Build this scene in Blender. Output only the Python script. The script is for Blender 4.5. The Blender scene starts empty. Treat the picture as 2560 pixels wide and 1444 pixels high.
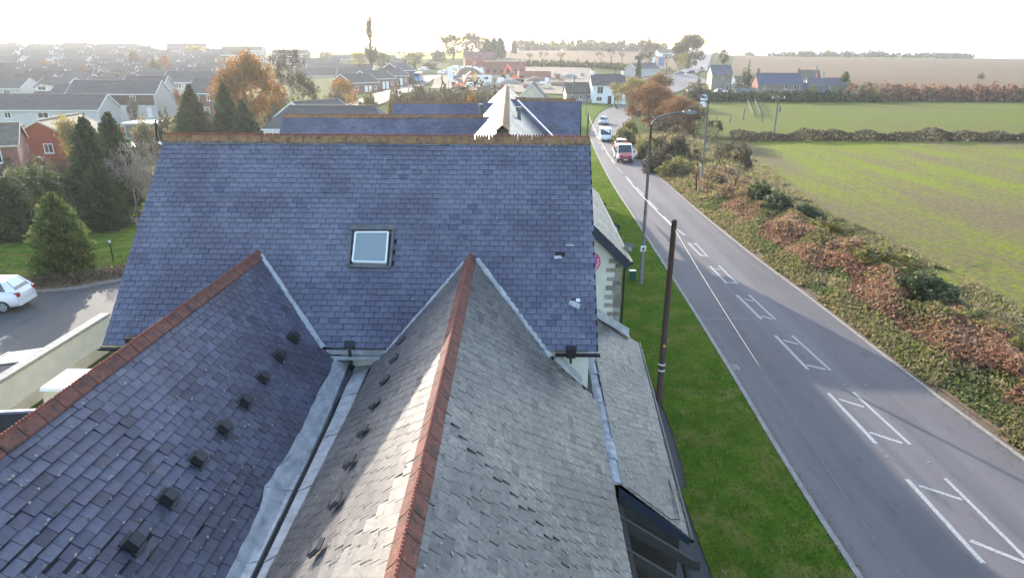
import bpy, math, random
import numpy as np
from mathutils import Vector, Matrix, Euler

# ------------------------------------------------------------------ camera, sky, sun, exposure
SC = bpy.context.scene
COL = SC.collection
F, PITCH, ROLL, H = 1700.0, math.radians(18.9), math.radians(0.2), 12.5
cam_data = bpy.data.cameras.new('camera')
cam_data.sensor_width = 36.0
cam_data.lens = F / 2560.0 * 36.0
cam_data.clip_start = 0.1
cam_data.clip_end = 20000
cam = bpy.data.objects.new('camera', cam_data)
COL.objects.link(cam)
cam.matrix_world = Matrix.Translation((0, 0, H)) @ Matrix.Rotation(math.pi / 2 - PITCH, 4, 'X') @ Matrix.Rotation(ROLL, 4, 'Z')
SC.camera = cam

SUN_AZ, SUN_EL = math.radians(24.0), math.radians(17.5)       # azimuth to the left of +Y
world = bpy.data.worlds.new('World')
SC.world = world
world.use_nodes = True
wn = world.node_tree
wn.nodes.clear()
sky = wn.nodes.new('ShaderNodeTexSky')
sky.sky_type = 'NISHITA'
sky.sun_disc = False
sky.sun_elevation = SUN_EL
sky.sun_rotation = -SUN_AZ
sky.air_density = 1.0
sky.dust_density = 1.1
sky.ozone_density = 0.8
bg = wn.nodes.new('ShaderNodeBackground')
bg.inputs['Strength'].default_value = 0.15
wo = wn.nodes.new('ShaderNodeOutputWorld')
wn.links.new(sky.outputs[0], bg.inputs[0])
wn.links.new(bg.outputs[0], wo.inputs[0])

sun_data = bpy.data.lights.new('sun', 'SUN')
sun_data.energy = 2.3
sun_data.angle = math.radians(0.55)
sun_data.color = (1.0, 0.90, 0.76)
sun = bpy.data.objects.new('sun', sun_data)
COL.objects.link(sun)
SUNV = Vector((-math.sin(SUN_AZ) * math.cos(SUN_EL), math.cos(SUN_AZ) * math.cos(SUN_EL), math.sin(SUN_EL)))
sun.rotation_euler = (-SUNV).to_track_quat('-Z', 'Y').to_euler()

SC.view_settings.view_transform = 'Standard'
SC.view_settings.look = 'None'
SC.view_settings.exposure = 2.1
SC.view_settings.gamma = 1.0
SC.cycles.max_bounces = 6
SC.cycles.diffuse_bounces = 3
SC.cycles.transparent_max_bounces = 6
SC.cycles.volume_bounces = 0
SC.cycles.use_denoising = True
SC.cycles.sample_clamp_indirect = 6.0

rnd = random.Random(7)
NP = np.random.default_rng(11)

# ------------------------------------------------------------------ the lens: from a spot of the photograph to a place in the scene
def ray(u, v):
    a, b = (u - 1280) / F, (722 - v) / F
    c, s = math.cos(ROLL), math.sin(ROLL)
    a, b = a * c - b * s, a * s + b * c
    return Vector((a, math.cos(PITCH) + b * math.sin(PITCH), -math.sin(PITCH) + b * math.cos(PITCH)))

def atz(u, v, z=0.0):
    d = ray(u, v)
    return Vector((0, 0, H)) + d * ((z - H) / d.z)

def aty(u, v, y):
    d = ray(u, v)
    return Vector((0, 0, H)) + d * (y / d.y)

def atplane(u, v, o, n):
    d = ray(u, v)
    t = (Vector(o) - Vector((0, 0, H))).dot(n) / d.dot(n)
    return Vector((0, 0, H)) + d * t

# ------------------------------------------------------------------ terrain
_ctl = []
for x in (-60, -30, 0, 30, 60):
    for y in (-120, -60, 0, 40, 80):
        _ctl.append((x, y, 0.0))
def _cp(u, v, y, dz=0.0):
    p = aty(u, v, y)
    _ctl.append((p.x, p.y, p.z + dz))
for v, y in ((237, 130), (213, 165), (195, 190), (180, 220), (165, 260), (150, 310), (136, 370), (124, 430), (110, 500)):
    _cp(40, v, y, -7.3); _cp(430, v + 2, y, -7.3)
_cp(0, 118, 900, -3); _cp(450, 120, 900, -3)
_ctl += [(-33, 130, -1.0), (-10, 120, -0.4), (15, 130, 0), (40, 120, 0), (80, 110, 0), (120, 140, 0), (25, 180, 0.2), (60, 190, 0), (120, 215, -.1), (170, 215, 0)]
for u, v, y in ((860, 240, 170), (1000, 212, 230), (900, 190, 260), (800, 178, 330), (800, 152, 480), (650, 142, 480), (900, 134, 620), (1040, 134, 620),
                (1100, 215, 240), (1150, 195, 290), (1300, 200, 270), (1250, 175, 330), (1420, 180, 310), (1400, 165, 355), (1200, 150, 400), (1200, 130, 560),
                (1300, 129, 620), (1500, 129, 620), (1640, 132, 620), (1300, 133, 1000), (1500, 133, 1000), (1700, 196, 300), (1650, 175, 350), (1757, 162, 500), (1768, 146, 800),
                (1900, 185, 400), (2200, 190, 400), (2500, 200, 400), (1850, 143, 750), (2100, 145, 750), (2300, 148, 750), (2540, 151, 750),
                (1850, 142, 1500), (2500, 150, 1500), (1000, 136, 1500), (300, 130, 1800)):
    _cp(u, v, y)
for a in range(90, 280, 30):
    for r in (300, 900):
        _ctl.append((r * math.sin(math.radians(a)), r * math.cos(math.radians(a)), 0))
for a in range(-90, 95, 20):
    _ctl.append((3200 * math.sin(math.radians(a)), 3200 * math.cos(math.radians(a)), 8 if a < 10 else 2))
_C = np.array(_ctl)
_X = _C[:, :2] / 100.0
def _tps(r2):
    return r2 * np.log(r2 + 1e-9) * 0.5
_n = len(_C)
_K = _tps(((_X[:, None] - _X[None]) ** 2).sum(2)) + np.eye(_n) * 0.02
_Pm = np.hstack([np.ones((_n, 1)), _X])
_A = np.zeros((_n + 3, _n + 3)); _A[:_n, :_n] = _K; _A[:_n, _n:] = _Pm; _A[_n:, :_n] = _Pm.T
_sol = np.linalg.solve(_A, np.concatenate([_C[:, 2], np.zeros(3)]))
def GA(P):
    P = np.asarray(P, float)
    q = P[:, :2] / 100.0
    out = np.empty(len(q))
    for i in range(0, len(q), 4000):
        s = q[i:i + 4000]
        out[i:i + 4000] = _tps(((s[:, None] - _X[None]) ** 2).sum(2)) @ _sol[:_n] + _sol[_n] + s @ _sol[_n + 1:]
    r = np.hypot(P[:, 0], P[:, 1])
    r = np.where(P[:, 0] > 8, r - 25, r)
    m = np.clip((r - 78) / 45, 0, 1)
    m = m * m * (3 - 2 * m)
    return out * m
def G(x, y):
    return float(GA(np.array([[x, y]]))[0])
def on_ground(u, v):
    p = atz(u, v, 0)
    for _ in range(25):
        d = ray(u, v)
        z = G(p.x, p.y)
        q = Vector((0, 0, H)) + d * ((z - H) / d.z) if d.z < -1e-4 else p
        if (q - p).length < 0.02:
            break
        p = p.lerp(q, 0.6)
    p.z = G(p.x, p.y)
    return p
def spot(u, y):
    """place at depth y under image column u, on the terrain"""
    x = (u - 1280) / F * (y * math.cos(PITCH) + H * math.sin(PITCH) * 0.9)
    return Vector((x, y, G(x, y)))

# ------------------------------------------------------------------ materials
MAT = {}
def _new(name):
    m = bpy.data.materials.new(name)
    m.use_nodes = True
    MAT[name] = m
    nt = m.node_tree
    return m, nt, nt.nodes['Principled BSDF']
def _noise(nt, scale, detail=4, rough=.55, coord='Object', sx=(1, 1, 1)):
    tc = nt.nodes.new('ShaderNodeTexCoord')
    src = tc.outputs['Object']
    if coord == 'World':
        g = nt.nodes.new('ShaderNodeNewGeometry'); src = g.outputs['Position']
    mp = nt.nodes.new('ShaderNodeMapping'); mp.inputs['Scale'].default_value = sx
    nt.links.new(src, mp.inputs[0])
    n = nt.nodes.new('ShaderNodeTexNoise')
    n.inputs['Scale'].default_value = scale; n.inputs['Detail'].default_value = detail; n.inputs['Roughness'].default_value = rough
    nt.links.new(mp.outputs[0], n.inputs['Vector'])
    return n.outputs['Fac']
def _ramp(nt, fac, stops):
    r = nt.nodes.new('ShaderNodeValToRGB')
    e = r.color_ramp.elements
    while len(e) < len(stops):
        e.new(0.5)
    for k, (p, c) in enumerate(stops):
        e[k].position = p; e[k].color = (*c, 1)
    nt.links.new(fac, r.inputs[0])
    return r.outputs[0]
def _mix(nt, fac, a, b, mode='MIX'):
    n = nt.nodes.new('ShaderNodeMix'); n.data_type = 'RGBA'; n.blend_type = mode
    for val, idx in ((fac, 0), (a, 6), (b, 7)):
        if isinstance(val, (int, float)):
            n.inputs[idx].default_value = val
        elif isinstance(val, tuple):
            n.inputs[idx].default_value = (*val, 1)
        else:
            nt.links.new(val, n.inputs[idx])
    return n.outputs[2]
def _bump(nt, bsdf, fac, strength, dist=0.02):
    b = nt.nodes.new('ShaderNodeBump'); b.inputs['Strength'].default_value = strength; b.inputs['Distance'].default_value = dist
    nt.links.new(fac, b.inputs['Height']); nt.links.new(b.outputs[0], bsdf.inputs['Normal'])
def pm(name, col, rough=.7, var=.18, scale=3.0, col2=None, bump=0.0, bdist=.02, metal=0.0, spec=.5, coord='Object', sx=(1, 1, 1), detail=5):
    m, nt, b = _new(name)
    c2 = col2 or tuple(c * (1 - 2 * var) for c in col)
    f = _noise(nt, scale, detail, .6, coord, sx)
    nt.links.new(_ramp(nt, f, [(.3, c2), (.65, col)]), b.inputs['Base Color'])
    b.inputs['Roughness'].default_value = rough; b.inputs['Metallic'].default_value = metal
    b.inputs['Specular IOR Level'].default_value = spec
    if bump:
        _bump(nt, b, _noise(nt, scale * 6, 6, .65, coord, sx), bump, bdist)
    return m
def leafmat(name, cols, trans=.35, rough=.6):
    m, nt, b = _new(name)
    at = nt.nodes.new('ShaderNodeAttribute'); at.attribute_name = 'tone'
    n = len(cols)
    c = _ramp(nt, at.outputs['Fac'], [((k + .5) / n, cols[k]) for k in range(n)])
    nt.links.new(c, b.inputs['Base Color']); b.inputs['Roughness'].default_value = rough
    b.inputs['Specular IOR Level'].default_value = .25
    t = nt.nodes.new('ShaderNodeBsdfTranslucent'); nt.links.new(c, t.inputs[0])
    mx = nt.nodes.new('ShaderNodeMixShader'); mx.inputs[0].default_value = trans
    nt.links.new(b.outputs[0], mx.inputs[1]); nt.links.new(t.outputs[0], mx.inputs[2])
    nt.links.new(mx.outputs[0], nt.nodes['Material Output'].inputs[0])
    return m
def slatemat(name, cols, lich, lich_amt, rough=.5, streak=.35, ridge_z=None):
    m, nt, b = _new(name)
    at = nt.nodes.new('ShaderNodeAttribute'); at.attribute_name = 'tone'
    n = len(cols)
    c = _ramp(nt, at.outputs['Fac'], [((k + .5) / n, cols[k]) for k in range(n)])
    big = _noise(nt, .55, 4, .6, 'World')
    fine = _noise(nt, 9, 6, .7, 'World')
    c = _mix(nt, _ramp(nt, fine, [(.35, (0, 0, 0)), (.7, (streak,) * 3)]), c, tuple(x * .45 for x in cols[0]))
    c = _mix(nt, _ramp(nt, big, [(.42, (0, 0, 0)), (.60, (.65, .65, .65))]), c, tuple(x * .55 for x in cols[-1]))
    spk = _noise(nt, 16, 3, .7, 'World')
    if ridge_z:
        ge = nt.nodes.new('ShaderNodeNewGeometry'); sp = nt.nodes.new('ShaderNodeSeparateXYZ'); nt.links.new(ge.outputs['Position'], sp.inputs[0])
        mr = nt.nodes.new('ShaderNodeMapRange'); mr.inputs[1].default_value = ridge_z[0]; mr.inputs[2].default_value = ridge_z[1]; mr.inputs[3].default_value = 0; mr.inputs[4].default_value = .13
        nt.links.new(sp.outputs[2], mr.inputs[0])
        ad = nt.nodes.new('ShaderNodeMath'); ad.operation = 'ADD'; nt.links.new(mr.outputs[0], ad.inputs[0]); nt.links.new(spk, ad.inputs[1]); spk = ad.outputs[0]
    c = _mix(nt, _ramp(nt, spk, [(lich_amt, (0, 0, 0)), (lich_amt + .06, (.7, .7, .7))]), c, lich)
    nt.links.new(c, b.inputs['Base Color'])
    r = _ramp(nt, fine, [(.3, (rough - .08,) * 3), (.7, (rough + .15,) * 3)])
    nt.links.new(r, b.inputs['Roughness'])
    _bump(nt, b, _noise(nt, 26, 5, .7, 'World'), .35, .006)
    return m

slatemat('slate_blue', [(.088, .092, .140), (.140, .146, .200), (.168, .172, .225), (.132, .124, .182)], (.36, .35, .30), .72, ridge_z=(8.6, 10.2))
slatemat('slate_purple', [(.040, .038, .058), (.078, .080, .122), (.115, .118, .165), (.066, .057, .086)], (.42, .42, .40), .735)
slatemat('slate_grey', [(.085, .075, .078), (.205, .180, .158), (.245, .218, .190), (.150, .130, .124)], (.40, .38, .32), .73, .42, .75)
slatemat('slate_dark', [(.10, .10, .12), (.14, .14, .15), (.12, .12, .13)], (.3, .3, .26), .74, .6)
pm('underlay', (.02, .02, .025), .9)
def claymat(name, base, dark, lichen, thr):
    m, nt, b = _new(name)
    f = _noise(nt, 5, 6, .7, 'World'); g = _noise(nt, 11, 5, .7, 'World'); w = _noise(nt, 1.6, 3, .6, 'World')
    c = _ramp(nt, f, [(.36, dark), (.52, base), (.75, tuple(x * 1.25 for x in base))])
    c = _mix(nt, _ramp(nt, g, [(thr, (0, 0, 0)), (thr + .07, (.9, .9, .9))]), c, lichen)
    c = _mix(nt, _ramp(nt, w, [(.60, (0, 0, 0)), (.7, (.5, .5, .5))]), c, (.05, .04, .035))
    nt.links.new(c, b.inputs['Base Color']); b.inputs['Roughness'].default_value = .85
    _bump(nt, b, g, .5, .015)
claymat('ridge_ochre', (.24, .13, .055), (.11, .06, .035), (.30, .24, .14), .58)
claymat('ridge_red', (.165, .058, .040), (.055, .032, .027), (.24, .14, .07), .60)
pm('crest_red', (.30, .075, .045), .85, .3, 6, (.14, .05, .035), .3, coord='World')
def leadmat():
    m, nt, b = _new('lead')
    f = _noise(nt, 3, 6, .65, 'World'); g = _noise(nt, 22, 4, .7, 'World')
    c = _ramp(nt, f, [(.3, (.25, .25, .255)), (.5, (.40, .40, .40)), (.72, (.54, .53, .52))])
    c = _mix(nt, _ramp(nt, g, [(.60, (0, 0, 0)), (.68, (.7, .7, .7))]), c, (.16, .15, .15))
    nt.links.new(c, b.inputs['Base Color']); b.inputs['Roughness'].default_value = .55; b.inputs['Metallic'].default_value = .1
    _bump(nt, b, f, .6, .03)
leadmat()
pm('lead_dull', (.40, .40, .41), .65, .25, 5, (.20, .20, .21), .5, .02, coord='World')
pm('black_plastic', (.012, .013, .015), .4, .2, 8)
pm('gutter_dirt', (.05, .05, .035), .95, .3, 12, (.015, .015, .012), .5)
pm('cream_render', (.66, .64, .56), .85, .06, 2, bump=.1)
pm('white_render', (.78, .78, .76), .8, .05, 1.5)
pm('grey_render', (.40, .39, .38), .85, .07, 1.5)
pm('pale_render', (.52, .51, .49), .85, .08, 1.5)
pm('cream_wall', (.62, .55, .42), .85, .08, 2)
pm('stone', (.33, .29, .23), .9, .3, 4, (.17, .15, .13), .5, .03)
pm('rubble_stone', (.25, .22, .17), .9, .3, 2.2, (.13, .12, .10), .6, .05)
pm('navy_paint', (.016, .026, .05), .45, .15, 4)
pm('blue_paint', (.02, .06, .22), .5, .15, 4)
pm('pink_paint', (.55, .05, .22), .5, .08, 4)
pm('white_paint', (.78, .78, .77), .5, .05, 3)
pm('door_white', (.8, .8, .8), .4, .04, 3)
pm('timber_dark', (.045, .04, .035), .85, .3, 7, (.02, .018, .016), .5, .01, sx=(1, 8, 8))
pm('timber_pole', (.09, .045, .035), .85, .3, 5, (.035, .02, .017), .5, .01, sx=(8, 8, .8))
pm('timber_grey', (.18, .165, .14), .9, .3, 6, None, .4, .01)
pm('galvanised', (.17, .17, .165), .55, .2, 4, None, .2, .005, .5)
pm('concrete', (.36, .35, .32), .9, .15, 5, None, .4, .01)
pm('kerb_stone', (.30, .285, .26), .9, .2, 5, None, .4, .01)
pm('red_brick', (.33, .075, .04), .9, .2, 2.5, (.24, .055, .03), .2)
pm('pink_brick', (.30, .13, .10), .9, .2, 2.5, None, .2)
pm('brown_brick', (.16, .10, .075), .9, .2, 2.5, None, .2)
pm('roof_grey', (.105, .092, .088), .85, .2, .6, None, .25, .05, sx=(1, 1, 5))
pm('roof_brown', (.10, .082, .07), .85, .2, .6, None, .25, .05, sx=(1, 1, 5))
pm('roof_red', (.22, .10, .085), .85, .2, .6, None, .25, .05)
pm('roof_tile_tan', (.17, .14, .10), .85, .2, 1.6, None, .3, .05)
pm('tile_hung_brown', (.09, .055, .045), .85, .2, 2)
pm('tile_hung_blue', (.09, .12, .19), .8, .1, 2)
pm('window_frame', (.75, .75, .75), .4, .04, 3)
pm('bracken', (.2, .1, .06))
pm('bark', (.075, .06, .048), .95, .3, 6, None, .5, .02)
pm('bark_pale', (.34, .28, .235), .95, .25, 6, None, .4, .02)
pm('tyre', (.012, .012, .013), .8)
pm('alloy', (.45, .46, .48), .35, .1, 3, metal=.6)
pm('light_lens', (.6, .62, .65), .15, .03, 3)
pm('red_lens', (.35, .02, .02), .2, .05, 3)
pm('amber_lens', (.6, .22, .02), .25, .05, 3)
pm('plate', (.7, .7, .66), .5, .02, 3)
pm('corrugated', (.48, .50, .52), .35, .12, 2, metal=.5)
pm('soil', (.17, .125, .085), .95, .3, 1.2, (.09, .065, .045), .6, .06)
pm('rubble', (.30, .27, .235), .95, .3, 1.5, (.16, .14, .12), .6, .06)
pm('leaf_litter', (.20, .13, .08), .95, .35, 9, (.05, .045, .03), .8, .04)
pm('gravel_pad', (.30, .28, .25), .95, .2, 14, None, .6, .02)
def glassmat(name, col, rough=.06):
    m, nt, b = _new(name)
    b.inputs['Base Color'].default_value = (*col, 1); b.inputs['Roughness'].default_value = rough
    b.inputs['Specular IOR Level'].default_value = .9; b.inputs['Coat Weight'].default_value = .4; b.inputs['Coat Roughness'].default_value = .05
glassmat('glass', (.02, .025, .03)); glassmat('car_glass', (.015, .02, .025)); glassmat('skylight_glass', (.22, .26, .27), .12)
def paint(name, col, rough=.3):
    m, nt, b = _new(name)
    b.inputs['Base Color'].default_value = (*col, 1); b.inputs['Roughness'].default_value = rough
    b.inputs['Coat Weight'].default_value = .6; b.inputs['Coat Roughness'].default_value = .08
for n_, c_ in dict(car_white=(.75, .76, .77), car_silver=(.42, .44, .46), car_grey=(.12, .13, .14), car_black=(.012, .013, .015), car_navy=(.02, .03, .07),
                   car_red=(.38, .02, .03), car_blue=(.03, .12, .32), bus_blue=(.02, .22, .42), digger_orange=(.75, .12, .02), digger_yellow=(.7, .38, .03), car_green=(.03, .09, .07), cabinet_green=(.01, .09, .08)).items():
    paint(n_, c_)

def asphalt(name, col, worn):
    m, nt, b = _new(name)
    big = _noise(nt, .35, 5, .6, 'World', (1, .25, 1)); fine = _noise(nt, 45, 5, .75, 'World'); mid = _noise(nt, 2.2, 6, .7, 'World', (1, .5, 1))
    c = _ramp(nt, big, [(.32, col), (.68, worn)])
    trk = _noise(nt, .9, 3, .5, 'World', (1, .02, 1))
    c = _mix(nt, _ramp(nt, trk, [(.42, (0, 0, 0)), (.62, (.55, .55, .55))]), c, tuple(x * 1.25 for x in worn))
    c = _mix(nt, _ramp(nt, mid, [(.57, (0, 0, 0)), (.68, (.5, .5, .5))]), c, tuple(x * .6 for x in col))
    c = _mix(nt, _ramp(nt, fine, [(.35, (.55, .55, .55)), (.65, (0, 0, 0))]), c, tuple(x * .45 for x in col))
    nt.links.new(c, b.inputs['Base Color']); b.inputs['Roughness'].default_value = .8; b.inputs['Specular IOR Level'].default_value = .35
    _bump(nt, b, fine, .5, .008)
asphalt('asphalt', (.112, .100, .106), (.165, .150, .152))
asphalt('asphalt_path', (.050, .050, .053), (.07, .07, .07))
asphalt('asphalt_park', (.085, .082, .084), (.115, .11, .108))
def grassmat(name, stops, patch, patch_thr, scale=.8, bump=.8):
    m, nt, b = _new(name)
    big = _noise(nt, scale, 6, .65, 'World'); fine = _noise(nt, 28, 5, .75, 'World', (1, 1, 1)); pt = _noise(nt, .9, 5, .6, 'World')
    c = _ramp(nt, big, stops)
    c = _mix(nt, _ramp(nt, fine, [(.35, (.5, .5, .5)), (.62, (0, 0, 0))]), c, tuple(x * .4 for x in stops[0][1]))
    c = _mix(nt, _ramp(nt, pt, [(patch_thr, (0, 0, 0)), (patch_thr + .14, (.65, .65, .65))]), c, patch)
    nt.links.new(c, b.inputs['Base Color']); b.inputs['Roughness'].default_value = 1.0; b.inputs['Specular IOR Level'].default_value = .02
    _bump(nt, b, fine, bump, .05)
grassmat('lawn', [(.3, (.070, .135, .014)), (.52, (.110, .190, .018)), (.72, (.18, .245, .030))], (.25, .20, .065), .50)
grassmat('rough_grass', [(.3, (.06, .085, .025)), (.55, (.10, .115, .035)), (.75, (.15, .135, .05))], (.17, .13, .075), .55)
grassmat('pasture', [(.3, (.09, .15, .02)), (.55, (.13, .19, .028)), (.75, (.16, .20, .04))], (.17, .15, .07), .52, .05)
def cropmat(name, ang, green, soil, lo, hi):
    m, nt, b = _new(name)
    ge = nt.nodes.new('ShaderNodeNewGeometry')
    mp = nt.nodes.new('ShaderNodeMapping'); mp.inputs['Rotation'].default_value = (0, 0, ang); mp.inputs['Scale'].default_value = (1, .10, 1)
    nt.links.new(ge.outputs['Position'], mp.inputs[0])
    n1 = nt.nodes.new('ShaderNodeTexNoise'); n1.inputs['Scale'].default_value = .22; n1.inputs['Detail'].default_value = 6; n1.inputs['Roughness'].default_value = .6
    nt.links.new(mp.outputs[0], n1.inputs['Vector'])
    clump = _noise(nt, 1.25, 8, .85, 'World'); big = _noise(nt, .03, 4, .6, 'World'); fine = _noise(nt, 2.6, 5, .8, 'World')
    a = nt.nodes.new('ShaderNodeMath'); a.operation = 'MULTIPLY_ADD'; a.inputs[1].default_value = .40
    nt.links.new(n1.outputs['Fac'], a.inputs[0])
    a2 = nt.nodes.new('ShaderNodeMath'); a2.operation = 'MULTIPLY_ADD'; a2.inputs[1].default_value = .62
    nt.links.new(clump, a2.inputs[0])
    a3 = nt.nodes.new('ShaderNodeMath'); a3.operation = 'MULTIPLY'; a3.inputs[1].default_value = .3
    nt.links.new(big, a3.inputs[0]); nt.links.new(a3.outputs[0], a2.inputs[2]); nt.links.new(a2.outputs[0], a.inputs[2])
    c = _ramp(nt, a.outputs[0], [(lo, soil), ((lo + hi) / 2, tuple((x + y) / 2 for x, y in zip(soil, green))), (hi, green)])
    c = _mix(nt, _ramp(nt, fine, [(.38, (.75, .75, .75)), (.56, (0, 0, 0))]), c, tuple(x * .5 for x in soil))
    nt.links.new(c, b.inputs['Base Color']); b.inputs['Roughness'].default_value = .95; b.inputs['Specular IOR Level'].default_value = .1
    _bump(nt, b, clump, 1.0, .25)
cropmat('crop_near', math.radians(62), (.21, .265, .008), (.19, .145, .08), .60, .72)
cropmat('crop_far', math.radians(75), (.125, .165, .010), (.145, .125, .045), .55, .70)
cropmat('plough', math.radians(80), (.185, .118, .066), (.145, .092, .050), .5, .8)
cropmat('hill_green', math.radians(80), (.22, .28, .02), (.18, .22, .03), .5, .8)
leafmat('conifer', [(.016, .036, .018), (.032, .06, .027), (.055, .09, .036), (.085, .115, .045)], .25)
leafmat('conifer_gold', [(.025, .065, .012), (.055, .115, .022), (.12, .17, .04), (.26, .25, .09)], .35)
leafmat('hedge_green', [(.02, .036, .014), (.04, .062, .022), (.075, .10, .035), (.15, .16, .07)], .3)
leafmat('autumn_orange', [(.16, .07, .02), (.30, .13, .03), (.38, .19, .04), (.20, .14, .05)], .4)
leafmat('autumn_rust', [(.13, .055, .025), (.24, .10, .04), (.30, .15, .06), (.13, .10, .05)], .35)
leafmat('autumn_yellow', [(.22, .16, .03), (.34, .26, .05), (.26, .22, .08), (.15, .15, .05)], .4)
leafmat('olive_leaf', [(.07, .08, .028), (.13, .13, .045), (.20, .18, .07), (.26, .19, .08)], .45)
leafmat('dull_leaf', [(.07, .055, .04), (.125, .095, .062), (.17, .125, .08), (.11, .10, .055)], .35)
leafmat('bracken_leaf', [(.15, .072, .042), (.24, .122, .074), (.31, .175, .11), (.36, .25, .145)], .42)
leafmat('bramble_leaf', [(.07, .09, .026), (.13, .16, .045), (.21, .22, .075), (.30, .25, .13)], .45)
leafmat('tan_grass', [(.22, .165, .10), (.32, .25, .15), (.24, .22, .08), (.16, .18, .045)], .45)
leafmat('verge_grass', [(.058, .108, .014), (.095, .160, .018), (.155, .215, .03), (.27, .23, .07)], .4)
leafmat('fallen_leaf', [(.16, .09, .04), (.25, .15, .06), (.10, .06, .03), (.3, .2, .08)], .2)

# ------------------------------------------------------------------ mesh helpers
class MB:
    def __init__(s):
        s.v, s.f, s.m, s.t = [], [], [], []
    def add(s, vs, fs, m=0, tone=.5):
        o = len(s.v)
        s.v += [tuple(x) for x in vs]
        for f in fs:
            s.f.append(tuple(i + o for i in f)); s.m.append(m); s.t.append(tone)
        return s
    def box(s, c, d, R=None, m=0, tone=.5, taper=None):
        hx, hy, hz = d[0] / 2, d[1] / 2, d[2] / 2
        tx = ty = 1.0
        if taper: tx, ty = taper
        P = [Vector(p) for p in ((-hx, -hy, -hz), (hx, -hy, -hz), (hx, hy, -hz), (-hx, hy, -hz), (-hx * tx, -hy * ty, hz), (hx * tx, -hy * ty, hz), (hx * tx, hy * ty, hz), (-hx * tx, hy * ty, hz))]
        if R is not None: P = [R @ p for p in P]
        c = Vector(c)
        return s.add([p + c for p in P], [(0, 3, 2, 1), (4, 5, 6, 7), (0, 1, 5, 4), (1, 2, 6, 5), (2, 3, 7, 6), (3, 0, 4, 7)], m, tone)
    def beam(s, a, b, w, h, m=0, up=(0, 0, 1)):
        a, b = Vector(a), Vector(b)
        d = b - a; L = d.length; d.normalize()
        x = d.cross(Vector(up)).normalized(); z = x.cross(d)
        R = Matrix((x, d, z)).transposed()
        return s.box((a + b) / 2, (w, L, h), R, m)
    def tube(s, pts, rad, n=8, m=0, cap=True):
        pts = [Vector(p) for p in pts]
        if not isinstance(rad, (list, tuple)): rad = [rad] * len(pts)
        o = len(s.v); prev = None
        for i, p in enumerate(pts):
            d = (pts[min(i + 1, len(pts) - 1)] - pts[max(i - 1, 0)]).normalized()
            ref = Vector((0, 0, 1)) if abs(d.z) < .9 else Vector((1, 0, 0))
            x = d.cross(ref).normalized()
            if prev is not None and x.dot(prev) < 0: x = -x
            prev = x; y = d.cross(x)
            for k in range(n):
                a = 2 * math.pi * k / n
                s.v.append(tuple(p + (x * math.cos(a) + y * math.sin(a)) * rad[i]))
        for i in range(len(pts) - 1):
            for k in range(n):
                k2 = (k + 1) % n
                s.f.append((o + i * n + k, o + i * n + k2, o + (i + 1) * n + k2, o + (i + 1) * n + k)); s.m.append(m); s.t.append(.5)
        if cap:
            s.f.append(tuple(o + k for k in range(n))); s.m.append(m); s.t.append(.5)
            e = o + (len(pts) - 1) * n
            s.f.append(tuple(e + k for k in reversed(range(n)))); s.m.append(m); s.t.append(.5)
        return s
    def prism(s, poly, d, m=0):
        """extrude polygon (list of 3d points) by vector d"""
        n = len(poly); d = Vector(d)
        P = [Vector(p) for p in poly]; P2 = [p + d for p in P]
        return s.add(P + P2, [tuple(range(n)), tuple(range(2 * n - 1, n - 1, -1))] + [(i, i + n, (i + 1) % n + n, (i + 1) % n) for i in range(n)], m)
    def cyl(s, a, b, r, n=12, m=0):
        return s.tube([a, b], r, n, m)
    def mesh(s, name, mats, smooth=False, tone=False):
        me = bpy.data.meshes.new(name)
        me.from_pydata(s.v, [], s.f)
        for k in mats: me.materials.append(MAT[k])
        if len(mats) > 1: me.polygons.foreach_set('material_index', s.m)
        if tone:
            at = me.attributes.new('tone', 'FLOAT', 'FACE'); at.data.foreach_set('value', s.t)
        if smooth: me.polygons.foreach_set('use_smooth', [True] * len(s.f))
        me.update()
        return me
    def build(s, name, mats, parent=None, smooth=False, tone=False, flip=True):
        if isinstance(mats, str): mats = [mats]
        me = s.mesh(name, mats, smooth, tone)
        return link(name, me, parent)

def link(name, me, parent=None, loc=None, rot=None, scale=None):
    o = bpy.data.objects.new(name, me)
    COL.objects.link(o)
    if parent: o.parent = parent
    if loc is not None: o.location = loc
    if rot is not None: o.rotation_euler = rot if not isinstance(rot, (int, float)) else (0, 0, rot)
    if scale is not None: o.scale = scale
    return o
def tag(o, label, cat, group=None, kind=None):
    if label: o['label'] = label
    if cat: o['category'] = cat
    if group: o['group'] = group
    if kind: o['kind'] = kind
    return o
def thing(name, label, cat, loc=(0, 0, 0), rz=0.0, group=None):
    o = bpy.data.objects.new(name, None); COL.objects.link(o)
    o.empty_display_size = .2
    o.location = loc; o.rotation_euler = (0, 0, rz)
    return tag(o, label, cat, group)
def copy_tree(src, loc=None, rz=None, label=None, scale=None, over=None):
    def rec(s, par):
        c = s.copy(); COL.objects.link(c); c.parent = par
        for ch in s.children: rec(ch, c)
        return c
    r = rec(src, None)
    if loc is not None: r.location = loc
    if rz is not None: r.rotation_euler = (0, 0, rz)
    if label: r['label'] = label
    if scale is not None: r.scale = scale
    return r
def set_mat(o, name):
    o.material_slots[0].link = 'OBJECT'; o.material_slots[0].material = MAT[name]
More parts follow.
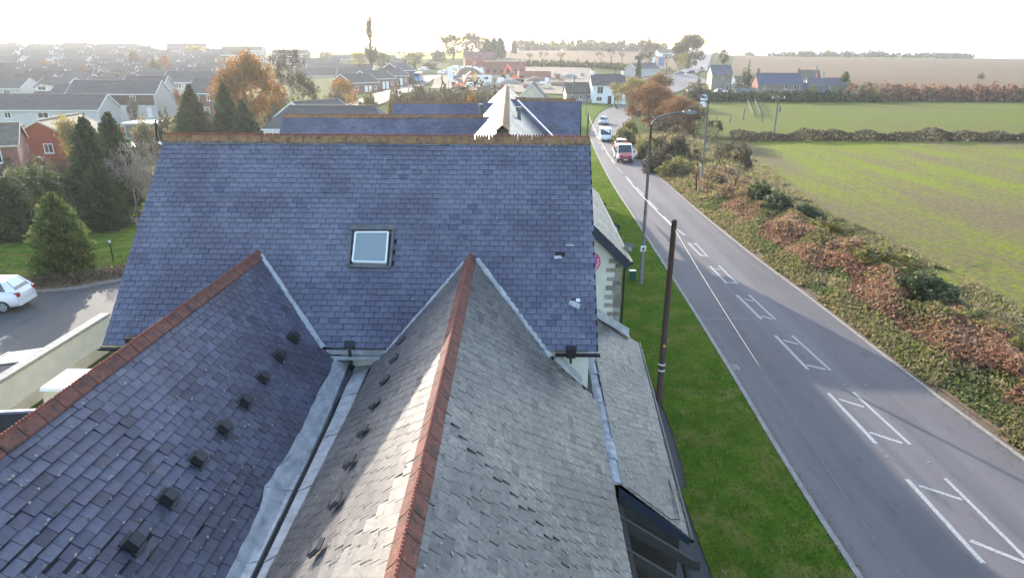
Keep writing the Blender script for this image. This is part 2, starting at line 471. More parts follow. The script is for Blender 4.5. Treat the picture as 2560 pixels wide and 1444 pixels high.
def quads_mesh(name, V, mat, tone=None, k=4, smooth=False):
    n = len(V) // k
    me = bpy.data.meshes.new(name)
    me.vertices.add(len(V)); me.vertices.foreach_set('co', np.asarray(V, np.float32).ravel())
    me.loops.add(n * k); me.loops.foreach_set('vertex_index', np.arange(n * k, dtype=np.int32))
    me.polygons.add(n); me.polygons.foreach_set('loop_start', np.arange(0, n * k, k, dtype=np.int32))
    me.update(calc_edges=True)
    for mm in ([mat] if isinstance(mat, str) else mat): me.materials.append(MAT[mm])
    if tone is not None:
        at = me.attributes.new('tone', 'FLOAT', 'FACE'); at.data.foreach_set('value', np.asarray(tone, np.float32))
    return me
def np_mesh(name, V, Fq, mat, tone=None, smooth=False):
    me = bpy.data.meshes.new(name)
    Fq = np.asarray(Fq, np.int32); n, k = Fq.shape
    me.vertices.add(len(V)); me.vertices.foreach_set('co', np.asarray(V, np.float32).ravel())
    me.loops.add(n * k); me.loops.foreach_set('vertex_index', Fq.ravel())
    me.polygons.add(n); me.polygons.foreach_set('loop_start', np.arange(0, n * k, k, dtype=np.int32))
    if smooth: me.polygons.foreach_set('use_smooth', np.ones(n, bool))
    me.update(calc_edges=True)
    me.materials.append(MAT[mat])
    if tone is not None:
        at = me.attributes.new('tone', 'FLOAT', 'FACE'); at.data.foreach_set('value', np.asarray(tone, np.float32))
    return me
def unit(n, rng):
    a = rng.normal(size=(n, 3)); return a / np.linalg.norm(a, axis=1)[:, None]
def leafquads(P, S, rng, asp=1.5, axis=None, jit=1.0):
    n = len(P)
    a = unit(n, rng)
    if axis is not None:
        a = axis + a * jit; a /= np.linalg.norm(a, axis=1)[:, None]
    b = np.cross(a, unit(n, rng)); b /= np.linalg.norm(b, axis=1)[:, None] + 1e-9
    S = np.asarray(S).reshape(-1, 1)
    A, B_ = a * S * asp * .5, b * S * .5
    V = np.empty((n, 4, 3)); V[:, 0] = P - A; V[:, 1] = P + B_ + A * .1; V[:, 2] = P + A; V[:, 3] = P - B_ + A * .1
    return V.reshape(-1, 3)
def segs_mesh(name, S, mat, n=4):
    """S: (k,8) p0 p1 r0 r1"""
    S = np.asarray(S, float); k = len(S)
    p0, p1 = S[:, :3], S[:, 3:6]
    d = p1 - p0; d /= np.linalg.norm(d, axis=1)[:, None] + 1e-9
    ref = np.where(np.abs(d[:, 2:3]) < .9, np.array([[0, 0, 1.]]), np.array([[1., 0, 0]]))
    x = np.cross(d, ref); x /= np.linalg.norm(x, axis=1)[:, None] + 1e-9
    y = np.cross(d, x)
    V = np.empty((k, 2, n, 3))
    for j in range(n):
        a = 2 * math.pi * j / n
        o = x * math.cos(a) + y * math.sin(a)
        V[:, 0, j] = p0 + o * S[:, 6:7]; V[:, 1, j] = p1 + o * S[:, 7:8]
    base = np.arange(k)[:, None] * 2 * n
    Fs = []
    for j in range(n):
        j2 = (j + 1) % n
        Fs.append(np.hstack([base + j, base + j2, base + n + j2, base + n + j]))
    return np_mesh(name, V.reshape(-1, 3), np.vstack(Fs), mat, smooth=True)
def catmull(P, n=8):
    P = [Vector(p) for p in P]; out = []
    for i in range(len(P) - 1):
        a, b, c, d = P[max(i - 1, 0)], P[i], P[i + 1], P[min(i + 2, len(P) - 1)]
        for k in range(n):
            t = k / n
            out.append(.5 * ((2 * b) + (c - a) * t + (2 * a - 5 * b + 4 * c - d) * t * t + (3 * b - a - 3 * c + d) * t ** 3))
    out.append(P[-1])
    return out

# ------------------------------------------------------------------ ground, fields, roads
def ground():
    na = 360
    rings = [0.0] + list(np.geomspace(3, 6500, 190))
    ang = np.linspace(-math.pi, math.pi, na, endpoint=False)
    V = []
    for r in rings[1:]:
        V.append(np.stack([r * np.sin(ang), r * np.cos(ang), np.zeros(na)], 1))
    V = np.vstack(V)
    V[:, 2] = GA(V) - .06
    Fq = []
    nr = len(rings) - 1
    i = np.arange(na); j = (i + 1) % na
    for k in range(nr - 1):
        Fq.append(np.stack([k * na + i, k * na + j, (k + 1) * na + j, (k + 1) * na + i], 1))
    V = np.vstack([V, [[0, 0, -.06]]])
    c = len(V) - 1
    Fq.append(np.stack([np.full(na, c), i, i, j], 1)[:, [0, 1, 3, 3]])
    Fq = np.vstack(Fq)
    me = bpy.data.meshes.new('ground')
    me.from_pydata(V.tolist(), [], [tuple(dict.fromkeys(f)) for f in Fq.tolist()])
    me.polygons.foreach_set('use_smooth', [True] * len(me.polygons))
    me.materials.append(MAT['rough_grass'])
    tag(link('ground', me), None, None, kind='structure')
ground()
def resample(P, n):
    P = [Vector((p[0], p[1], 0)) for p in P]
    L = [0]
    for a, b in zip(P, P[1:]): L.append(L[-1] + (b - a).length)
    out = []
    for k in range(n):
        t = L[-1] * k / (n - 1); i = 0
        while i < len(P) - 2 and L[i + 1] < t: i += 1
        out.append(P[i].lerp(P[i + 1], (t - L[i]) / max(L[i + 1] - L[i], 1e-6)))
    return out
def sheet(name, A, B, mat, n=30, m=20, off=.03, slope=.0004, kind='structure', parent=None, raw=False):
    A = A if raw else resample(A, n); B = B if raw else resample(B, n); n = len(A)
    V = np.array([[*(a.lerp(b, j / m)).xy, 0] for a, b in zip(A, B) for j in range(m + 1)])
    V[:, 2] = GA(V) + off + slope * np.hypot(V[:, 0], V[:, 1]) * (np.hypot(V[:, 0], V[:, 1]) > 60)
    i, j = np.meshgrid(np.arange(n - 1), np.arange(m), indexing='ij')
    q = (i * (m + 1) + j).ravel()
    me = np_mesh(name, V, np.stack([q, q + 1, q + m + 2, q + m + 1], 1), mat, smooth=True)
    o = link(name, me, parent)
    if kind and not parent: o['kind'] = kind
    return o
def gp(*pts):
    return [on_ground(u, v) for u, v in pts]

# main road
RL = [(8.7, -40, 0), (8.9, 0, 0), (8.9, 14, 0), (9.0, 19.3, 0), (9.3, 27, 0), (9.6, 36.8, 0), (10.0, 52.4, 0), (10.6, 75, 0), (12.4, 108, 0), (14.6, 128, 0), (19.7, 158, 0), (26.5, 182, 0), (38, 212, 0), (53, 250, 0), (70, 300, 0)]
RR = [(17.6, -40, 0), (17.2, 0, 0), (17.0, 14, 0), (16.8, 19.3, 0), (16.5, 24.8, 0), (16.3, 34, 0), (15.9, 46, 0), (15.9, 66, 0), (16.6, 90, 0), (20.3, 122, 0), (25.4, 152, 0), (32.4, 178, 0), (44, 209, 0), (60, 247, 0), (78, 297, 0)]
rl, rr = catmull(RL, 10), catmull(RR, 10)
road = sheet('main_road', rl, rr, 'asphalt', m=6, off=.0, slope=.0007, raw=True)
KW = .14
def strip(name, P, w, z0, z1, mat, parent=None, side=1):
    mb = MB()
    for a, b in zip(P, P[1:]):
        d = (b - a); d.z = 0; d.normalize(); nrm = Vector((d.y, -d.x, 0)) * side
        ga, gb = G(a.x, a.y), G(b.x, b.y)
        q = [a, b, b + nrm * w, a + nrm * w]
        lo = [Vector((p.x, p.y, g + z0)) for p, g in zip(q, (ga, gb, gb, ga))]
        hi = [Vector((p.x, p.y, g + z1)) for p, g in zip(q, (ga, gb, gb, ga))]
        mb.add(lo + hi, [(4, 5, 6, 7), (0, 1, 5, 4), (2, 3, 7, 6)])
    return mb.build(name, mat, parent)
kl = [p for p in rl if p.y < 190]; kr = [p for p in rr if p.y < 190]
strip('kerb', kl, .16, -.05, .09, 'kerb_stone', road, -1)
strip('kerb', kr, .13, -.05, .045, 'kerb_stone', road, 1)
strip('gravel_edge', [p + Vector((.14, 0, 0)) for p in kr], .45, -.06, .03, 'leaf_litter', road, 1)
# markings
m_, nt_, b_ = _new('road_paint')
_f = _noise(nt_, 18, 6, .75, 'World')
nt_.links.new(_ramp(nt_, _f, [(.41, (.15, .14, .145)), (.50, (.36, .35, .34)), (.7, (.48, .47, .45))]), b_.inputs['Base Color']); b_.inputs['Roughness'].default_value = .7
def mark(p, q, w, parent=road, z=.006, mat='road_paint', name='road_marking'):
    p, q = Vector(p), Vector(q)
    d = (q - p); d.z = 0; d.normalize(); n = Vector((-d.y, d.x, 0)) * w / 2
    up = Vector((0, 0, z))
    vs = [p - n + up, q - n + up, q + n + up, p + n + up]
    return MB().add(vs, [(0, 1, 2, 3)]).build(name, mat, parent)
for (a, b, w) in [((2267, 1197), (2458, 1407), .15), ((2363, 1195), (2575, 1405), .12), ((2297, 1213), (2405, 1248), .13), ((2425, 1350), (2566, 1407), .15),
                  ((2071, 982), (2190, 1108), .15), ((2133, 980), (2275, 1110), .12), ((2097, 997), (2160, 1017), .13), ((2173, 1080), (2256, 1107), .15),
                  ((1938, 838), (2020, 923), .15), ((1980, 838), (2076, 925), .12), ((1958, 850), (1996, 860), .13), ((2017, 912), (2064, 923), .15),
                  ((1842, 737), (1903, 797), .15), ((1873, 737), (1939, 799), .12), ((1861, 747), (1884, 753), .13), ((1903, 790), (1930, 797), .15),
                  ((1774, 664), (1817, 708), .15), ((1797, 664), (1844, 710), .12), ((1788, 671), (1800, 674), .13), ((1820, 705), (1838, 708), .15),
                  ((1720, 606), (1755, 641), .15), ((1738, 607), (1770, 642), .12), ((1728, 609), (1739, 612), .13), ((1755, 637), (1767, 640), .15)]:
    mark(atz(*a), atz(*b), w)
mark(atz(1690, 572), atz(1713, 588), .16)
cl = [atz(u, v) for u, v in [(1688, 572), (1650, 533), (1612, 492), (1590, 468), (1566, 444), (1549, 426), (1531, 404), (1513, 383), (1502, 366), (1493, 348), (1489, 331), (1490, 318), (1498, 304), (1510, 291), (1528, 279)]]
cl = resample(catmull(cl, 6), 400)
acc, on, start = 0.0, True, cl[0]
for a, b in zip(cl, cl[1:]):
    acc += (b - a).length
    if on and acc > 4.0:
        mark(start + Vector((0, 0, G(start.x, start.y))), b + Vector((0, 0, G(b.x, b.y))), .15, z=.006 + .0009 * b.length); on = False; acc = 0
    elif not on and acc > 2.2:
        on = True; acc = 0; start = b
for u, v in ((2110, 960), (2165, 962), (2218, 1140), (1883, 722), (1912, 722), (1918, 812), (1960, 815), (2322, 1155)):   # reflecting studs between the boxes
    p = atz(u, v)
    MB().box(p + Vector((0, 0, .009)), (.10, .09, .014), taper=(.7, .7)).build('road_stud', 'kerb_stone', road)
mark(atz(1738, 796), atz(1895, 796), .045, mat='kerb_stone', name='surface_joint', z=.004)
p = atz(1823, 917)
dg = MB()
dg.box(p + Vector((.12, 0, .004)), (.55, .5, .012))
dg.build('drain_frame', 'concrete', road)
for k in range(6):
    MB().box(p + Vector((.12 - .2 + k * .08, 0, .014)), (.035, .42, .012)).build('drain_bar', 'black_plastic', road)
# hill road beyond the junction, junction apron, lane with the bus
hc = catmull([spot(1672, 255), spot(1697, 296), spot(1716, 340), spot(1737, 410), spot(1752, 500), spot(1762, 640), spot(1770, 800)], 8)
def lane(name, C, w, mat, off=.02, slope=.0009):
    A, B = [], []
    for i, c in enumerate(C):
        d = C[min(i + 1, len(C) - 1)] - C[max(i - 1, 0)]; d.z = 0; d.normalize(); n = Vector((-d.y, d.x, 0))
        A.append(c + n * w / 2); B.append(c - n * w / 2)
    return sheet(name, A, B, mat, m=4, off=off, slope=slope, raw=True)
lane('hill_road', hc, 9.0, 'asphalt')
sheet('junction', [spot(1600, 275), spot(1612, 312)], [spot(1790, 270), spot(1735, 315)], 'asphalt', 14, 10, .05, .0011)
bus_lane = catmull(gp((880, 268), (940, 250), (1000, 228), (1040, 209), (1085, 192), (1125, 179), (1165, 171)), 8)
lane('side_road', bus_lane, 7.5, 'asphalt_park')
lane('side_street', catmull(gp((1530, 262), (1480, 264), (1430, 262), (1380, 262)), 6), 6.5, 'asphalt_park')
sheet('parking_court', [spot(318, 104), spot(318, 125)], [spot(455, 104), spot(455, 125)], 'asphalt_park', 12, 10, .05)
# pub verge, path, car park, garden lawn
pr = [Vector(p) for p in ((5.1, -30, 0), (5.1, 14, 0), (5.45, 18, 0), (5.7, 23.4, 0), (5.3, 29, 0), (5.6, 40, 0), (6.4, 70, 0), (8.6, 105, 0))]
vl = catmull(pr, 8)
verge = sheet('verge_lawn', resample(vl, 90), [p + Vector((-.17, 0, 0)) for p in resample([q for q in rl if q.y < 106 and q.y > -31], 90)], 'lawn', m=10, off=.05, slope=0, raw=True)
sheet('footpath', [Vector((3.2, -30, 0)), Vector((3.2, 106, 0))], [p + Vector((.03, 0, 0)) for p in vl], 'asphalt_path', 90, 4, .02, 0)
sheet('far_verge', [p + Vector((-.2, 0, 0)) for p in rl if 108 < p.y < 186], [p + Vector((-7.5 - (p.y - 108) * .03, 3, 0)) for p in rl if 108 < p.y < 186], 'pasture', 40, 6, .07, .0009)
sheet('car_park', [(-19.2, 4, 0), (-19.2, 28.0, 0), (-15, 42.3, 0)], [(-75, 4, 0), (-75, 25, 0), (-60, 31, 0)], 'asphalt_park', 30, 12, .0, 0)
sheet('yard', [(-19.2, 4, 0), (-19.2, 40, 0)], [(-8, 4, 0), (-8, 40, 0)], 'rough_grass', 16, 10, -.01, 0)
lawn_a = [(-70, 33.2, 0), (-32, 37.6, 0), (-22, 39.6, 0), (-10, 42, 0)]
lawn_b = [(-70, 70, 0), (-40, 72, 0), (-10, 72, 0)]
sheet('garden_lawn', lawn_a, lawn_b, 'lawn', 40, 24, .06, 0)
kb = catmull([Vector(p) for p in ((-60, 30.6, 0), (-40, 33.4, 0), (-26.2, 35.6, 0), (-22.7, 37.7, 0), (-15, 42.4, 0))], 8)
park_kerb = strip('kerb_edging', kb, .16, -.05, .13, 'kerb_stone', None, -1); park_kerb['kind'] = 'structure'
# planted bank between the car park and the garden
mb = MB()
prof = [(0, .10), (.25, .45), (.7, .62), (1.3, .5), (1.9, .22), (2.3, .06)]
for i, p in enumerate(kb):
    d = kb[min(i + 1, len(kb) - 1)] - kb[max(i - 1, 0)]; n = Vector((-d.y, d.x, 0)).normalized()
    for (o_, z_) in prof:
        q = p + n * (.17 + o_); mb.v.append((q.x, q.y, z_ * (.75 + .35 * math.sin(i * 1.3) * math.sin(i * .7))))
k_ = len(prof)
for i in range(len(kb) - 1):
    for j in range(k_ - 1):
        mb.f.append((i * k_ + j, (i + 1) * k_ + j, (i + 1) * k_ + j + 1, i * k_ + j + 1)); mb.m.append(0); mb.t.append(.5)
bank = mb.build('planted_bank', 'leaf_litter', smooth=True); bank['kind'] = 'structure'
rng = np.random.default_rng(5)
P = []
for _ in range(7000):
    t = rng.random() * (len(kb) - 1.01); i = int(t); p = kb[i].lerp(kb[i + 1], t - i)
    d = kb[i + 1] - kb[i]; n = Vector((-d.y, d.x, 0)).normalized(); o_ = rng.random() * 1.5 + .1
    q = p + n * (.17 + o_); P.append((q.x, q.y, .15 + .55 * math.sin(min(1, o_ / 1.5) * math.pi) * rng.random() + .1))
P = np.array(P)
tag(link('bank_shrubbery', quads_mesh('bank_shrubbery', leafquads(P, rng.uniform(.07, .16, len(P)), rng), 'dull_leaf', rng.random(len(P)))), 'low brown shrubs covering the bank above the car park kerb', 'shrubs', kind='stuff')
P = np.stack([rng.uniform(-45, -20, 2500), rng.uniform(37.5, 43, 2500), np.full(2500, .085)], 1)
tag(link('fallen_leaves', quads_mesh('fallen_leaves', leafquads(P, rng.uniform(.06, .12, len(P)), rng, axis=None), 'fallen_leaf', rng.random(len(P)))), 'brown fallen leaves scattered along the lawn edge', 'leaves', kind='stuff')
# fields
fa = [Vector((25.5, -30, 0)), Vector((25, 10, 0))] + [atz(u, v) for u, v in ((2560, 835), (2200, 635), (1985, 525), (1890, 445), (1815, 388), (1785, 352))]
sheet('crop_field', fa, [Vector((300, p.y, 0)) for p in fa], 'crop_near', 60, 50, .01, .0003)
sheet('green_field', [Vector((34, 112, 0)), Vector((42, 150, 0)), Vector((52, 206, 0))], [Vector((330, 118, 0)), Vector((330, 206, 0))], 'crop_far', 40, 40, .01, .0004)
sheet('ploughed_field', [spot(1812, 232), spot(1818, 300), spot(1822, 420), spot(1828, 560), spot(1832, 700)], [spot(3200, 232), spot(3200, 400), spot(3200, 700)], 'plough', 50, 50, .0, .0007)
sheet('top_field', [spot(1832, 701), spot(1832, 800)], [spot(2330, 705), spot(2330, 790)], 'hill_green', 12, 20, .0, .0010)
sheet('stubble_hill', [spot(1170, 372), spot(1178, 480), spot(1182, 640)], [spot(1690, 345), spot(1700, 480), spot(1700, 640)], 'plough', 40, 40, .0, .0009)
sheet('hill_pasture', [spot(700, 430), spot(700, 760)], [spot(1165, 415), spot(1165, 760)], 'hill_green', 30, 24, .0, .0010)
sheet('site_ground', [spot(1075, 212), spot(1090, 300), spot(1150, 350)], [spot(1530, 212), spot(1490, 300), spot(1470, 335)], 'soil', 30, 24, .03, .0009)
# far hills on the right
mb = MB()
us = list(range(1500, 3000, 12))
for k, (y, f) in enumerate(((2300, 0.0), (2600, .35), (2900, .75), (3200, 1.0), (3500, .9))):
    for u in us:
        top = 128 + 3 * math.sin(u * .011) + 2.2 * math.sin(u * .031 + 1) + 1.2 * math.sin(u * .11) + (8 if u < 1850 else 0) * max(0, 1 - abs(u - 1800) / 60) + max(0, (u - 2150)) * .012
        pt = aty(u, top, 3200)
        x = (u - 1280) / F * (y * math.cos(PITCH))
        z = -12 + (pt.z + 12) * f + (3 * math.sin(u * .37 + k) * f)
        mb.v.append((x, y, z))
n = len(us)
for k in range(4):
    for i in range(n - 1):
        mb.f.append((k * n + i, k * n + i + 1, (k + 1) * n + i + 1, (k + 1) * n + i)); mb.m.append(0); mb.t.append(.5)
pm('hill_wood', (.06, .075, .045), .95, .3, .006, (.03, .045, .03), coord='World')
mb.build('hills', 'hill_wood', smooth=True)['kind'] = 'structure'

# ------------------------------------------------------------------ the slate-roofed pub
YB = math.radians(1.3)
_cb, _sb = math.cos(YB), math.sin(YB)
def toB(p):
    return Vector((p[0] * _cb - p[1] * _sb, p[0] * _sb + p[1] * _cb, p[2]))
CAMB = toB((0, 0, H))
def pixB(u, v, o, n):
    d = toB(ray(u, v)); n = Vector(n)
    t = (Vector(o) - CAMB).dot(n) / d.dot(n)
    return CAMB + d * t
def pixBz(u, v, z):
    return pixB(u, v, (0, 0, z), (0, 0, 1))
def pixBy(u, v, y):
    return pixB(u, v, (0, y, 0), (0, 1, 0))
pub = thing('pub_building', 'long cream pub with steep blue slate roofs and two near slate wings', 'pub', (0, 0, 0), -YB)

class Patch:
    """a roof slope: eave left, eave right, ridge right, ridge left (seen from outside, looking at it)"""
    def __init__(s, EL, ER, RR_, RL_):
        s.c = [Vector(p) for p in (EL, ER, RR_, RL_)]
        s.n = (s.c[1] - s.c[0]).cross(s.c[3] - s.c[0]).normalized()
        s.W = ((s.c[1] - s.c[0]).length + (s.c[2] - s.c[3]).length) / 2
        s.L = ((s.c[3] - s.c[0]).length + (s.c[2] - s.c[1]).length) / 2
    def P(s, a, b, h=0.0):
        return s.c[0] * ((1 - a) * (1 - b)) + s.c[1] * (a * (1 - b)) + s.c[2] * (a * b) + s.c[3] * ((1 - a) * b) + s.n * h
SL_V, SL_F, SL_T, SL_M = [], [], [], []      # joined remainder
SL_CAND = []                                 # near slates, built one by one
def lay(patch, mat_i, gauge, width, keep=None, thick=.022, gap=.018, seed=1, near=True, out=None, sag=.012):
    r = random.Random(seed)
    V_, F_, T_, M_ = out if out else (SL_V, SL_F, SL_T, SL_M)
    nc = int(patch.L / gauge)
    nx = int(patch.W / width)
    ph = [r.random() * 6 for _ in range(4)]
    for i in range(nc + 1):
        s0 = 0.0 if i % 2 else -.5
        for j in range(nx + 1):
            a0 = (j + s0) * width / patch.W; a1 = (j + 1 + s0) * width / patch.W
            g = gap / patch.W
            a0c, a1c = max(a0 + g * r.uniform(.3, .8), 0), min(a1 - g * r.uniform(.3, .8), 1)
            if a1c - a0c < .25 * width / patch.W: continue
            b0 = i * gauge / patch.L; b1 = min((i * gauge + gauge * 1.18) / patch.L, 1.0)
            if b0 > .995: continue
            b0 += r.uniform(-.006, .006) / patch.L
            mid = patch.P((a0c + a1c) / 2, (b0 + b1) / 2)
            if keep and not keep(mid): continue
            tw = r.uniform(-.004, .004) / patch.L
            hh = thick * r.uniform(.8, 1.5) + (.008 if r.random() < .02 else 0)
            und = sag * math.sin(mid.x * .9 + ph[0]) * math.sin(mid.y * .7 + mid.z + ph[1])
            tone = min(.99, max(.01, r.gauss(.5, .18)))
            A = patch.P(a0c, b0 + tw, hh + thick + und); Bp = patch.P(a1c, b0 - tw, hh + thick + und)
            Cp = patch.P(a1c, b1, thick * .5 + und); D = patch.P(a0c, b1, thick * .5 + und)
            E_ = patch.P(a0c, b0 + tw, thick * .2 + und); Fp = patch.P(a1c, b0 - tw, thick * .2 + und)
            rec = (A, Bp, Cp, D, E_, Fp)
            if near:
                SL_CAND.append((rec, tone, mat_i))
            else:
                emit(rec, tone, mat_i, V_, F_, T_, M_)
def emit(rec, tone, mat_i, V_, F_, T_, M_):
    o = len(V_)
    V_ += [tuple(p) for p in rec]
    for f in ((0, 1, 2, 3), (4, 5, 1, 0), (0, 3, 4), (1, 5, 2)):
        F_.append(tuple(k + o for k in f)); T_.append(tone); M_.append(mat_i)

# key lines (building frame, metres)
MX0, MX1, MYE, MYR, MZE, MZR = -11.56, 1.95, 16.8, 21.75, 5.0, 10.0
WZ = 7.04                                   # wing ridges
LX = -7.78
def rx(y): return -1.36 - .0185 * (y - 4)   # right wing ridge, not quite parallel
YN, YF = 2.2, 19.6                          # near and far ends of the wings
main_p = Patch((MX0, MYE, MZE), (MX1, MYE, MZE), (MX1, MYR, MZR), (MX0, MYR, MZR))
mainback_p = Patch((MX1, 2 * MYR - MYE, MZE), (MX0, 2 * MYR - MYE, MZE), (MX0, MYR, MZR), (MX1, MYR, MZR))
LS = .9
lw_r = Patch((-4.72, YN, WZ - (LX + 4.72) * -LS), (-4.72, YF, WZ - (LX + 4.72) * -LS), (LX, YF, WZ), (LX, YN, WZ))
lw_l = Patch((LX - 3.4, YF, WZ - 3.06), (LX - 3.4, YN, WZ - 3.06), (LX, YN, WZ), (LX, YF, WZ))
rw_l = Patch((-4.12, YF, WZ - (4.12 + rx(YF))), (-4.12, YN, WZ - (4.12 + rx(YF))), (rx(YN), YN, WZ), (rx(YF), YF, WZ))
rw_r = Patch((1.95, YN, 3.5), (1.95, YF, 3.5), (rx(YF), YF, WZ), (rx(YN), YN, WZ))
lean_p = Patch((3.72, 12.9, 2.2), (4.25, 23.9, 2.2), (2.2, 23.9, 3.52), (2.15, 12.9, 3.52))
gw_r = Patch((3.72, 23.7, 5.5), (3.72, 37, 5.5), (.8, 37, 8.27), (.8, 23.7, 8.27))
gw_l = Patch((-2.1, 37, 5.5), (-2.1, 23.7, 5.5), (.8, 23.7, 8.27), (.8, 37, 8.27))
def main_keep(p):
    # leave out what lies under the wings
    zl = WZ - abs(p.x - LX) * LS; xr = rx(p.y); zr = WZ - abs(p.x - xr) * 1.02
    if p.z < max(zl, zr) - .15: return False
    if skylight_hole(p): return False
    for hx, hz in ((1.02, 7.06),):
        if abs(p.x - hx) < .12 and abs(p.z - hz) < .08: return False
    return True
sk_c = [pixB(u, v, (0, MYE, MZE), main_p.n) for u, v in ((872, 667), (976, 670), (985, 574), (880, 574))]
def skylight_hole(p):
    return sk_c[0].x + .05 < p.x < sk_c[1].x - .02 and sk_c[0].z + .05 < p.z < sk_c[2].z - .05
def wing_keep(p):
    # wings vanish where they run under the main slope
    zm = MZE + (p.y - MYE)
    return not (p.y > MYE and p.z < zm - .12)
lay(main_p, 0, .178, .272, main_keep, .017, .014, seed=3)
lay(lw_r, 1, .20, .30, wing_keep, .014, .016, 4)
lay(rw_l, 2, .20, .30, wing_keep, .015, .014, 5)
lay(rw_r, 2, .20, .30, wing_keep, .020, .018, 6)
lay(lean_p, 2, .20, .28, None, .014, .009, 7)
lay(gw_r, 2, .20, .28, None, .014, .009, 8, near=False)
# smaller slate roof at the far left edge
low_e = [pixBz(-120, 1130, 2.2), pixBz(52, 1100, 2.2), pixBz(95, 1026, 2.95), pixBz(-120, 1036, 2.95)]
low_p = Patch(*low_e)
if low_p.n.z < 0:
    low_p.n = -low_p.n
lay(low_p, 0, .19, .28, None, .015, .010, 9, near=False)
# pick the ones that show largest
CAMV = Vector(CAMB)
def seen_size(rec):
    c = sum((p for p in rec[0][:4]), Vector()) / 4
    n = (rec[0][1] - rec[0][0]).cross(rec[0][3] - rec[0][0])
    d = CAMV - c
    w = c * 1.0
    wx = w.x * _cb + w.y * _sb; wy = -w.x * _sb + w.y * _cb
    fw = wy * math.cos(PITCH) + (H - w.z) * math.sin(PITCH); up = wy * math.sin(PITCH) - (H - w.z) * math.cos(PITCH)
    if fw < .5: return -1
    if abs(wx / fw) > .74 or abs(up / fw) > .415: return -1
    return max(0.0, n.dot(d)) / d.length ** 3
SL_CAND.sort(key=seen_size, reverse=True)
SMATS = ['slate_blue', 'slate_purple', 'slate_grey', 'slate_dark', 'underlay']
var = {}
def slate_variant(w, g, mi, k):
    key = (mi, k)
    if key not in var:
        t = (k + .5) / 8
        mb = MB()
        th = .010 + .003 * (k % 3)
        mb.add([(-w / 2, 0, th * 2), (w / 2, 0, th * 2), (w / 2, g, th * .5), (-w / 2, g, th * .5), (-w / 2, 0, .003), (w / 2, 0, .003)], [(0, 1, 2, 3), (4, 5, 1, 0), (0, 3, 4), (1, 5, 2)], 0, t)
        var[key] = mb.mesh('slate', [SMATS[mi]], tone=True)
    return var[key]
slopes = {}
for rec in SL_CAND[:300]:
    (A, Bp, Cp, D, E_, Fp), tone, mi = rec
    w = (Bp - A).length
    if w < .24 or (D - A).length < .15:
        emit(rec[0], tone, mi, SL_V, SL_F, SL_T, SL_M); continue
    mid0 = (E_ + Fp) / 2
    x = (Fp - E_).normalized(); yv = ((Cp + D) / 2 - (A + Bp) / 2); n = x.cross(yv).normalized(); yv = n.cross(x)
    yv = (((Cp + D) / 2) - mid0); yv = (yv - n * yv.dot(n)).normalized(); x = yv.cross(n)
    M = Matrix((x, yv, n)).transposed().to_4x4(); M.translation = mid0
    g0 = .235 if mi else .21
    o = link('slate', slate_variant(.289 if mi else .262, g0, mi, min(7, int(tone * 8))), pub)
    o.matrix_local = M
for rec in SL_CAND[300:]:
    emit(*rec, SL_V, SL_F, SL_T, SL_M)
mb = MB(); mb.v, mb.f, mb.t, mb.m = SL_V, SL_F, SL_T, SL_M
# boarding under the slates
for p_, h in ((main_p, -.01), (lw_r, -.01), (rw_l, -.01), (rw_r, -.01), (lean_p, -.01), (gw_r, -.01), (low_p, -.01)):
    mb.add([p_.P(0, 0, h), p_.P(1, 0, h), p_.P(1, 1, h), p_.P(0, 1, h)], [(0, 1, 2, 3)], 4)
for p_ in (mainback_p, lw_l, gw_l):
    mb.add([p_.P(0, 0), p_.P(1, 0), p_.P(1, 1), p_.P(0, 1)], [(0, 1, 2, 3)], 3)
so = mb.build('slates', SMATS, pub, tone=True); so['kind'] = 'stuff'

# ridge tiles, each with its crest
def ridge_mesh(name, L, w, drop, teeth, th, mat, crestmat, roll=.022):
    mb = MB()
    c = .018
    prof = [(-w, -drop), (-w * .5, -drop * .48), (-.03, .0), (0, .012), (.03, .0), (w * .5, -drop * .48), (w, -drop)]
    g = .011
    for i in range(len(prof) - 1):
        (x0, z0), (x1, z1) = prof[i], prof[i + 1]
        mb.add([(x0, g, z0 + c), (x1, g, z1 + c), (x1, L - g, z1 + c), (x0, L - g, z0 + c), (x0, g, z0 - .01), (x1, g, z1 - .01), (x1, L - g, z1 - .01), (x0, L - g, z0 - .01)],
               [(0, 1, 2, 3), (0, 4, 5, 1), (3, 2, 6, 7)], 0)
    mb.add([(-w, g, -drop + c), (-w, L - g, -drop + c), (-w, L - g, -drop - .02), (-w, g, -drop - .02)], [(0, 1, 2, 3)], 0)
    mb.add([(w, g, -drop + c), (w, L - g, -drop + c), (w, L - g, -drop - .02), (w, g, -drop - .02)], [(3, 2, 1, 0)], 0)
    if teeth:
        p = (L - .02) / teeth
        for k in range(teeth):
            y0 = .01 + k * p
            arc = [(0, y0 + p * .5 - p * .46 * math.cos(a), .02 + th * math.sin(a)) for a in [math.pi * q / 5 for q in range(6)]]
            poly = [(-.014, y, z) for _, y, z in arc]
            mb.prism(poly, (.028, 0, 0), 1)
    return mb.mesh(name, [mat, crestmat])
def ridge_run(a, b, me, L, parent, seed, skip=None, wob=.006):
    a, b = Vector(a), Vector(b); r = random.Random(seed)
    d = b - a; n = int(d.length / L); d.normalize()
    x = d.cross(Vector((0, 0, 1))).normalized(); z = x.cross(d)
    for k in range(n):
        if skip and skip(k, n): continue
        M = Matrix((x, d, z)).transposed().to_4x4()
        M = M @ Matrix.Rotation(r.uniform(-.012, .012), 4, 'Y') @ Matrix.Rotation(r.uniform(-.008, .008), 4, 'Z')
        M.translation = a + d * L * k + Vector((0, 0, r.uniform(-wob, wob)))
        o = link('ridge_tile', me, parent); o.matrix_local = M
LT = .45
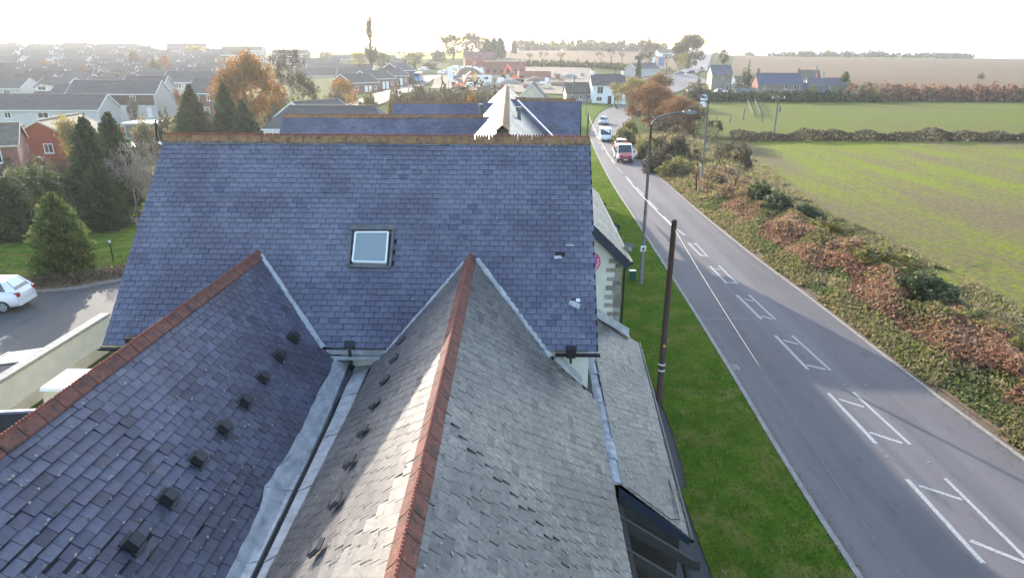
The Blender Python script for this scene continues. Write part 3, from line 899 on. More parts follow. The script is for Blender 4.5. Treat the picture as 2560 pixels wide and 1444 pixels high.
rt_main = ridge_mesh('ridge_tile', LT, .165, .175, 5, .085, 'ridge_ochre', 'crest_red')
rt_wing = ridge_mesh('ridge_tile', LT, .17, .155, 6, .05, 'ridge_red', 'crest_red')
ridge_run((MX0 - .02, MYR, MZR + .07), (MX1 + .02, MYR, MZR + .07), rt_main, LT, pub, 1, lambda k, n: k in (n - 3, n - 4) and False)
for o in [c for c in pub.children if c.name.startswith('ridge_tile')]:
    x = o.matrix_local.translation.x
    if MX1 - 1.00 < x + .2 < MX1 - .30:        # two tiles are missing near the right end
        bpy.data.objects.remove(o)
lw_top = pixB(648, 640, (0, MYE, MZE), main_p.n)
ridge_run((LX, YN, WZ + .06), (LX, 19.0, WZ + .06), rt_wing, LT, pub, 2)
ridge_run((rx(YN), YN, WZ + .06), (rx(19), 19.0, WZ + .06), rt_wing, LT, pub, 3)

# walls
def walls(x0, x1, y0, y1, z1, mat, name='wall', gable=None):
    mb = MB()
    P = [(x0, y0), (x1, y0), (x1, y1), (x0, y1)]
    lo = [(x, y, -.1) for x, y in P]; hi = [(x, y, z1) for x, y in P]
    mb.add(lo + hi, [(0, 1, 5, 4), (1, 2, 6, 5), (2, 3, 7, 6), (3, 0, 4, 7)])
    for ax, rz in (gable or []):
        if ax == 'x0': mb.add([(x0, y0, z1), (x0, y1, z1), (x0, (y0 + y1) / 2, rz)], [(1, 0, 2)])
        if ax == 'x1': mb.add([(x1, y0, z1), (x1, y1, z1), (x1, (y0 + y1) / 2, rz)], [(0, 1, 2)])
        if ax == 'y0': mb.add([(x0, y0, z1), (x1, y0, z1), ((x0 + x1) / 2, y0, rz)], [(0, 1, 2)])
        if ax == 'y1': mb.add([(x0, y1, z1), (x1, y1, z1), ((x0 + x1) / 2, y1, rz)], [(1, 0, 2)])
    return mb.build(name, mat, pub)
walls(MX0 + .25, MX1 - .22, MYE + .35, 2 * MYR - MYE - .35, MZE + .3, 'cream_render', gable=[('x0', MZR - .1), ('x1', MZR - .1)])
walls(LX - 3.1, -4.85, YN + .3, 17.5, 4.0, 'cream_render')
walls(-4.1, 1.72, YN + .3, 17.5, 3.6, 'cream_render')
walls(1.72, 3.55, 13.2, 24.0, 2.25, 'cream_render')
# gable wing wall, cut to the roof pitch
mb = MB()
gy = 24.0
mb.add([(-1.9, gy, -.1), (3.5, gy, -.1), (3.5, gy, 5.62), (.8, gy, 8.18), (-1.9, gy, 5.62), (3.5, 36.8, -.1), (3.5, 36.8, 5.62)], [(0, 1, 2, 3, 4), (1, 5, 6, 2)])
mb.build('gable_wall', 'cream_render', pub)
mb = MB(); mb.beam((3.76, gy - .34, 5.40), (.8, gy - .34, 8.2), .05, .30, up=(0, -1, 0)); mb.v = mb.v
mb = MB()
sd = Vector((.8 - 3.72, 0, 8.27 - 5.5)).normalized(); nn = Vector((-sd.z, 0, sd.x)) * -1
q0 = Vector((3.80, gy - .36, 5.40)); q1 = Vector((.8, gy - .36, 8.25))
dn = Vector((-sd.z, 0, sd.x)); dn = dn if dn.z < 0 else -dn
mb.prism([q0, q1, q1 + dn * .28, q0 + dn * .28], (0, .05, 0))
mb.build('bargeboard', 'navy_paint', pub)
mb = MB(); mb.prism([q0 + Vector((0, .05, 0)), q1 + Vector((0, .05, 0)), q1 + dn * .05 + Vector((0, .05, 0)), q0 + dn * .05 + Vector((0, .05, 0))], (0, .30, 0)); mb.build('soffit', 'navy_paint', pub)
mb = MB(); mb.tube([(3.80, gy - .3, 5.42), (3.80, 37, 5.42)], .06, 8); mb.build('gutter', 'black_plastic', pub)
mb = MB(); mb.tube([(3.62, gy + .12, 5.38), (3.60, gy + .12, .1)], .04, 8); mb.build('downpipe', 'black_plastic', pub)
# quoin stones up the corner
r = random.Random(3)
z = 2.55; k = 0
while z < 5.55:
    hgt = r.uniform(.15, .19)
    lng = r.uniform(.46, .62) if k % 2 == 0 else r.uniform(.22, .32)
    x1 = 3.5
    cuts = [x1 - lng, x1 - lng * r.uniform(.35, .55), x1] if k % 2 == 0 else [x1 - lng, x1]
    for a, b in zip(cuts, cuts[1:]):
        bm_ = MB().box(((a + b) / 2, gy - .012 + .05, z + hgt / 2), (b - a - .012, .14, hgt - .014), taper=(.96, 1))
        bm_.build('quoin_stone', r.choice(['stone', 'stone', 'rubble_stone', 'concrete']), pub)
    MB().box((3.5, gy + .22, z + hgt / 2), (.05, .26 if k % 2 else .16, hgt - .014)).build('quoin_stone', r.choice(['stone', 'rubble_stone']), pub)
    z += hgt; k += 1
# pink roundel with the end of a word
rc = pixBy(1474, 654, gy)
R_ = (pixBy(1501, 654, gy).x - rc.x)
mb = MB(); mb.cyl((rc.x, gy - .02, rc.z), (rc.x, gy - .055, rc.z), R_, 40)
sgn = mb.build('roundel_sign', 'pink_paint', pub)
def glyph(parent, txt, x, y, z, size, ang, mat):
    cu = bpy.data.curves.new('sign_letter', 'FONT'); cu.body = txt; cu.size = size; cu.extrude = .004; cu.align_x = 'CENTER'; cu.align_y = 'CENTER'
    o = bpy.data.objects.new('sign_letter', cu); COL.objects.link(o)
    dg_ = bpy.context.evaluated_depsgraph_get()
    me = bpy.data.meshes.new_from_object(o.evaluated_get(dg_)); me.materials.clear(); me.materials.append(MAT[mat])
    bpy.data.objects.remove(o)
    o = link('sign_letter', me, parent)
    o.matrix_local = Matrix.Translation((x, y, z)) @ Matrix.Rotation(math.pi / 2, 4, 'X') @ Matrix.Rotation(ang, 4, 'Z')
    return o
for ch, a in (('u', -.08), ('s', -.42), ('e', -.78)):
    glyph(sgn, ch, rc.x + R_ * .74 * math.cos(a), gy - .062, rc.z + R_ * .74 * math.sin(a), R_ * .5, a + math.pi / 2, 'white_paint')
for sx_, sz_ in ((.76, .24), (.45, .62)):
    st = MB()
    pts = []
    for k in range(10):
        rr_ = R_ * (.12 if k % 2 == 0 else .055); a = math.pi / 2 + k * math.pi / 5
        pts.append((rc.x + R_ * sx_ + rr_ * math.cos(a), gy - .058, rc.z + R_ * sz_ + rr_ * math.sin(a)))
    st.prism(pts, (0, -.006, 0)); st.build('sign_star', 'white_paint', sgn)
# floodlights along that eave
for (u, v, big) in ((1506, 512, 0), (1539, 567, 0), (1573, 617, 1)):
    o_ = pixB(u, v, (3.95, 0, 0), (1, 0, 0))
    fl = link('floodlight', None, pub); fl.location = o_
    fl.empty_display_size = .1
    Rm = Euler((math.radians(35), math.radians(15), math.radians(-30))).to_matrix()
    MB().box((0, 0, 0), (.34, .16, .26), Rm).build('lamp_housing', 'black_plastic' if not big else 'galvanised', fl)
    MB().box(Rm @ Vector((0, -.086, 0)), (.30, .015, .22), Rm).build('lamp_glass', 'light_lens', fl)
    mb = MB(); mb.tube([(0, .04, -.1), (-.05, .05, -.22), (-.16, .05, -.25)], .025, 6); mb.build('bracket', 'black_plastic', fl)

# skylight
c = sk_c
n_ = main_p.n
sky_w = link('skylight', None, pub); sky_w.location = (0, 0, 0)
def bar(a, b, w, h, mat, name, par, lift=.0):
    mb = MB(); mb.beam(Vector(a) + n_ * (h / 2 + lift), Vector(b) + n_ * (h / 2 + lift), w, h, up=n_); return mb.build(name, mat, par)
bar(c[0], c[3], .07, .12, 'galvanised', 'side_flashing', sky_w); bar(c[1], c[2], .07, .12, 'galvanised', 'side_flashing', sky_w)
bar(c[3] + Vector((-.05, 0, 0)), c[2] + Vector((.05, 0, 0)), .16, .15, 'galvanised', 'top_hood', sky_w); bar(c[0], c[1], .08, .10, 'galvanised', 'bottom_flashing', sky_w)
ins = [c[0].lerp(c[2], .10), c[1].lerp(c[3], .10), c[2].lerp(c[0], .12), c[3].lerp(c[1], .12)]
for a, b in ((0, 3), (1, 2), (0, 1), (3, 2)):
    bar(ins[a], ins[b], .045, .13, 'white_paint', 'sash', sky_w)
MB().add([p + n_ * .105 for p in ins], [(0, 1, 2, 3)]).build('pane', 'skylight_glass', sky_w)

# lead valleys and the gutter between the wings
def ribbon(name, pts, w, plane_n, mat, parent, lift=.05, jit=.0, seed=1, th=.012):
    r = random.Random(seed); mb = MB()
    P = [Vector(p) for p in pts]
    rows = []
    for i, p in enumerate(P):
        d = (P[min(i + 1, len(P) - 1)] - P[max(i - 1, 0)]).normalized(); s_ = d.cross(Vector(plane_n)).normalized()
        wa, wb = w / 2 * (1 + r.uniform(-jit, jit)), w / 2 * (1 + r.uniform(-jit, jit))
        rows.append((p - s_ * wa + Vector(plane_n) * (lift * .4), p + Vector(plane_n) * (lift + r.uniform(-.01, .012)), p + s_ * wb + Vector(plane_n) * (lift * .4)))
    for a, b in zip(rows, rows[1:]):
        mb.add([a[0], a[1], a[2], b[0], b[1], b[2]], [(0, 1, 4, 3), (1, 2, 5, 4)])
    return mb.build(name, mat, parent, smooth=True)
def seq(a, b, n): return [Vector(a).lerp(Vector(b), k / (n - 1)) for k in range(n)]
vp = lambda u, v: pixB(u, v, (0, MYE, MZE), main_p.n)
_va = Vector((LX + .06, MYE + (WZ - .05 - MZE), WZ - .05)); _vb = Vector((LX + (WZ - 4.98) / LS, MYE - .02, 4.98))
ribbon('lead_valley', seq(_va, _vb, 18), .20, (main_p.n + lw_r.n).normalized(), 'lead', pub, .105, .2, 2)
ribbon('lead_valley', seq(vp(1172, 644), vp(965, 884), 16), .13, main_p.n, 'lead', pub, .06, .2, 3)
ribbon('lead_valley', seq(vp(1192, 648), vp(1376, 892), 16), .15, main_p.n, 'lead', pub, .06, .2, 4)
mb = MB(); mb.add([vp(786, 872) + n_ * .08, vp(812, 878) + n_ * .10, vp(806, 890) + Vector((.05, -.1, 0)), vp(784, 890) + Vector((0, -.12, -.02))], [(0, 3, 2, 1)]); mb.build('lead_apron', 'lead', pub)
# main eave: gutters, hoppers, lead at the middle
gz = MZE - .06
def halfgutter(x0, x1, name='gutter'):
    mb = MB()
    pr_ = [(.08 * math.cos(a), .075 * math.sin(a)) for a in [math.pi + math.pi * k / 6 for k in range(7)]]
    for (y0, z0), (y1, z1) in zip(pr_, pr_[1:]):
        mb.add([(x0, MYE - .07 + y0, gz + z0), (x1, MYE - .07 + y0, gz + z0), (x1, MYE - .07 + y1, gz + z1), (x0, MYE - .07 + y1, gz + z1)], [(0, 1, 2, 3)])
        mb.add([(x0, MYE - .07 + y0 * .85, gz + z0 * .85), (x1, MYE - .07 + y0 * .85, gz + z0 * .85), (x1, MYE - .07 + y1 * .85, gz + z1 * .85), (x0, MYE - .07 + y1 * .85, gz + z1 * .85)], [(3, 2, 1, 0)])
    return mb.build(name, 'black_plastic', pub)
halfgutter(MX0 - .08, vp(345, 855).x + .3); halfgutter(vp(1388, 885).x, MX1 + .04)
for u, v, sz in ((1427, 880, .24), (328, 852, .2)):
    p = pixBy(u, v, MYE - .12)
    ho = link('rainwater_hopper', None, pub); ho.location = p
    MB().box((0, 0, .0), (sz, .2, sz * 1.15), taper=(1.15, 1.15)).build('hopper_body', 'black_plastic', ho)
    mb = MB(); mb.tube([(0, 0, -sz * .5), (0, .02, -sz * .9), (.02, .12, -sz * 1.5)], .035, 8); mb.build('outlet_pipe', 'black_plastic', ho)
a_, b_ = pixBy(815, 876, MYE - .02), pixBy(962, 882, MYE - .02)
mb = MB(); mb.box(((a_.x + b_.x) / 2, MYE - .03, a_.z - .03), (b_.x - a_.x, .04, .13)); mb.build('lead_apron', 'lead', pub)
mb = MB(); mb.box(((a_.x + b_.x) / 2, MYE - .10, a_.z - .17), (b_.x - a_.x - .2, .12, .07)); mb.build('lead_gutter', 'lead', pub)
p = pixBy(873, 862, MYE - .02)
fl = link('floodlight', None, pub); fl.location = p
Rm = Euler((math.radians(-35), 0, 0)).to_matrix()
MB().box((0, 0, .02), (.26, .05, .19), Rm).build('lamp_housing', 'black_plastic', fl)
for s_ in (-1, 1):
    mb = MB(); mb.tube([(s_ * .13, 0, .03), (s_ * .13, .02, -.18)], .012, 5); mb.build('bracket', 'black_plastic', fl)
mb = MB(); mb.tube([(0, 0, -.14), (.02, -.04, -.3), (.04, -.1, -.55)], .05, 7); mb.build('outlet_pipe', 'black_plastic', fl)
# valley floor
zf = 4.30
vR = [pixBz(u, v, zf + .02) for u, v in ((932, 905), (905, 960), (873, 1035), (838, 1105), (775, 1250), (690, 1444), (640, 1560))]
vL_ = [pixB(u, v, lw_r.c[0], lw_r.n) for u, v in ((838, 905), (800, 985), (765, 1060), (722, 1140), (662, 1230), (655, 1270), (620, 1350), (575, 1444), (500, 1600))]
vC = [pixBz(u, v, zf) for u, v in ((885, 905), (862, 960), (828, 1040), (790, 1120), (720, 1265), (640, 1430), (560, 1600))]
mb = MB()
mb.add([(-5.2, YN, zf - .06), (-3.9, YN, zf - .06), (-3.9, 17.4, zf - .06), (-5.2, 17.4, zf - .06)], [(0, 1, 2, 3)])
mb.build('gutter_floor', 'gutter_dirt', pub)
r = random.Random(9)
cR = resample([(p.x + .055, p.y, 0) for p in vC], 30); cL = resample([(p.x - .05, p.y, 0) for p in vC], 30)
rR = resample([(p.x, p.y, 0) for p in vR], 30); rL = resample([(p.x, p.y, 0) for p in vL_], 30)
def lwz(x): return WZ + (LX - x) * LS
for seg in range(5):
    mb = MB(); i0, i1 = seg * 6, min(29, seg * 6 + 6)
    for i in range(i0, i1):
        a0, a1, b0, b1 = cR[i], cR[i + 1], rR[i], rR[i + 1]
        mb.add([(a0.x, a0.y, zf), (b0.x, b0.y, zf + .06), (b1.x, b1.y, zf + .06), (a1.x, a1.y, zf), (a0.x, a0.y, zf - .06), (a1.x, a1.y, zf - .06)], [(3, 2, 1, 0), (0, 4, 5, 3)])
    mb.build('lead_sheet', 'lead', pub, smooth=False)
    mb = MB(); mb.tube([(cR[i0].x, cR[i0].y, zf + .012), (rR[i0].x, rR[i0].y, zf + .075)], .016, 6); mb.build('lead_roll', 'lead', pub)
    mb = MB()
    i0, i1 = seg * 6, min(29, seg * 6 + 6)
    for i in range(i0, i1):
        rows = []
        for k, (cc, ee) in enumerate(((cL[i], rL[i]), (cL[i + 1], rL[i + 1]))):
            xs = [ee.x + (cc.x - ee.x) * q for q in (0, .2, .5, .8, 1)]
            rr_ = random.Random(int(i + k) * 7 + 1)
            jx = rr_.uniform(-.025, .025)
            row = []
            for q, x in enumerate(xs):
                yy = ee.y + (cc.y - ee.y) * (q / 4)
                z_ = max(lwz(x) + .085, zf + .005) + rr_.uniform(0, .018)
                row.append((x + (jx if q == 0 else 0), yy, z_))
            rows.append(row)
        for q in range(4):
            mb.add([rows[0][q], rows[0][q + 1], rows[1][q + 1], rows[1][q]], [(3, 2, 1, 0)])
        mb.add([rows[0][4], rows[1][4], (rows[1][4][0], rows[1][4][1], zf - .06), (rows[0][4][0], rows[0][4][1], zf - .06)], [(0, 1, 2, 3)])
    mb.build('lead_sheet', 'lead', pub, smooth=False)
    e0, c0 = rL[i0], cL[i0]
    mb = MB(); mb.tube([(e0.x, e0.y, lwz(e0.x) + .08), ((e0.x + c0.x) / 2, (e0.y + c0.y) / 2, max(lwz((e0.x + c0.x) / 2) + .08, zf + .02)), (c0.x, c0.y, max(lwz(c0.x) + .07, zf + .02))], .016, 6); mb.build('lead_roll', 'lead', pub)
# slate vents
def vent(u, v, patch, big):
    p = pixB(u, v, patch.c[0], patch.n)
    y = Vector((0, 1, 0)); up = (patch.c[3] - patch.c[0]).normalized(); n = patch.n
    M = Matrix((y, up, n)).transposed()
    o = link('roof_vent', None, pub); o.location = p
    MB().box(M @ Vector((0, 0, .035)), (.32 if big else .26, .34 if big else .24, .02), M).build('vent_flange', 'black_plastic', o)
    hz_ = .13 if big else .055
    MB().box(M @ Vector((0, 0, .04 + hz_ / 2)), (.26, .24 if big else .2, hz_), M, taper=(.86, .8)).build('vent_hood', 'black_plastic' if big else 'slate_grey', o)
    MB().box(M @ Vector((0, -.125, .075)), (.22, .012, .05), M).build('vent_grille', 'galvanised', o)
for u, v in ((330, 1362), (417, 1248), (492, 1152), (557, 1073), (610, 1007), (655, 947), (697, 893), (733, 848)):
    vent(u, v, lw_r, 1)
for u, v in ((798, 1372), (845, 1255), (880, 1157), (912, 1079), (941, 1011), (966, 951), (989, 898), (1006, 854)):
    vent(u, v, rw_l, 0)
# patched and slipped slates on the right of the main slope
for u, v, w, h, a, mt in ((1437, 763, .34, .16, -.5, 'lead'), (1425, 615, .25, .05, 0, 'lead'), (1395, 645, .22, .10, .1, 'lead'), (1445, 752, .12, .10, 0, 'white_paint'), (1432, 750, .1, .07, 0, 'black_plastic')):
    p = vp(u, v); up = (main_p.c[3] - main_p.c[0]).normalized(); x = Vector((1, 0, 0))
    x2 = x * math.cos(a) + up * math.sin(a); u2 = n_.cross(x2)
    MB().add([p - x2 * w / 2 - u2 * h / 2 + n_ * .06, p + x2 * w / 2 - u2 * h / 2 + n_ * .06, p + x2 * w / 2 * .8 + u2 * h / 2 + n_ * .055, p - x2 * w / 2 + u2 * h / 2 + n_ * .055], [(0, 1, 2, 3)]).build('slate_patch', mt, pub)
# lead flashing down the main wall beside the right wing, lead capping beside the lean-to
fp = [pixBy(u, v, MYE + .3) for u, v in ((1390, 893), (1455, 962))]
mb = MB(); w_ = Vector((.10, 0, .16))
mb.add([fp[0] + Vector((0, 0, .05)), fp[1] + Vector((0, 0, .05)), fp[1] + w_ + Vector((-.12, -.0, .1)), fp[0] + w_ + Vector((-.05, 0, 0)), fp[0] + Vector((-.1, -.22, -.02)), fp[1] + Vector((-.1, -.25, -.05))], [(0, 1, 2, 3), (4, 5, 1, 0)])
mb.build('lead_flashing', 'lead', pub)
for k in range(12):
    y0 = 13.0 + k * .92; y1 = y0 + .90
    mb = MB(); pr_ = []
    for q in range(7):
        a = math.pi * q / 6
        pr_.append((2.02 - .17 * math.cos(a) + .03 * math.sin(k), 3.46 + .085 * math.sin(a) * (1 + .35 * math.sin(k * 2.1))))
    for (xa, za), (xb, zb) in zip(pr_, pr_[1:]):
        mb.add([(xa, y0, za), (xb, y0, zb), (xb, y1, zb), (xa, y1, za)], [(0, 3, 2, 1)])
    mb.add([(x_, y0, z_) for x_, z_ in pr_], [tuple(range(7))])
    mb.build('lead_cap', 'lead_dull', pub, smooth=False)
    MB().box((2.02, y1, 3.44), (.37, .03, .20)).build('lead_roll', 'lead_dull', pub) if k < 11 else None
mb = MB(); mb.box((1.90, 9.2, 3.40), (.12, 12.6, .09)); mb.build('gutter', 'black_plastic', pub)
# lean-to near end: fascia, verge, its gutter
mb = MB(); mb.prism([Vector((2.1, 12.86, 3.46)), Vector((3.76, 12.86, 2.18)), Vector((3.76, 12.86, 1.98)), Vector((2.1, 12.86, 3.16))], (0, .06, 0)); mb.build('fascia_board', 'navy_paint', pub)
mb = MB(); mb.tube([(3.80, 12.8, 2.14), (4.33, 24.0, 2.14)], .055, 8); mb.build('gutter', 'black_plastic', pub)
mb = MB(); mb.add([(2.1, 12.9, 0), (3.55, 12.9, 0), (3.55, 12.9, 2.2), (2.1, 12.9, 3.3)], [(0, 1, 2, 3)]); mb.build('painted_shade_end_wall', 'timber_dark', pub)  # shade under the fascia put into this end wall's colour; no timber boards
mb = MB(); mb.tube([Vector((2.3, 12.92, 3.46)), Vector((3.3, 12.95, 2.62)), Vector((3.58, 13.2, 2.42)), Vector((3.62, 14.0, 2.40)), Vector((3.66, 14.8, 2.36))], .012, 5); mb.build('cable', 'black_plastic', pub)
# lead and soakers where the lean-to meets the gable wall
mb = MB(); mb.add([(2.2, 23.93, 3.56), (3.9, 23.93, 2.52), (3.9, 23.93, 2.78), (2.2, 23.93, 3.84), (2.2, 23.6, 3.58), (3.9, 23.6, 2.55)], [(0, 1, 2, 3), (4, 5, 1, 0)]); mb.build('lead_flashing', 'lead', pub)

# timber pergola rafters beside the near wing
perg = thing('pergola', 'dark timber pergola with slanting rafters under the near right eave', 'pergola', (0, 0, 0), -YB)
mb = MB(); mb.beam((2.12, 2.5, 3.05), (2.12, 12.7, 3.05), .09, .22); mb.build('wall_plate', 'timber_dark', perg)
for k in range(9):
    y = 12.2 - k * 1.02
    mb = MB(); mb.prism([Vector((2.05, y, 3.22)), Vector((3.72, y, 2.10)), Vector((3.86, y, 2.08)), Vector((3.86, y, 1.85)), Vector((3.70, y, 1.85)), Vector((2.05, y, 2.95))], (0, .085, 0))
    mb.build('rafter', 'timber_dark', perg)
mb = MB(); mb.beam((3.55, 2.5, 1.90), (3.55, 12.5, 1.90), .10, .18); mb.build('purlin', 'timber_dark', perg)
for y in (12.0, 8.5, 5.0):
    mb = MB(); mb.box((3.55, y, .9), (.12, .12, 1.85)); mb.build('post', 'timber_dark', perg)
for k, (x, y) in enumerate(((2.75, 11.2), (3.2, 10.1))):
    bt = thing('notice_board', ['pale notice board hanging under the upper pergola rafters', 'pale notice board hanging under the lower pergola rafters'][k], 'sign', (0, 0, 0), -YB)
    MB().box((x, y, 1.75), (.36, .03, .5)).build('board', 'cream_wall', bt)
    MB().box((x, y - .02, 1.75), (.40, .012, .54)).build('frame', 'timber_dark', bt)

# ------------------------------------------------------------------ the rear block of the same school-like building
rear = thing('rear_block', 'rear slate block with a long pale ridge and blue gable behind the pub', 'building', (0, 0, 0), 0)
RV, RF, RT, RM = [], [], [], []
out = (RV, RF, RT, RM)
def roofpair(a, b, half, drop, mi, name_seed, ext=0, keep=None, both=True):
    """ridge from a to b (3d); slopes both sides"""
    a, b = Vector(a), Vector(b); d = (b - a).normalized(); s = Vector((d.y, -d.x, 0))
    P1 = Patch(a + s * half - Vector((0, 0, drop)), b + s * half - Vector((0, 0, drop)), b, a)
    P2 = Patch(b - s * half - Vector((0, 0, drop)), a - s * half - Vector((0, 0, drop)), a, b)
    for P_ in (P1, P2):
        if P_.n.z < 0: P_.n = -P_.n
        lay(P_, mi, .20, .30, keep, .016, .012, name_seed, near=False, out=out)
        o = len(RV)
        RV.extend([tuple(P_.P(x, y, -.012)) for x, y in ((0, 0), (1, 0), (1, 1), (0, 1))]); RF.append((o, o + 1, o + 2, o + 3)); RT.append(.5); RM.append(4)
    return P1, P2
hn, hf = aty(1256, 320, 28.2), aty(1266, 213, 69.5)
hz = (hn.z + hf.z) / 2
hall = roofpair(hn, hf, 4.2, 3.9, 2, 21)
c1 = roofpair((-13.9, 42.4, 9.0), (-1.0, 42.4, 9.0), 4.6, 3.9, 0, 22)
c2 = roofpair((-9.4, 55.7, 9.0), (-1.0, 55.7, 9.0), 4.4, 3.8, 0, 23)
c3 = roofpair((-.2, 52.2, 9.48), (5.05, 51.6, 9.40), 4.2, 3.6, 0, 24)
mb = MB(); mb.v, mb.f, mb.t, mb.m = RV, RF, RT, RM
mb.build('slates', SMATS, rear, tone=True)['kind'] = 'stuff'
rt_rear = ridge_mesh('ridge_tile', .45, .16, .15, 4, .06, 'ridge_ochre', 'crest_red')
rt_hall = ridge_mesh('ridge_tile', .45, .30, .22, 0, 0, 'ridge_ochre', 'crest_red')
ridge_run((-13.9, 42.4, 9.07), (-1.6, 42.4, 9.07), rt_rear, .45, rear, 31)
ridge_run((-9.4, 55.7, 9.07), (-2.6, 55.7, 9.07), rt_rear, .45, rear, 32)
ridge_run((.2, 52.2, 9.55), (5.05, 51.6, 9.47), rt_rear, .45, rear, 33)
ridge_run(hn + Vector((0, 0, .07)), hf + Vector((0, 0, .07)), rt_hall, .45, rear, 34)
def rwall(pts, mat, name='wall'):
    mb = MB(); n = len(pts); mb.add([Vector(p) for p in pts], [tuple(range(n))]); return mb.build(name, mat, rear)
def rbox(x0, x1, y0, y1, z1, mat, name='wall'):
    mb = MB(); mb.box(((x0 + x1) / 2, (y0 + y1) / 2, z1 / 2 - .05), (x1 - x0, y1 - y0, z1 + .1)); return mb.build(name, mat, rear)
rbox(hn.x - 3.7, hn.x + 3.7, 28.7, 69, 5.6, 'cream_render'); rbox(-13.6, -2, 38.3, 46.5, 5.2, 'cream_render'); rbox(-9.1, -2, 51.8, 59.6, 5.2, 'cream_render'); rbox(1, 4.85, 48.2, 55.4, 5.8, 'cream_render')
g0 = hn
mb = MB(); mb.prism([(g0.x - 4.0, 28.55, g0.z - 3.75), (g0.x + 4.0, 28.55, g0.z - 3.75), (g0.x, 28.55, g0.z - .08)], (0, .12, 0)); mb.build('gable_panel', 'blue_paint', rear)
for s_ in (-1, 1):
    mb = MB(); mb.prism([(g0.x, 28.4, g0.z - .02), (g0.x + s_ * 4.2, 28.4, g0.z - 3.95), (g0.x + s_ * 4.2, 28.4, g0.z - 4.15), (g0.x, 28.4, g0.z - .24)], (0, .08, 0)); mb.build('bargeboard', 'timber_grey', rear)
for gx, yy, z0, hw in ((-13.62, 42.4, 5.1, 4.1), (-9.12, 55.7, 5.1, 4.0), (4.86, 51.8, 5.8, 3.6)):
    rwall([(gx, yy - hw, z0), (gx, yy + hw, z0), (gx, yy, 8.85)], 'cream_render', 'gable_wall')
for u, v, y in ((1202, 275, 47), (1298, 284, 41)):      # two flues
    p = aty(u, v, y)
    fl = link('flue', None, rear); fl.location = (p.x, p.y, p.z - .9)
    mb = MB(); mb.tube([(0, 0, -.6), (0, 0, 1.1)], .11, 10); mb.build('flue_pipe', 'galvanised', fl)
    mb = MB(); mb.tube([(0, 0, 1.05), (0, 0, 1.28)], .2, 10); mb.build('flue_cap', 'galvanised', fl)
for s_, P_ in ((1, hall[0]), (-1, hall[1])):
    pass
mb = MB()
for k in range(10):     # lead along the hall's right valley
    t0, t1 = k / 10, (k + 1) / 10
    a = aty(1292, 250, 51.5).lerp(aty(1385, 345, 40), t0); b = aty(1292, 250, 51.5).lerp(aty(1385, 345, 40), t1)
    mb.add([a, b, b + Vector((.13, .05, .0)), a + Vector((.13, .05, 0))], [(0, 1, 2, 3)])
mb.build('lead_valley', 'lead', rear)

# ------------------------------------------------------------------ garden wall, shelter, tank, small roof by the car park
gwl = thing('garden_wall', 'cream rendered boundary wall with grey coping beside the car park', 'wall')
wa, wb = Vector((-18.6, 4, 0)), Vector((-18.1, 28.3, 0))
d = (wb - wa).normalized(); nrm = Vector((d.y, -d.x, 0))
mb = MB(); mb.beam(wa + Vector((0, 0, .72)), wb + Vector((0, 0, .72)), .24, 1.55); mb.build('wall_panel', 'cream_render', gwl)
mb = MB(); mb.beam(wa + Vector((0, 0, .22)) + nrm * .1, wb + Vector((0, 0, .22)) + nrm * .1, .16, .46); mb.build('plinth', 'cream_wall', gwl)
nco = 12
for k in range(nco):
    a = wa.lerp(wb, k / nco); b = wa.lerp(wb, (k + 1) / nco) - d * .015
    mb = MB(); mb.beam(a + Vector((0, 0, 1.56)), b + Vector((0, 0, 1.56)), .42, .13); mb.build('coping', 'concrete', gwl)
shel = thing('cycle_shelter', 'low corrugated metal shelter roof behind the cream boundary wall', 'shelter')
sa, sb_ = wa.lerp(wb, .60) - nrm * .4, wa.lerp(wb, .86) - nrm * .4
for k in range(5):
    a = sa.lerp(sb_, k / 5); b = sa.lerp(sb_, (k + 1) / 5)
    mb = MB(); nn_ = 12
    for q in range(nn_):
        t0, t1 = q / nn_, (q + 1) / nn_
        z0, z1 = (.03 if q % 2 else 0), (.03 if (q + 1) % 2 else 0)
        A0, A1 = a.lerp(b, t0), a.lerp(b, t1)
        o1 = -nrm * 1.5
        mb.add([A0 + Vector((0, 0, 1.45 + z0)), A1 + Vector((0, 0, 1.45 + z1)), A1 + o1 + Vector((0, 0, 1.22 + z1)), A0 + o1 + Vector((0, 0, 1.22 + z0))], [(0, 1, 2, 3)])
    if k != 3: mb.build('roof_sheet', 'corrugated', shel)
    mb = MB(); mb.beam(a + Vector((0, 0, 1.40)), a - nrm * 1.55 + Vector((0, 0, 1.17)), .07, .10); mb.build('rafter', 'galvanised', shel)
    mb = MB(); mb.beam(a - nrm * 1.5 + Vector((0, 0, 1.17)), a - nrm * 1.5, .07, .07); mb.build('post', 'galvanised', shel)
mb = MB(); mb.beam(sa - nrm * 1.55 + Vector((0, 0, 1.19)), sb_ - nrm * 1.55 + Vector((0, 0, 1.19)), .08, .12); mb.build('front_rail', 'galvanised', shel)
tk = thing('oil_tank', 'cream box tank with a flat white lid behind the left ridge', 'tank', pixBz(0, 0, 0) if False else atz(178, 1000, 1.0) * 1)
tk.location.z = 0
MB().box((.5, .1, .85), (2.3, 1.7, 1.7), taper=(.82, .82)).build('tank_body', 'cream_wall', tk)
MB().box((.5, .1, 1.76), (2.05, 1.55, .12), taper=(.96, .96)).build('lid', 'white_render', tk)
mb = MB(); ga, gb = atz(-20, 1032, 2.9), atz(97, 1026, 2.9)
mb.beam(ga, gb, .10, .10); mb.build('gutter', 'white_paint', thing('low_outhouse', 'low outhouse with blue slates and white gutter at left edge', 'outhouse'))
oh = bpy.data.objects['low_outhouse']
q = [low_p.P(0, 0), low_p.P(1, 0), low_p.P(1, 1), low_p.P(0, 1)]
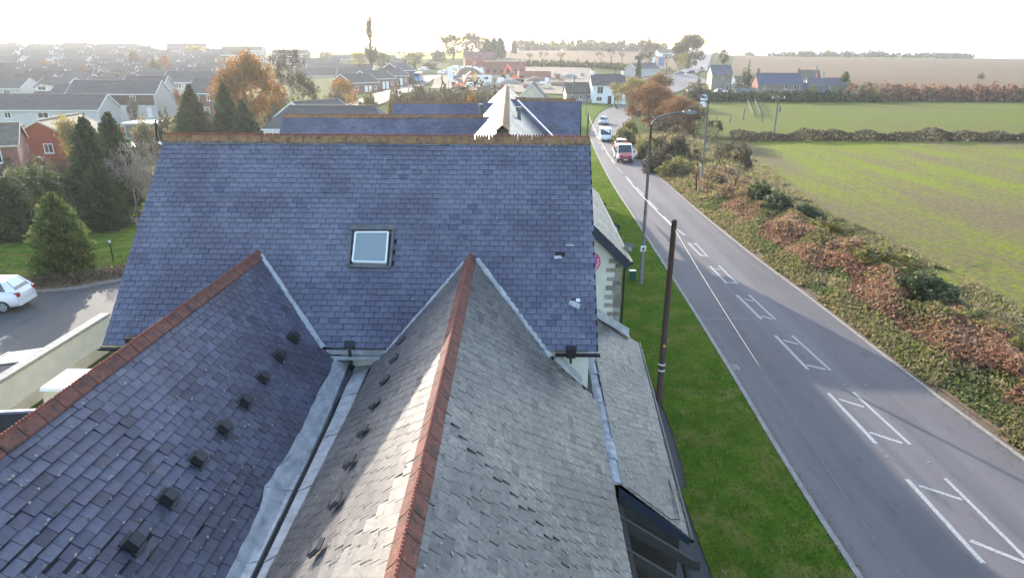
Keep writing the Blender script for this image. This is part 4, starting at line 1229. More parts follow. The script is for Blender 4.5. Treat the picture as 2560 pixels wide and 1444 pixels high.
q = [Vector((p.x * _cb + p.y * _sb, -p.x * _sb + p.y * _cb, p.z - .08)) for p in q]
mb = MB(); mb.add(q + [Vector((p.x, p.y, 0)) for p in q], [(0, 1, 5, 4), (1, 2, 6, 5), (2, 3, 7, 6), (0, 1, 2, 3)]); mb.build('wall', 'cream_render', oh)

# ------------------------------------------------------------------ lamp posts, poles, wires, small street things
def lamp_post(name, label, base, top, arm, hr=.09, group='street lamps along the main road'):
    t = thing(name, label, 'street lamp', base, 0, group)
    hgt = top - base.z
    mb = MB(); mb.tube([(0, 0, -.1), (0, 0, 1.3), (0, 0, 1.35), (0, 0, hgt * .6), (0, 0, hgt)], [hr * 1.25, hr * 1.25, hr, hr * .85, hr * .65], 10); mb.build('column', 'galvanised', t, smooth=True)
    ax, ay = arm
    L = math.hypot(ax, ay); e = Vector((ax / L, ay / L, 0))
    pts = [Vector((0, 0, hgt)), e * .12 + Vector((0, 0, hgt + .18)), e * .45 + Vector((0, 0, hgt + .38)), e * (L * .55) + Vector((0, 0, hgt + .55)), e * L + Vector((0, 0, hgt + .62))]
    mb = MB(); mb.tube(catmull(pts, 4), hr * .55, 8); mb.build('bracket_arm', 'galvanised', t, smooth=True)
    Rz = Matrix.Rotation(math.atan2(ay, ax), 3, 'Z')
    ln = link('lantern', None, t); ln.location = e * (L + .3) + Vector((0, 0, hgt + .64))
    MB().box((0, 0, 0), (.75, .24, .11), Rz, taper=(.9, .7)).build('lantern_body', 'galvanised', ln)
    MB().box(Rz @ Vector((.08, 0, -.065)), (.45, .18, .03), Rz).build('lens', 'light_lens', ln)
    mb = MB(); mb.tube([(0, 0, .05), (0, 0, .12)], .04, 8); mb.build('photocell', 'white_paint', ln)
    return t
b1 = atz(1601, 712)
tp = aty(1622, 312, b1.y)
lp1 = lamp_post('street_lamp', 'tall grey street lamp on the near grass verge with a white notice', b1, tp.z, (1.75, .25), .1)
sg = link('notice_plate', None, lp1); sg.location = (0, -.13, aty(1605, 620, b1.y).z)
MB().box((0, 0, 0), (.30, .015, .34)).build('plate_board', 'white_paint', sg)
mb = MB(); mb.cyl((0, -.012, .0), (0, -.02, .0), .09, 16); mb.build('plate_emblem', 'car_grey', sg)
MB().box((0, -.014, -.12), (.2, .006, .04)).build('plate_text_line', 'car_grey', sg)
b2 = atz(1751, 467); tp2 = aty(1774, 243, b2.y)
lp2 = lamp_post('street_lamp', 'tall grey street lamp standing in the bracken right of the road', b2, tp2.z, (-1.6, -.2), .1)
b3 = on_ground(1535, 272)
lamp_post('street_lamp', 'distant street lamp on the bend beside the white house', b3, aty(1538, 176, b3.y).z, (2.0, 0), .09)
b4 = spot(1423, 175)
lamp_post('street_lamp', 'far street lamp in front of the white house low wing', b4, aty(1424, 212, b4.y).z, (2.0, 0), .09)
def pole(label, base, topz, lean=(0, 0), r0=.15, cross=False, steps=True, group='wooden utility poles'):
    t = thing('utility_pole', label, 'utility pole', base, 0, group)
    h = topz - base.z
    mb = MB(); mb.tube([(0, 0, -.1), (lean[0] * .5, lean[1] * .5, h * .5), (lean[0], lean[1], h)], [r0, r0 * .88, r0 * .75], 12); mb.build('pole_shaft', 'timber_pole' if steps else 'timber_grey', t, smooth=True)
    if steps:
        for k, f in enumerate((.18, .215)):
            mb = MB(); mb.tube([(lean[0] * f, lean[1] * f, h * f), (lean[0] * f, lean[1] * f, h * f + .05)], r0 * 1.02, 12); mb.build('white_band', 'white_paint', t)
        MB().box((lean[0] * .33, -r0 * .98, h * .33), (.07, .02, .1)).build('warning_plate', 'digger_yellow', t)
        for k in range(5):
            f = .5 + k * .1
            mb = MB(); mb.tube([(lean[0] * f - .2, lean[1] * f, h * f), (lean[0] * f + .2, lean[1] * f, h * f)], .012, 5); mb.build('step_iron', 'galvanised', t)
        mb = MB(); mb.tube([(lean[0], lean[1], h - .02), (lean[0], lean[1], h + .05)], [r0 * .8, r0 * .5], 12); mb.build('pole_cap', 'timber_dark', t)
    if cross:
        MB().box((lean[0], lean[1], h - .25), (2.2, .1, .1)).build('crossarm', 'timber_grey', t)
        for x in (-1, 0, 1):
            mb = MB(); mb.tube([(lean[0] + x, lean[1], h - .2), (lean[0] + x, lean[1], h + .12)], .07, 6); mb.build('insulator', 'white_paint', t)
        MB().box((lean[0] + .35, lean[1] - .1, h - 2.0), (.35, .4, .9)).build('transformer', 'galvanised', t)
    return t, Vector(base) + Vector((lean[0], lean[1], h))
pb = atz(1647, 1000); pt_ = aty(1686, 552, pb.y)
_, top_near = pole('dark brown wooden utility pole with white bands on the near verge', pb, pt_.z, ((pt_.x - pb.x), 0), .128)
pf = Vector((aty(1466, 340, 98).x, 98, 0))
_, top_far = pole('short dark pole seen past the right end of the slate roof', pf, aty(1470, 284, 98).z, (.2, 0), .14)
pq = atz(1935, 330); pqt = aty(1947, 243, pq.y)
_, top_field = pole('grey timber electricity pole standing in the field hedge', pq, pqt.z, (pqt.x - pq.x, 0), .16, True, False)
p6 = spot(1430, 165); pole('thin bare pole left of the white house garden', p6, aty(1440, 190, 165).z, (.3, 0), .12, False, False)
p7 = spot(1463, 150); pole('slender pole behind the blue slate verge by the bend', p7, aty(1466, 222, 150).z, (.2, 0), .12, False, False)
p8 = spot(1035, 195); pole('thin pole beside the side road near the bus', p8, aty(1010, 176, 195).z, (0, 0), .12, False, False)
def wire(a, b, sag, label, r=.014, n=24):
    pts = []
    for k in range(n + 1):
        t = k / n; p = Vector(a).lerp(Vector(b), t); p.z -= sag * 4 * t * (1 - t); pts.append(p)
    mb = MB(); mb.tube(pts, r, 5)
    pm_ = 'galvanised'
    tag(mb.build('overhead_wire', pm_), label, 'wire', 'overhead wires')
wire(top_far - Vector((0, 0, .2)), top_near - Vector((0, 0, .25)), 1.0, 'pale overhead wire strung between the two roadside poles', .012)
endw = atz(2290, 1460, 4.5)
wire(top_near - Vector((0, 0, .25)), top_near + (endw - top_near) * 1.25, .25, 'pale overhead wire running from the near pole down right', .010)
wire(top_field, top_field + Vector((70, -38, .5)), 1.2, 'thin electricity wire leaving the field pole to the right', .012)
wire(top_field, Vector((spot(1795, 236).x, 236, 9.5)), 1.2, 'thin electricity wire from the field pole to the stone house', .012)
wire(Vector((spot(88, 160).x, 160, 9)), Vector((spot(560, 200).x, 200, 8)), 1.0, 'thin telephone wire sagging across the estate roofs', .02)
wire(Vector((spot(-40, 150).x, 150, 9)), Vector((spot(400, 150).x, 150, 7)), 1.0, 'lower telephone wire crossing the nearest terraces', .02)
cab = thing('utility_cabinet', 'small green utility cabinet at the foot of the lamp post', 'cabinet', atz(1580, 700))
MB().box((0, 0, .28), (.34, .26, .56)).build('cabinet_body', 'cabinet_green', cab); MB().box((0, 0, .585), (.40, .32, .05)).build('cabinet_lid', 'cabinet_green', cab)
MB().box((0, -.134, .28), (.28, .006, .44)).build('cabinet_door', 'cabinet_green', cab)
bl = thing('garden_light_post', 'thin black light post on the lawn edge above the car park', 'light post', atz(285, 658))
mb = MB(); mb.tube([(0, 0, 0), (-.02, 0, 1.35)], .045, 8); mb.build('post_shaft', 'black_plastic', bl)
mb = MB(); mb.tube([(-.02, 0, 1.35), (-.02, 0, 1.5)], .07, 8); mb.build('post_head', 'light_lens', bl)
# picnic table on its gravel pad
pp = atz(305, 556)
pad = sheet('picnic_pad', [pp + Vector((-1.6, -1.3, 0)), pp + Vector((-1.3, 1.6, 0))], [pp + Vector((3.6, -1.1, 0)), pp + Vector((3.6, 1.7, 0))], 'gravel_pad', 6, 6, .075, 0)
def picnic(loc, rz, label):
    t = thing('picnic_table', label, 'picnic table', loc, rz, 'picnic tables on the lawn')
    for k in range(5):
        MB().box((0, -.3 + k * .15, .74), (1.8, .135, .04)).build('table_plank', 'timber_dark', t)
    for s_ in (-1, 1):
        for k in range(2):
            MB().box((0, s_ * (.68 + k * .14), .45), (1.8, .125, .04)).build('bench_plank', 'timber_dark', t)
        for x in (-.6, .6):
            mb = MB(); mb.beam((x, s_ * .2, .72), (x, s_ * .62, 0), .05, .09); mb.build('leg', 'timber_dark', t)
    for x in (-.55, .55):
        MB().box((x, 0, .40), (.05, 1.55, .09)).build('bench_support', 'timber_dark', t)
picnic(pp + Vector((-.2, 0, .075)), .25, 'dark wooden picnic table on a gravel pad at the lawn')
picnic(pp + Vector((1.9, .6, .075)), .15, 'second dark picnic table half hidden by the slate roof')
# chrome heater arm by the roof corner
ha = thing('bent_flue_pipe', 'thin bent dark pipe with white end at the left verge top', 'pipe', (0, 0, 0))
mb = MB(); mb.tube(catmull([aty(388, 300, 23), aty(391, 335, 23), aty(396, 352, 23), aty(407, 360, 22.9)], 5), .03, 7); mb.build('pipe_run', 'black_plastic', ha)
mb = MB(); mb.tube([aty(398, 357, 22.95), aty(408, 361, 22.85)], .042, 7); mb.build('pipe_end', 'white_paint', ha)
mb = MB(); mb.beam(aty(388, 300, 23), (MX0 + .3, 22.3, 9.4), .03, .03); mb.build('bracket', 'black_plastic', ha)

# ------------------------------------------------------------------ vehicles
def loft(mb, secs, m=0):
    n = len(secs[0]); o = len(mb.v)
    for s in secs: mb.v += [tuple(p) for p in s]
    for i in range(len(secs) - 1):
        for k in range(n):
            k2 = (k + 1) % n
            mb.f.append((o + i * n + k, o + i * n + k2, o + (i + 1) * n + k2, o + (i + 1) * n + k)); mb.m.append(m); mb.t.append(.5)
    mb.f.append(tuple(o + k for k in reversed(range(n)))); mb.m.append(m); mb.t.append(.5)
    e = o + (len(secs) - 1) * n
    mb.f.append(tuple(e + k for k in range(n))); mb.m.append(m); mb.t.append(.5)
def ring(x, z0, z1, hw, crown=.03):
    half = [(hw * .80, z0), (hw * .97, z0 + .10), (hw, z0 + (z1 - z0) * .45), (hw * .985, z0 + (z1 - z0) * .72), (hw * .90, z1 - .02), (hw * .55, z1 + crown * .7)]
    return [(x, -y, z) for y, z in half] + [(x, y, z) for y, z in reversed(half)]
def wheel(t, x, y, r, side, w=.2):
    wh = link('wheel', None, t); wh.location = (x, y, r)
    mb = MB(); mb.tube([(0, -w / 2, 0), (0, -w * .42, 0), (0, w * .42, 0), (0, w / 2, 0)], [r * .93, r, r, r * .93], 18); mb.build('tyre', 'tyre', wh, smooth=False)
    mb = MB(); s = side * (w / 2 + .004)
    mb.tube([(0, s * .9, 0), (0, s * 1.03, 0)], [r * .66, r * .62], 16)
    mb.build('rim', 'alloy', wh)
    mb = MB()
    for k in range(5):
        a = k * 2 * math.pi / 5
        mb.box((math.cos(a) * r * .38, s * 1.05, math.sin(a) * r * .38), (r * .16, .012, r * .16))
    mb.build('spoke_gap', 'tyre', wh)
CARS = {
    'hatch': dict(L=4.0, W=1.72, H=1.47, r=.30, wb=2.5, st=[(-2.0, .38, .80, .74), (-1.93, .28, .98, .82), (-1.4, .22, 1.00, .86), (0, .22, .97, .86), (.95, .22, .95, .86), (1.6, .24, .84, .83), (1.9, .30, .70, .76), (2.0, .38, .60, .66)], cab=[(1.05, .96), (.35, 1.44), (-1.35, 1.45), (-1.88, 1.0)]),
    'mpv': dict(L=4.2, W=1.78, H=1.62, r=.33, wb=2.6, st=[(-2.1, .40, .86, .78), (-2.02, .30, 1.06, .86), (-1.5, .23, 1.10, .89), (0, .23, 1.06, .89), (1.1, .23, 1.02, .89), (1.7, .25, .90, .86), (2.02, .32, .74, .78), (2.1, .40, .62, .68)], cab=[(1.35, 1.03), (.45, 1.58), (-1.5, 1.60), (-2.0, 1.08)]),
    'saloon': dict(L=4.5, W=1.76, H=1.43, r=.31, wb=2.7, st=[(-2.25, .42, .85, .74), (-2.15, .30, 1.0, .83), (-1.5, .22, 1.0, .87), (0, .22, .95, .87), (1.0, .22, .94, .87), (1.8, .24, .82, .84), (2.15, .30, .68, .76), (2.25, .38, .58, .66)], cab=[(1.05, .95), (.25, 1.40), (-1.0, 1.40), (-1.75, 1.0)]),
    'van': dict(L=4.8, W=1.9, H=1.95, r=.33, wb=3.0, st=[(-2.4, .42, 1.08, .90), (-2.38, .30, 1.10, .94), (0, .26, 1.08, .95), (1.2, .26, 1.06, .95), (1.9, .28, 1.0, .92), (2.3, .32, .82, .84), (2.4, .40, .70, .76)], cab=[(1.75, 1.05), (.95, 1.88), (-2.3, 1.92), (-2.38, 1.1)]),
}
def make_car(kind, paintname, label, loc, rz, group=None, name='car', cat='car', plate=True, hood=None, small=False):
    C = CARS[kind]
    t = thing(name, label, cat, loc, rz, group)
    mb = MB(); loft(mb, [ring(*s) for s in C['st']]); mb.build('body', paintname, t, smooth=True)
    W = C['W'] / 2
    (xa, za), (xb, zb), (xc, zc), (xd, zd) = C['cab']
    wb_, wr = W * .90, W * .68 if kind != 'van' else W * .86
    cv = [(xa, -wb_, za), (xb, -wr, zb), (xc, -wr, zc), (xd, -wb_, zd), (xa, wb_, za), (xb, wr, zb), (xc, wr, zc), (xd, wb_, zd)]
    rise = .035
    mid = [((xb), 0, zb + rise), ((xc), 0, zc + rise)]
    mb = MB(); mb.add(cv + mid, [(0, 1, 2, 3), (7, 6, 5, 4), (0, 4, 5, 8, 1), (2, 9, 6, 7, 3), (1, 8, 9, 2), (8, 5, 6, 9)]); mb.build('cabin', paintname, t, smooth=False)
    V = [Vector(p) for p in cv]
    def pane(name, q, push, shrink=.9):
        c_ = sum(q, Vector()) / len(q)
        n = (q[1] - q[0]).cross(q[2] - q[0]).normalized()
        if n.dot(push) < 0: n = -n
        mb = MB(); mb.add([c_ + (p - c_) * shrink + n * .008 for p in q], [tuple(range(len(q)))]); mb.build(name, 'car_glass', t)
    pane('windscreen', [V[0], V[4], V[5], V[1]], Vector((1, 0, 0)), .9)
    pane('rear_window', [V[2], V[6], V[7], V[3]], Vector((-1, 0, 0)), .82)
    for s_, q in ((-1, V[:4]), (1, V[4:])):
        a, b, c_, d_ = q
        if kind == 'van':
            f1 = [a.lerp(d_, .02), b.lerp(c_, .02), b.lerp(c_, .27), a.lerp(d_, .27)]
            pane('side_window', f1, Vector((0, s_, 0)), .85)
            continue
        pane('side_window', [a.lerp(d_, .04), b.lerp(c_, .04), b.lerp(c_, .46), a.lerp(d_, .44)], Vector((0, s_, 0)), .88)
        pane('side_window', [a.lerp(d_, .46), b.lerp(c_, .49), b.lerp(c_, .93), a.lerp(d_, .90)], Vector((0, s_, 0)), .86)
    for x in (-C['wb'] / 2, C['wb'] / 2):
        for s_ in (-1, 1):
            wheel(t, x, s_ * (W - .09), C['r'], s_)
    xf, xr = C['L'] / 2, -C['L'] / 2
    zh = C['st'][-2][2]
    for s_ in (-1, 1):
        MB().box((xf - .16, s_ * W * .72, zh - .03), (.22, .30, .16), taper=(.8, .8)).build('headlight', 'light_lens', t)
        MB().box((xr + .07, s_ * W * .80, C['st'][1][2] - .14), (.16, .20, .22 if kind != 'van' else .4)).build('tail_light', 'red_lens', t)
        MB().box((xa - .25, s_ * (W + .06), za + .06), (.1, .16, .12)).build('door_mirror', paintname, t)
    MB().box((xf - .03, 0, .42), (.1, W * 1.2, .18)).build('grille', 'black_plastic', t)
    MB().box((xf + .012, 0, .44), (.02, .5, .11)).build('number_plate', 'plate', t)
    MB().box((xr - .012, 0, .62), (.02, .5, .11)).build('number_plate', 'plate', t)
    MB().box((xr + .0, 0, .42), (.08, W * 1.7, .14)).build('rear_bumper', paintname if kind != 'van' else 'black_plastic', t)
    if hood:
        MB().box((xf - .35, 0, zh + .09), (.6, W * 1.5, .02), Matrix.Rotation(math.radians(14), 3, 'Y')).build('bonnet_panel', hood, t)
    return t
def head(p, q):
    d = Vector(q) - Vector(p); return math.atan2(d.y, d.x)
# near car at the left edge
c0 = Vector((-27.3, 33.1, 0))
make_car('mpv', 'car_white', 'white family car parked by the kerb at the left edge', c0, math.radians(187))
# traffic coming towards us
def road_dir(y):
    i = min(range(len(rl)), key=lambda k: abs(rl[k].y - y)); d = rl[i] - rl[i + 1]; return math.atan2(d.y, d.x)
tr = atz(1566, 409) + Vector((0, 2.6, 0))
vn = atz(1517, 356) + Vector((0, 2.2, 0)); cr = atz(1512, 314) + Vector((0, 1.8, 0))
for p_ in (vn, cr): p_.z = G(p_.x, p_.y)
make_car('van', 'car_white', 'white van driving behind the recovery truck', vn, road_dir(vn.y), 'traffic coming along the main road', 'van', 'van')
make_car('hatch', 'car_silver', 'silver hatchback driving behind the white van', cr, road_dir(cr.y), 'traffic coming along the main road')
# recovery truck
rt = thing('recovery_truck', 'white and red recovery truck with a flat bed coming along the road', 'truck', tr, road_dir(tr.y))
mb = MB(); loft(mb, [ring(-1.0 + .8, .45, 1.15, .96), ring(.4, .35, 1.15, 1.0), ring(1.5, .35, 1.12, .99), ring(2.3, .38, 1.05, .94), ring(2.75, .45, .85, .84)]); mb.build('cab_body', 'car_white', rt, smooth=True)
mb = MB()
cvs = [(1.75, -.94, 1.1), (.95, -.84, 2.12), (-.15, -.84, 2.15), (-.2, -.95, 1.1), (1.75, .94, 1.1), (.95, .84, 2.12), (-.15, .84, 2.15), (-.2, .95, 1.1)]
mb.add(cvs, [(0, 1, 2, 3), (7, 6, 5, 4), (0, 4, 5, 1), (1, 5, 6, 2), (2, 6, 7, 3)]); mb.build('cab', 'car_white', rt)
V_ = [Vector(p) for p in cvs]
def tp_(name, q, n, mat='car_glass', sh=.9):
    c_ = sum(q, Vector()) / len(q); MB().add([c_ + (p - c_) * sh + Vector(n) * .012 for p in q], [tuple(range(len(q)))]).build(name, mat, rt)
tp_('windscreen', [V_[0], V_[4], V_[5], V_[1]], (.8, 0, .5))
for s_, q in ((-1, V_[:4]), (1, V_[4:])):
    tp_('side_window', [q[0].lerp(q[3], .1), q[1].lerp(q[2], .1), q[1].lerp(q[2], .75), q[0].lerp(q[3], .75)], (0, s_, 0), sh=.82)
    MB().box((.55, s_ * 1.0, .92), (1.2, .02, .5)).build('door_panel', 'car_red', rt)
    MB().box((2.55, s_ * .78, .92), (.25, .28, .26)).build('headlight', 'light_lens', rt)
    mb = MB(); mb.box((1.6, s_ * 1.12, 1.35), (.1, .2, .3)); mb.build('door_mirror', 'black_plastic', rt)
    for x in (1.85, -2.2):
        wheel(rt, x, s_ * .88, .36, s_, .24)
MB().box((2.25, 0, 1.11), (.85, 1.6, .03), Matrix.Rotation(math.radians(20), 3, 'Y')).build('bonnet_panel', 'car_red', rt)
MB().box((2.78, 0, .82), (.06, 1.5, .34)).build('grille', 'car_red', rt)
MB().box((2.76, 0, .48), (.12, 1.9, .28)).build('bumper', 'black_plastic', rt)
MB().box((2.83, 0, .5), (.02, .5, .12)).build('number_plate', 'plate', rt)
MB().box((2.80, 0, .92), (.02, .7, .05)).build('badge_strip', 'white_paint', rt)
MB().box((.7, 0, 2.24), (.25, 1.3, .12)).build('light_bar', 'amber_lens', rt)
MB().box((-2.6, 0, .78), (4.9, 2.1, .12)).build('flat_bed', 'galvanised', rt)
for s_ in (-1, 1):
    MB().box((-2.6, s_ * 1.04, .88), (4.9, .06, .16)).build('side_rail', 'car_white', rt)
    MB().box((-1.2, s_ * .9, .5), (1.2, .3, .4)).build('tool_box', 'car_white', rt)
MB().box((-.28, 0, 1.3), (.06, 2.0, .95)).build('headboard', 'car_red', rt)
a_ = road_dir(tr.y)
cc = make_car('hatch', 'car_red', 'dark red car carried on the recovery truck bed', tr + Vector((math.cos(a_) * -2.75, math.sin(a_) * -2.75, .85)), a_)
# bus on the side road
i_ = min(range(len(bus_lane)), key=lambda k: abs(bus_lane[k].y - on_ground(1048, 206).y))
bp = bus_lane[i_]; ba = head(bus_lane[i_], bus_lane[i_ + 2])
bus = thing('bus', 'blue single deck bus driving away up the side road', 'bus', (bp.x, bp.y, G(bp.x, bp.y) + .2), ba)
mb = MB(); mb.box((0, 0, 1.65), (9.5, 2.5, 2.7), taper=(.98, .94)); mb.build('body', 'bus_blue', bus)
MB().box((.0, 0, 3.08), (9.0, 2.1, .16), taper=(.95, .9)).build('roof', 'car_white', bus)
MB().box((-4.74, 0, 2.25), (.04, 2.0, .9)).build('rear_window', 'car_glass', bus)
for s_ in (-1, 1):
    for k in range(5):
        MB().box((-3.6 + k * 1.75, s_ * 1.22, 2.15), (1.55, .04, .95)).build('side_window', 'car_glass', bus)
    for x in (-2.9, 3.0): wheel(bus, x, s_ * 1.1, .48, s_, .28)
    MB().box((-4.76, s_ * 1.0, 1.0), (.04, .2, .35)).build('tail_light', 'red_lens', bus)
MB().box((-4.77, 0, .75), (.03, .6, .14)).build('number_plate', 'plate', bus)
# parked and passing cars further off
far_cars = [
    (1105, 188, 'hatch', 'car_white', 'white car nearest the bus in the parked row', 0.9), (1118, 184, 'saloon', 'car_silver', 'silver saloon second in the parked row beyond the bus', .9),
    (1130, 180, 'hatch', 'car_white', 'white hatchback third in the parked row beyond the bus', .9), (1142, 177, 'mpv', 'car_grey', 'grey car at the far end of the parked row', .9),
    (999, 214, 'hatch', 'car_white', 'white hatchback parked beside the hedge left of the bus', 2.2), (1062, 181, 'van', 'car_silver', 'pale van parked under the bare trees above the bus', .4),
    (1183, 172, 'mpv', 'car_silver', 'silver car beside the soil heap on the site', .2),
    (1766, 158, 'hatch', 'car_white', 'white car highest on the distant hill road', 1.3), (1769, 164, 'van', 'car_silver', 'silver van coming down the distant hill road', -1.9),
    (1755, 176, 'saloon', 'car_black', 'black saloon heading up the hill road', 1.2), (1763, 181, 'hatch', 'car_silver', 'silver hatchback coming down towards the junction', -1.9),
    (1698, 189, 'saloon', 'car_grey', 'dark grey car waiting at the junction', 3.0), (1728, 187, 'hatch', 'car_black', 'black hatchback turning at the junction', 2.6),
    (1802, 236, 'hatch', 'car_white', 'white car parked in front of the tall stone house', 0.1), (1861, 238, 'saloon', 'car_green', 'dark green car parked left of the long cottage', 3.0),
    (2122, 231, 'saloon', 'car_silver', 'silver car parked right of the white gabled cottage', .1),
    (335, 277, 'mpv', 'car_navy', 'navy car parked before the orange brick fence', 0.2), (420, 283, 'hatch', 'car_white', 'white car parked by the green garages', .3),
    (408, 296, 'hatch', 'car_silver', 'silver car under the conifers in the parking court', .1)]
for (u, v, k, pnt, lab, rz) in far_cars:
    g = on_ground(u, v)
    g.z += .0011 * g.length + .03
    make_car(k, pnt, lab, g, rz, None, 'van' if k == 'van' else 'car', 'van' if k == 'van' else 'car')

# ------------------------------------------------------------------ houses
_winmesh = {}
def win_mesh(w, h):
    key = (round(w, 2), round(h, 2))
    if key not in _winmesh:
        mb = MB(); f = .09
        for c_, s_ in (((0, 0, h / 2 - f / 2), (w, .08, f)), ((0, 0, -h / 2 + f / 2), (w, .08, f)), ((-w / 2 + f / 2, 0, 0), (f, .08, h - 2 * f)), ((w / 2 - f / 2, 0, 0), (f, .08, h - 2 * f))):
            mb.box(c_, s_)
        if w > .9: mb.box((0, 0, 0), (f * .8, .07, h - 2 * f))
        mb.box((0, -.03, -h / 2 - .04), (w + .1, .14, .07))
        pn = MB(); pn.add([(-w / 2 + f * .5, .02, -h / 2 + f * .5), (w / 2 - f * .5, .02, -h / 2 + f * .5), (w / 2 - f * .5, .02, h / 2 - f * .5), (-w / 2 + f * .5, .02, h / 2 - f * .5)], [(0, 1, 2, 3)])
        _winmesh[key] = (mb.mesh('window', ['window_frame']), pn.mesh('pane', ['glass']))
    return _winmesh[key]
def window(t, x, y, z, w, h, rz=0):
    a, b = win_mesh(w, h)
    o = link('window', a, t, (x, y, z), rz); link('pane', b, o)
def house(label, cat, base, rz, L, D, eave, ridge, wall, roof, wins=(), doors=(), gable_mat=None, hip=0.0, chim=(), upper=None, group=None, name='house', gwins=(), verge='white_paint', dormer=None, sink=1.5):
    t = thing(name, label, cat, base, rz, group)
    x, y = L / 2, D / 2
    gm = gable_mat or wall
    mb = MB()
    lo = [(-x, -y, -sink), (x, -y, -sink), (x, y, -sink), (-x, y, -sink)]; hi = [(a, b, eave) for a, b, _ in lo]
    mb.add(lo + hi, [(0, 1, 5, 4), (2, 3, 7, 6)], 0)
    mb.add(lo + hi, [(1, 2, 6, 5), (3, 0, 4, 7)], 1)
    if not hip:
        mb.add([(x, -y, eave), (x, y, eave), (x, 0, ridge - .05)], [(0, 1, 2)], 1); mb.add([(-x, y, eave), (-x, -y, eave), (-x, 0, ridge - .05)], [(0, 1, 2)], 1)
    mb.build('wall', [wall, gm], t)
    ov, oe = .18, .3
    sl = (ridge - eave) / y
    ze = eave - oe * sl
    th = .14
    hx = hip
    mb = MB()
    for s_ in (-1, 1):
        e0, e1 = (-x - ov, s_ * (y + oe), ze), (x + ov, s_ * (y + oe), ze)
        r0, r1 = (-x - ov + hx, 0, ridge), (x + ov - hx, 0, ridge)
        up = Vector((0, 0, th))
        vs = [Vector(e0), Vector(e1), Vector(r1), Vector(r0)]
        mb.add(vs + [p + up for p in vs], [(0, 3, 2, 1), (4, 5, 6, 7), (0, 1, 5, 4), (1, 2, 6, 5), (3, 0, 4, 7)])
    if hip:
        for s_ in (-1, 1):
            mb.add([(s_ * (x + ov), -y - oe, ze + th), (s_ * (x + ov), y + oe, ze + th), (s_ * (x + ov - hx), 0, ridge + th)], [(0, 1, 2)])
    ro = mb.build('roof', roof, t)
    mb = MB(); mb.box((0, 0, ridge + th), (L + 2 * ov - 2 * hx, .28, .1)); mb.build('ridge_cap', roof, ro)
    for (cx, h_, cm) in chim:
        ch = MB(); ch.box((cx, 0, ridge + h_ / 2 - .4), (.75, .6, h_ + .8)); co = ch.build('chimney', cm, ro)
        for q in (-.18, .18):
            pass
        mb = MB(); mb.tube([(cx - .16, 0, ridge + h_), (cx - .16, 0, ridge + h_ + .35)], .1, 8); mb.tube([(cx + .16, 0, ridge + h_), (cx + .16, 0, ridge + h_ + .35)], .1, 8); mb.build('chimney_pots', 'roof_red', ro)
    if not hip:
        for s_ in (-1, 1):
            for q in (-1, 1):
                mb = MB(); X = s_ * (x + ov + .02)
                mb.prism([(X, q * (y + oe), ze - .05), (X, 0, ridge - .05), (X, 0, ridge + th + .03), (X, q * (y + oe), ze + th + .03)], (.05 * s_, 0, 0)); mb.build('verge_board', verge, t)
    mb = MB(); mb.box((0, -y - oe - .05, ze + .03), (L + .3, .1, .16)); mb.build('gutter', verge, t)
    if upper:
        z0, z1, x0, x1, m_ = upper
        MB().box(((x0 + x1) / 2, -y - .03, (z0 + z1) / 2), (x1 - x0, .06, z1 - z0)).build('tile_hanging', m_, t)
    for (wx, wz, ww, wh) in wins:
        window(t, wx, -y - .05, wz, ww, wh)
    for (wy, wz, ww, wh, s_) in gwins:
        window(t, s_ * (x + .05), wy, wz, ww, wh, s_ * math.pi / 2)
    for (dx, m_) in doors:
        d_ = MB(); d_.box((dx, -y - .04, 1.02), (.95, .08, 2.05)); do = d_.build('door', m_, t)
        MB().box((dx + .33, -y - .1, 1.0), (.05, .05, .12)).build('handle', 'galvanised', do)
    if dormer:
        dx, dw = dormer
        db = MB(); yy = -y * .55; zz = eave + (y * .45) * sl
        db.box((dx, yy, zz + .45), (dw, 1.7, 1.1)); dd = db.build('dormer', 'white_render', t)
        MB().box((dx, yy - .1, zz + 1.05), (dw + .3, 2.1, .12)).build('dormer_roof', 'roof_grey', dd)
        a, b = win_mesh(dw * .7, .8); link('dormer_window', a, dd, (dx, yy - .88, zz + .5)); link('pane', b, dd, (dx, yy - .88, zz + .5))
    return t
def std_wins(L, n, two=True, r=rnd):
    w = []
    for k in range(n):
        x = -L / 2 + (k + .5) * L / n
        w.append((x + r.uniform(-.3, .3), 3.9 if two else 1.5, r.choice([1.2, 1.6, 1.9]), 1.1))
        if two: w.append((x - 1.0 + r.uniform(-.3, .3), 1.45, r.choice([1.5, 2.0]), 1.3))
    return w
def ridge_abs(u, v, y): return aty(u, v, y).z
def terrace(u0, u1, vr, y, wall, roof, label, rzd=0, D=8.0, eh=4.9, rh=7.3, **kw):
    um = (u0 + u1) / 2
    b = spot(um, y); px = y * math.cos(PITCH) / F
    L = abs(u1 - u0) * y / F
    z = ridge_abs(um, vr, y)
    b.z = z - rh
    n = max(2, int(L / 6))
    return house(label, 'terrace', b, math.radians(rzd), L, D, eh, rh, wall, roof, wins=std_wins(L, n), doors=[(-L / 2 + (k + .82) * L / n, rnd.choice(['door_white', 'car_navy', 'car_red', 'timber_dark'])) for k in range(n)],
                 name='terrace_of_houses', group='terraces of the estate on the left', sink=2.5, **kw)
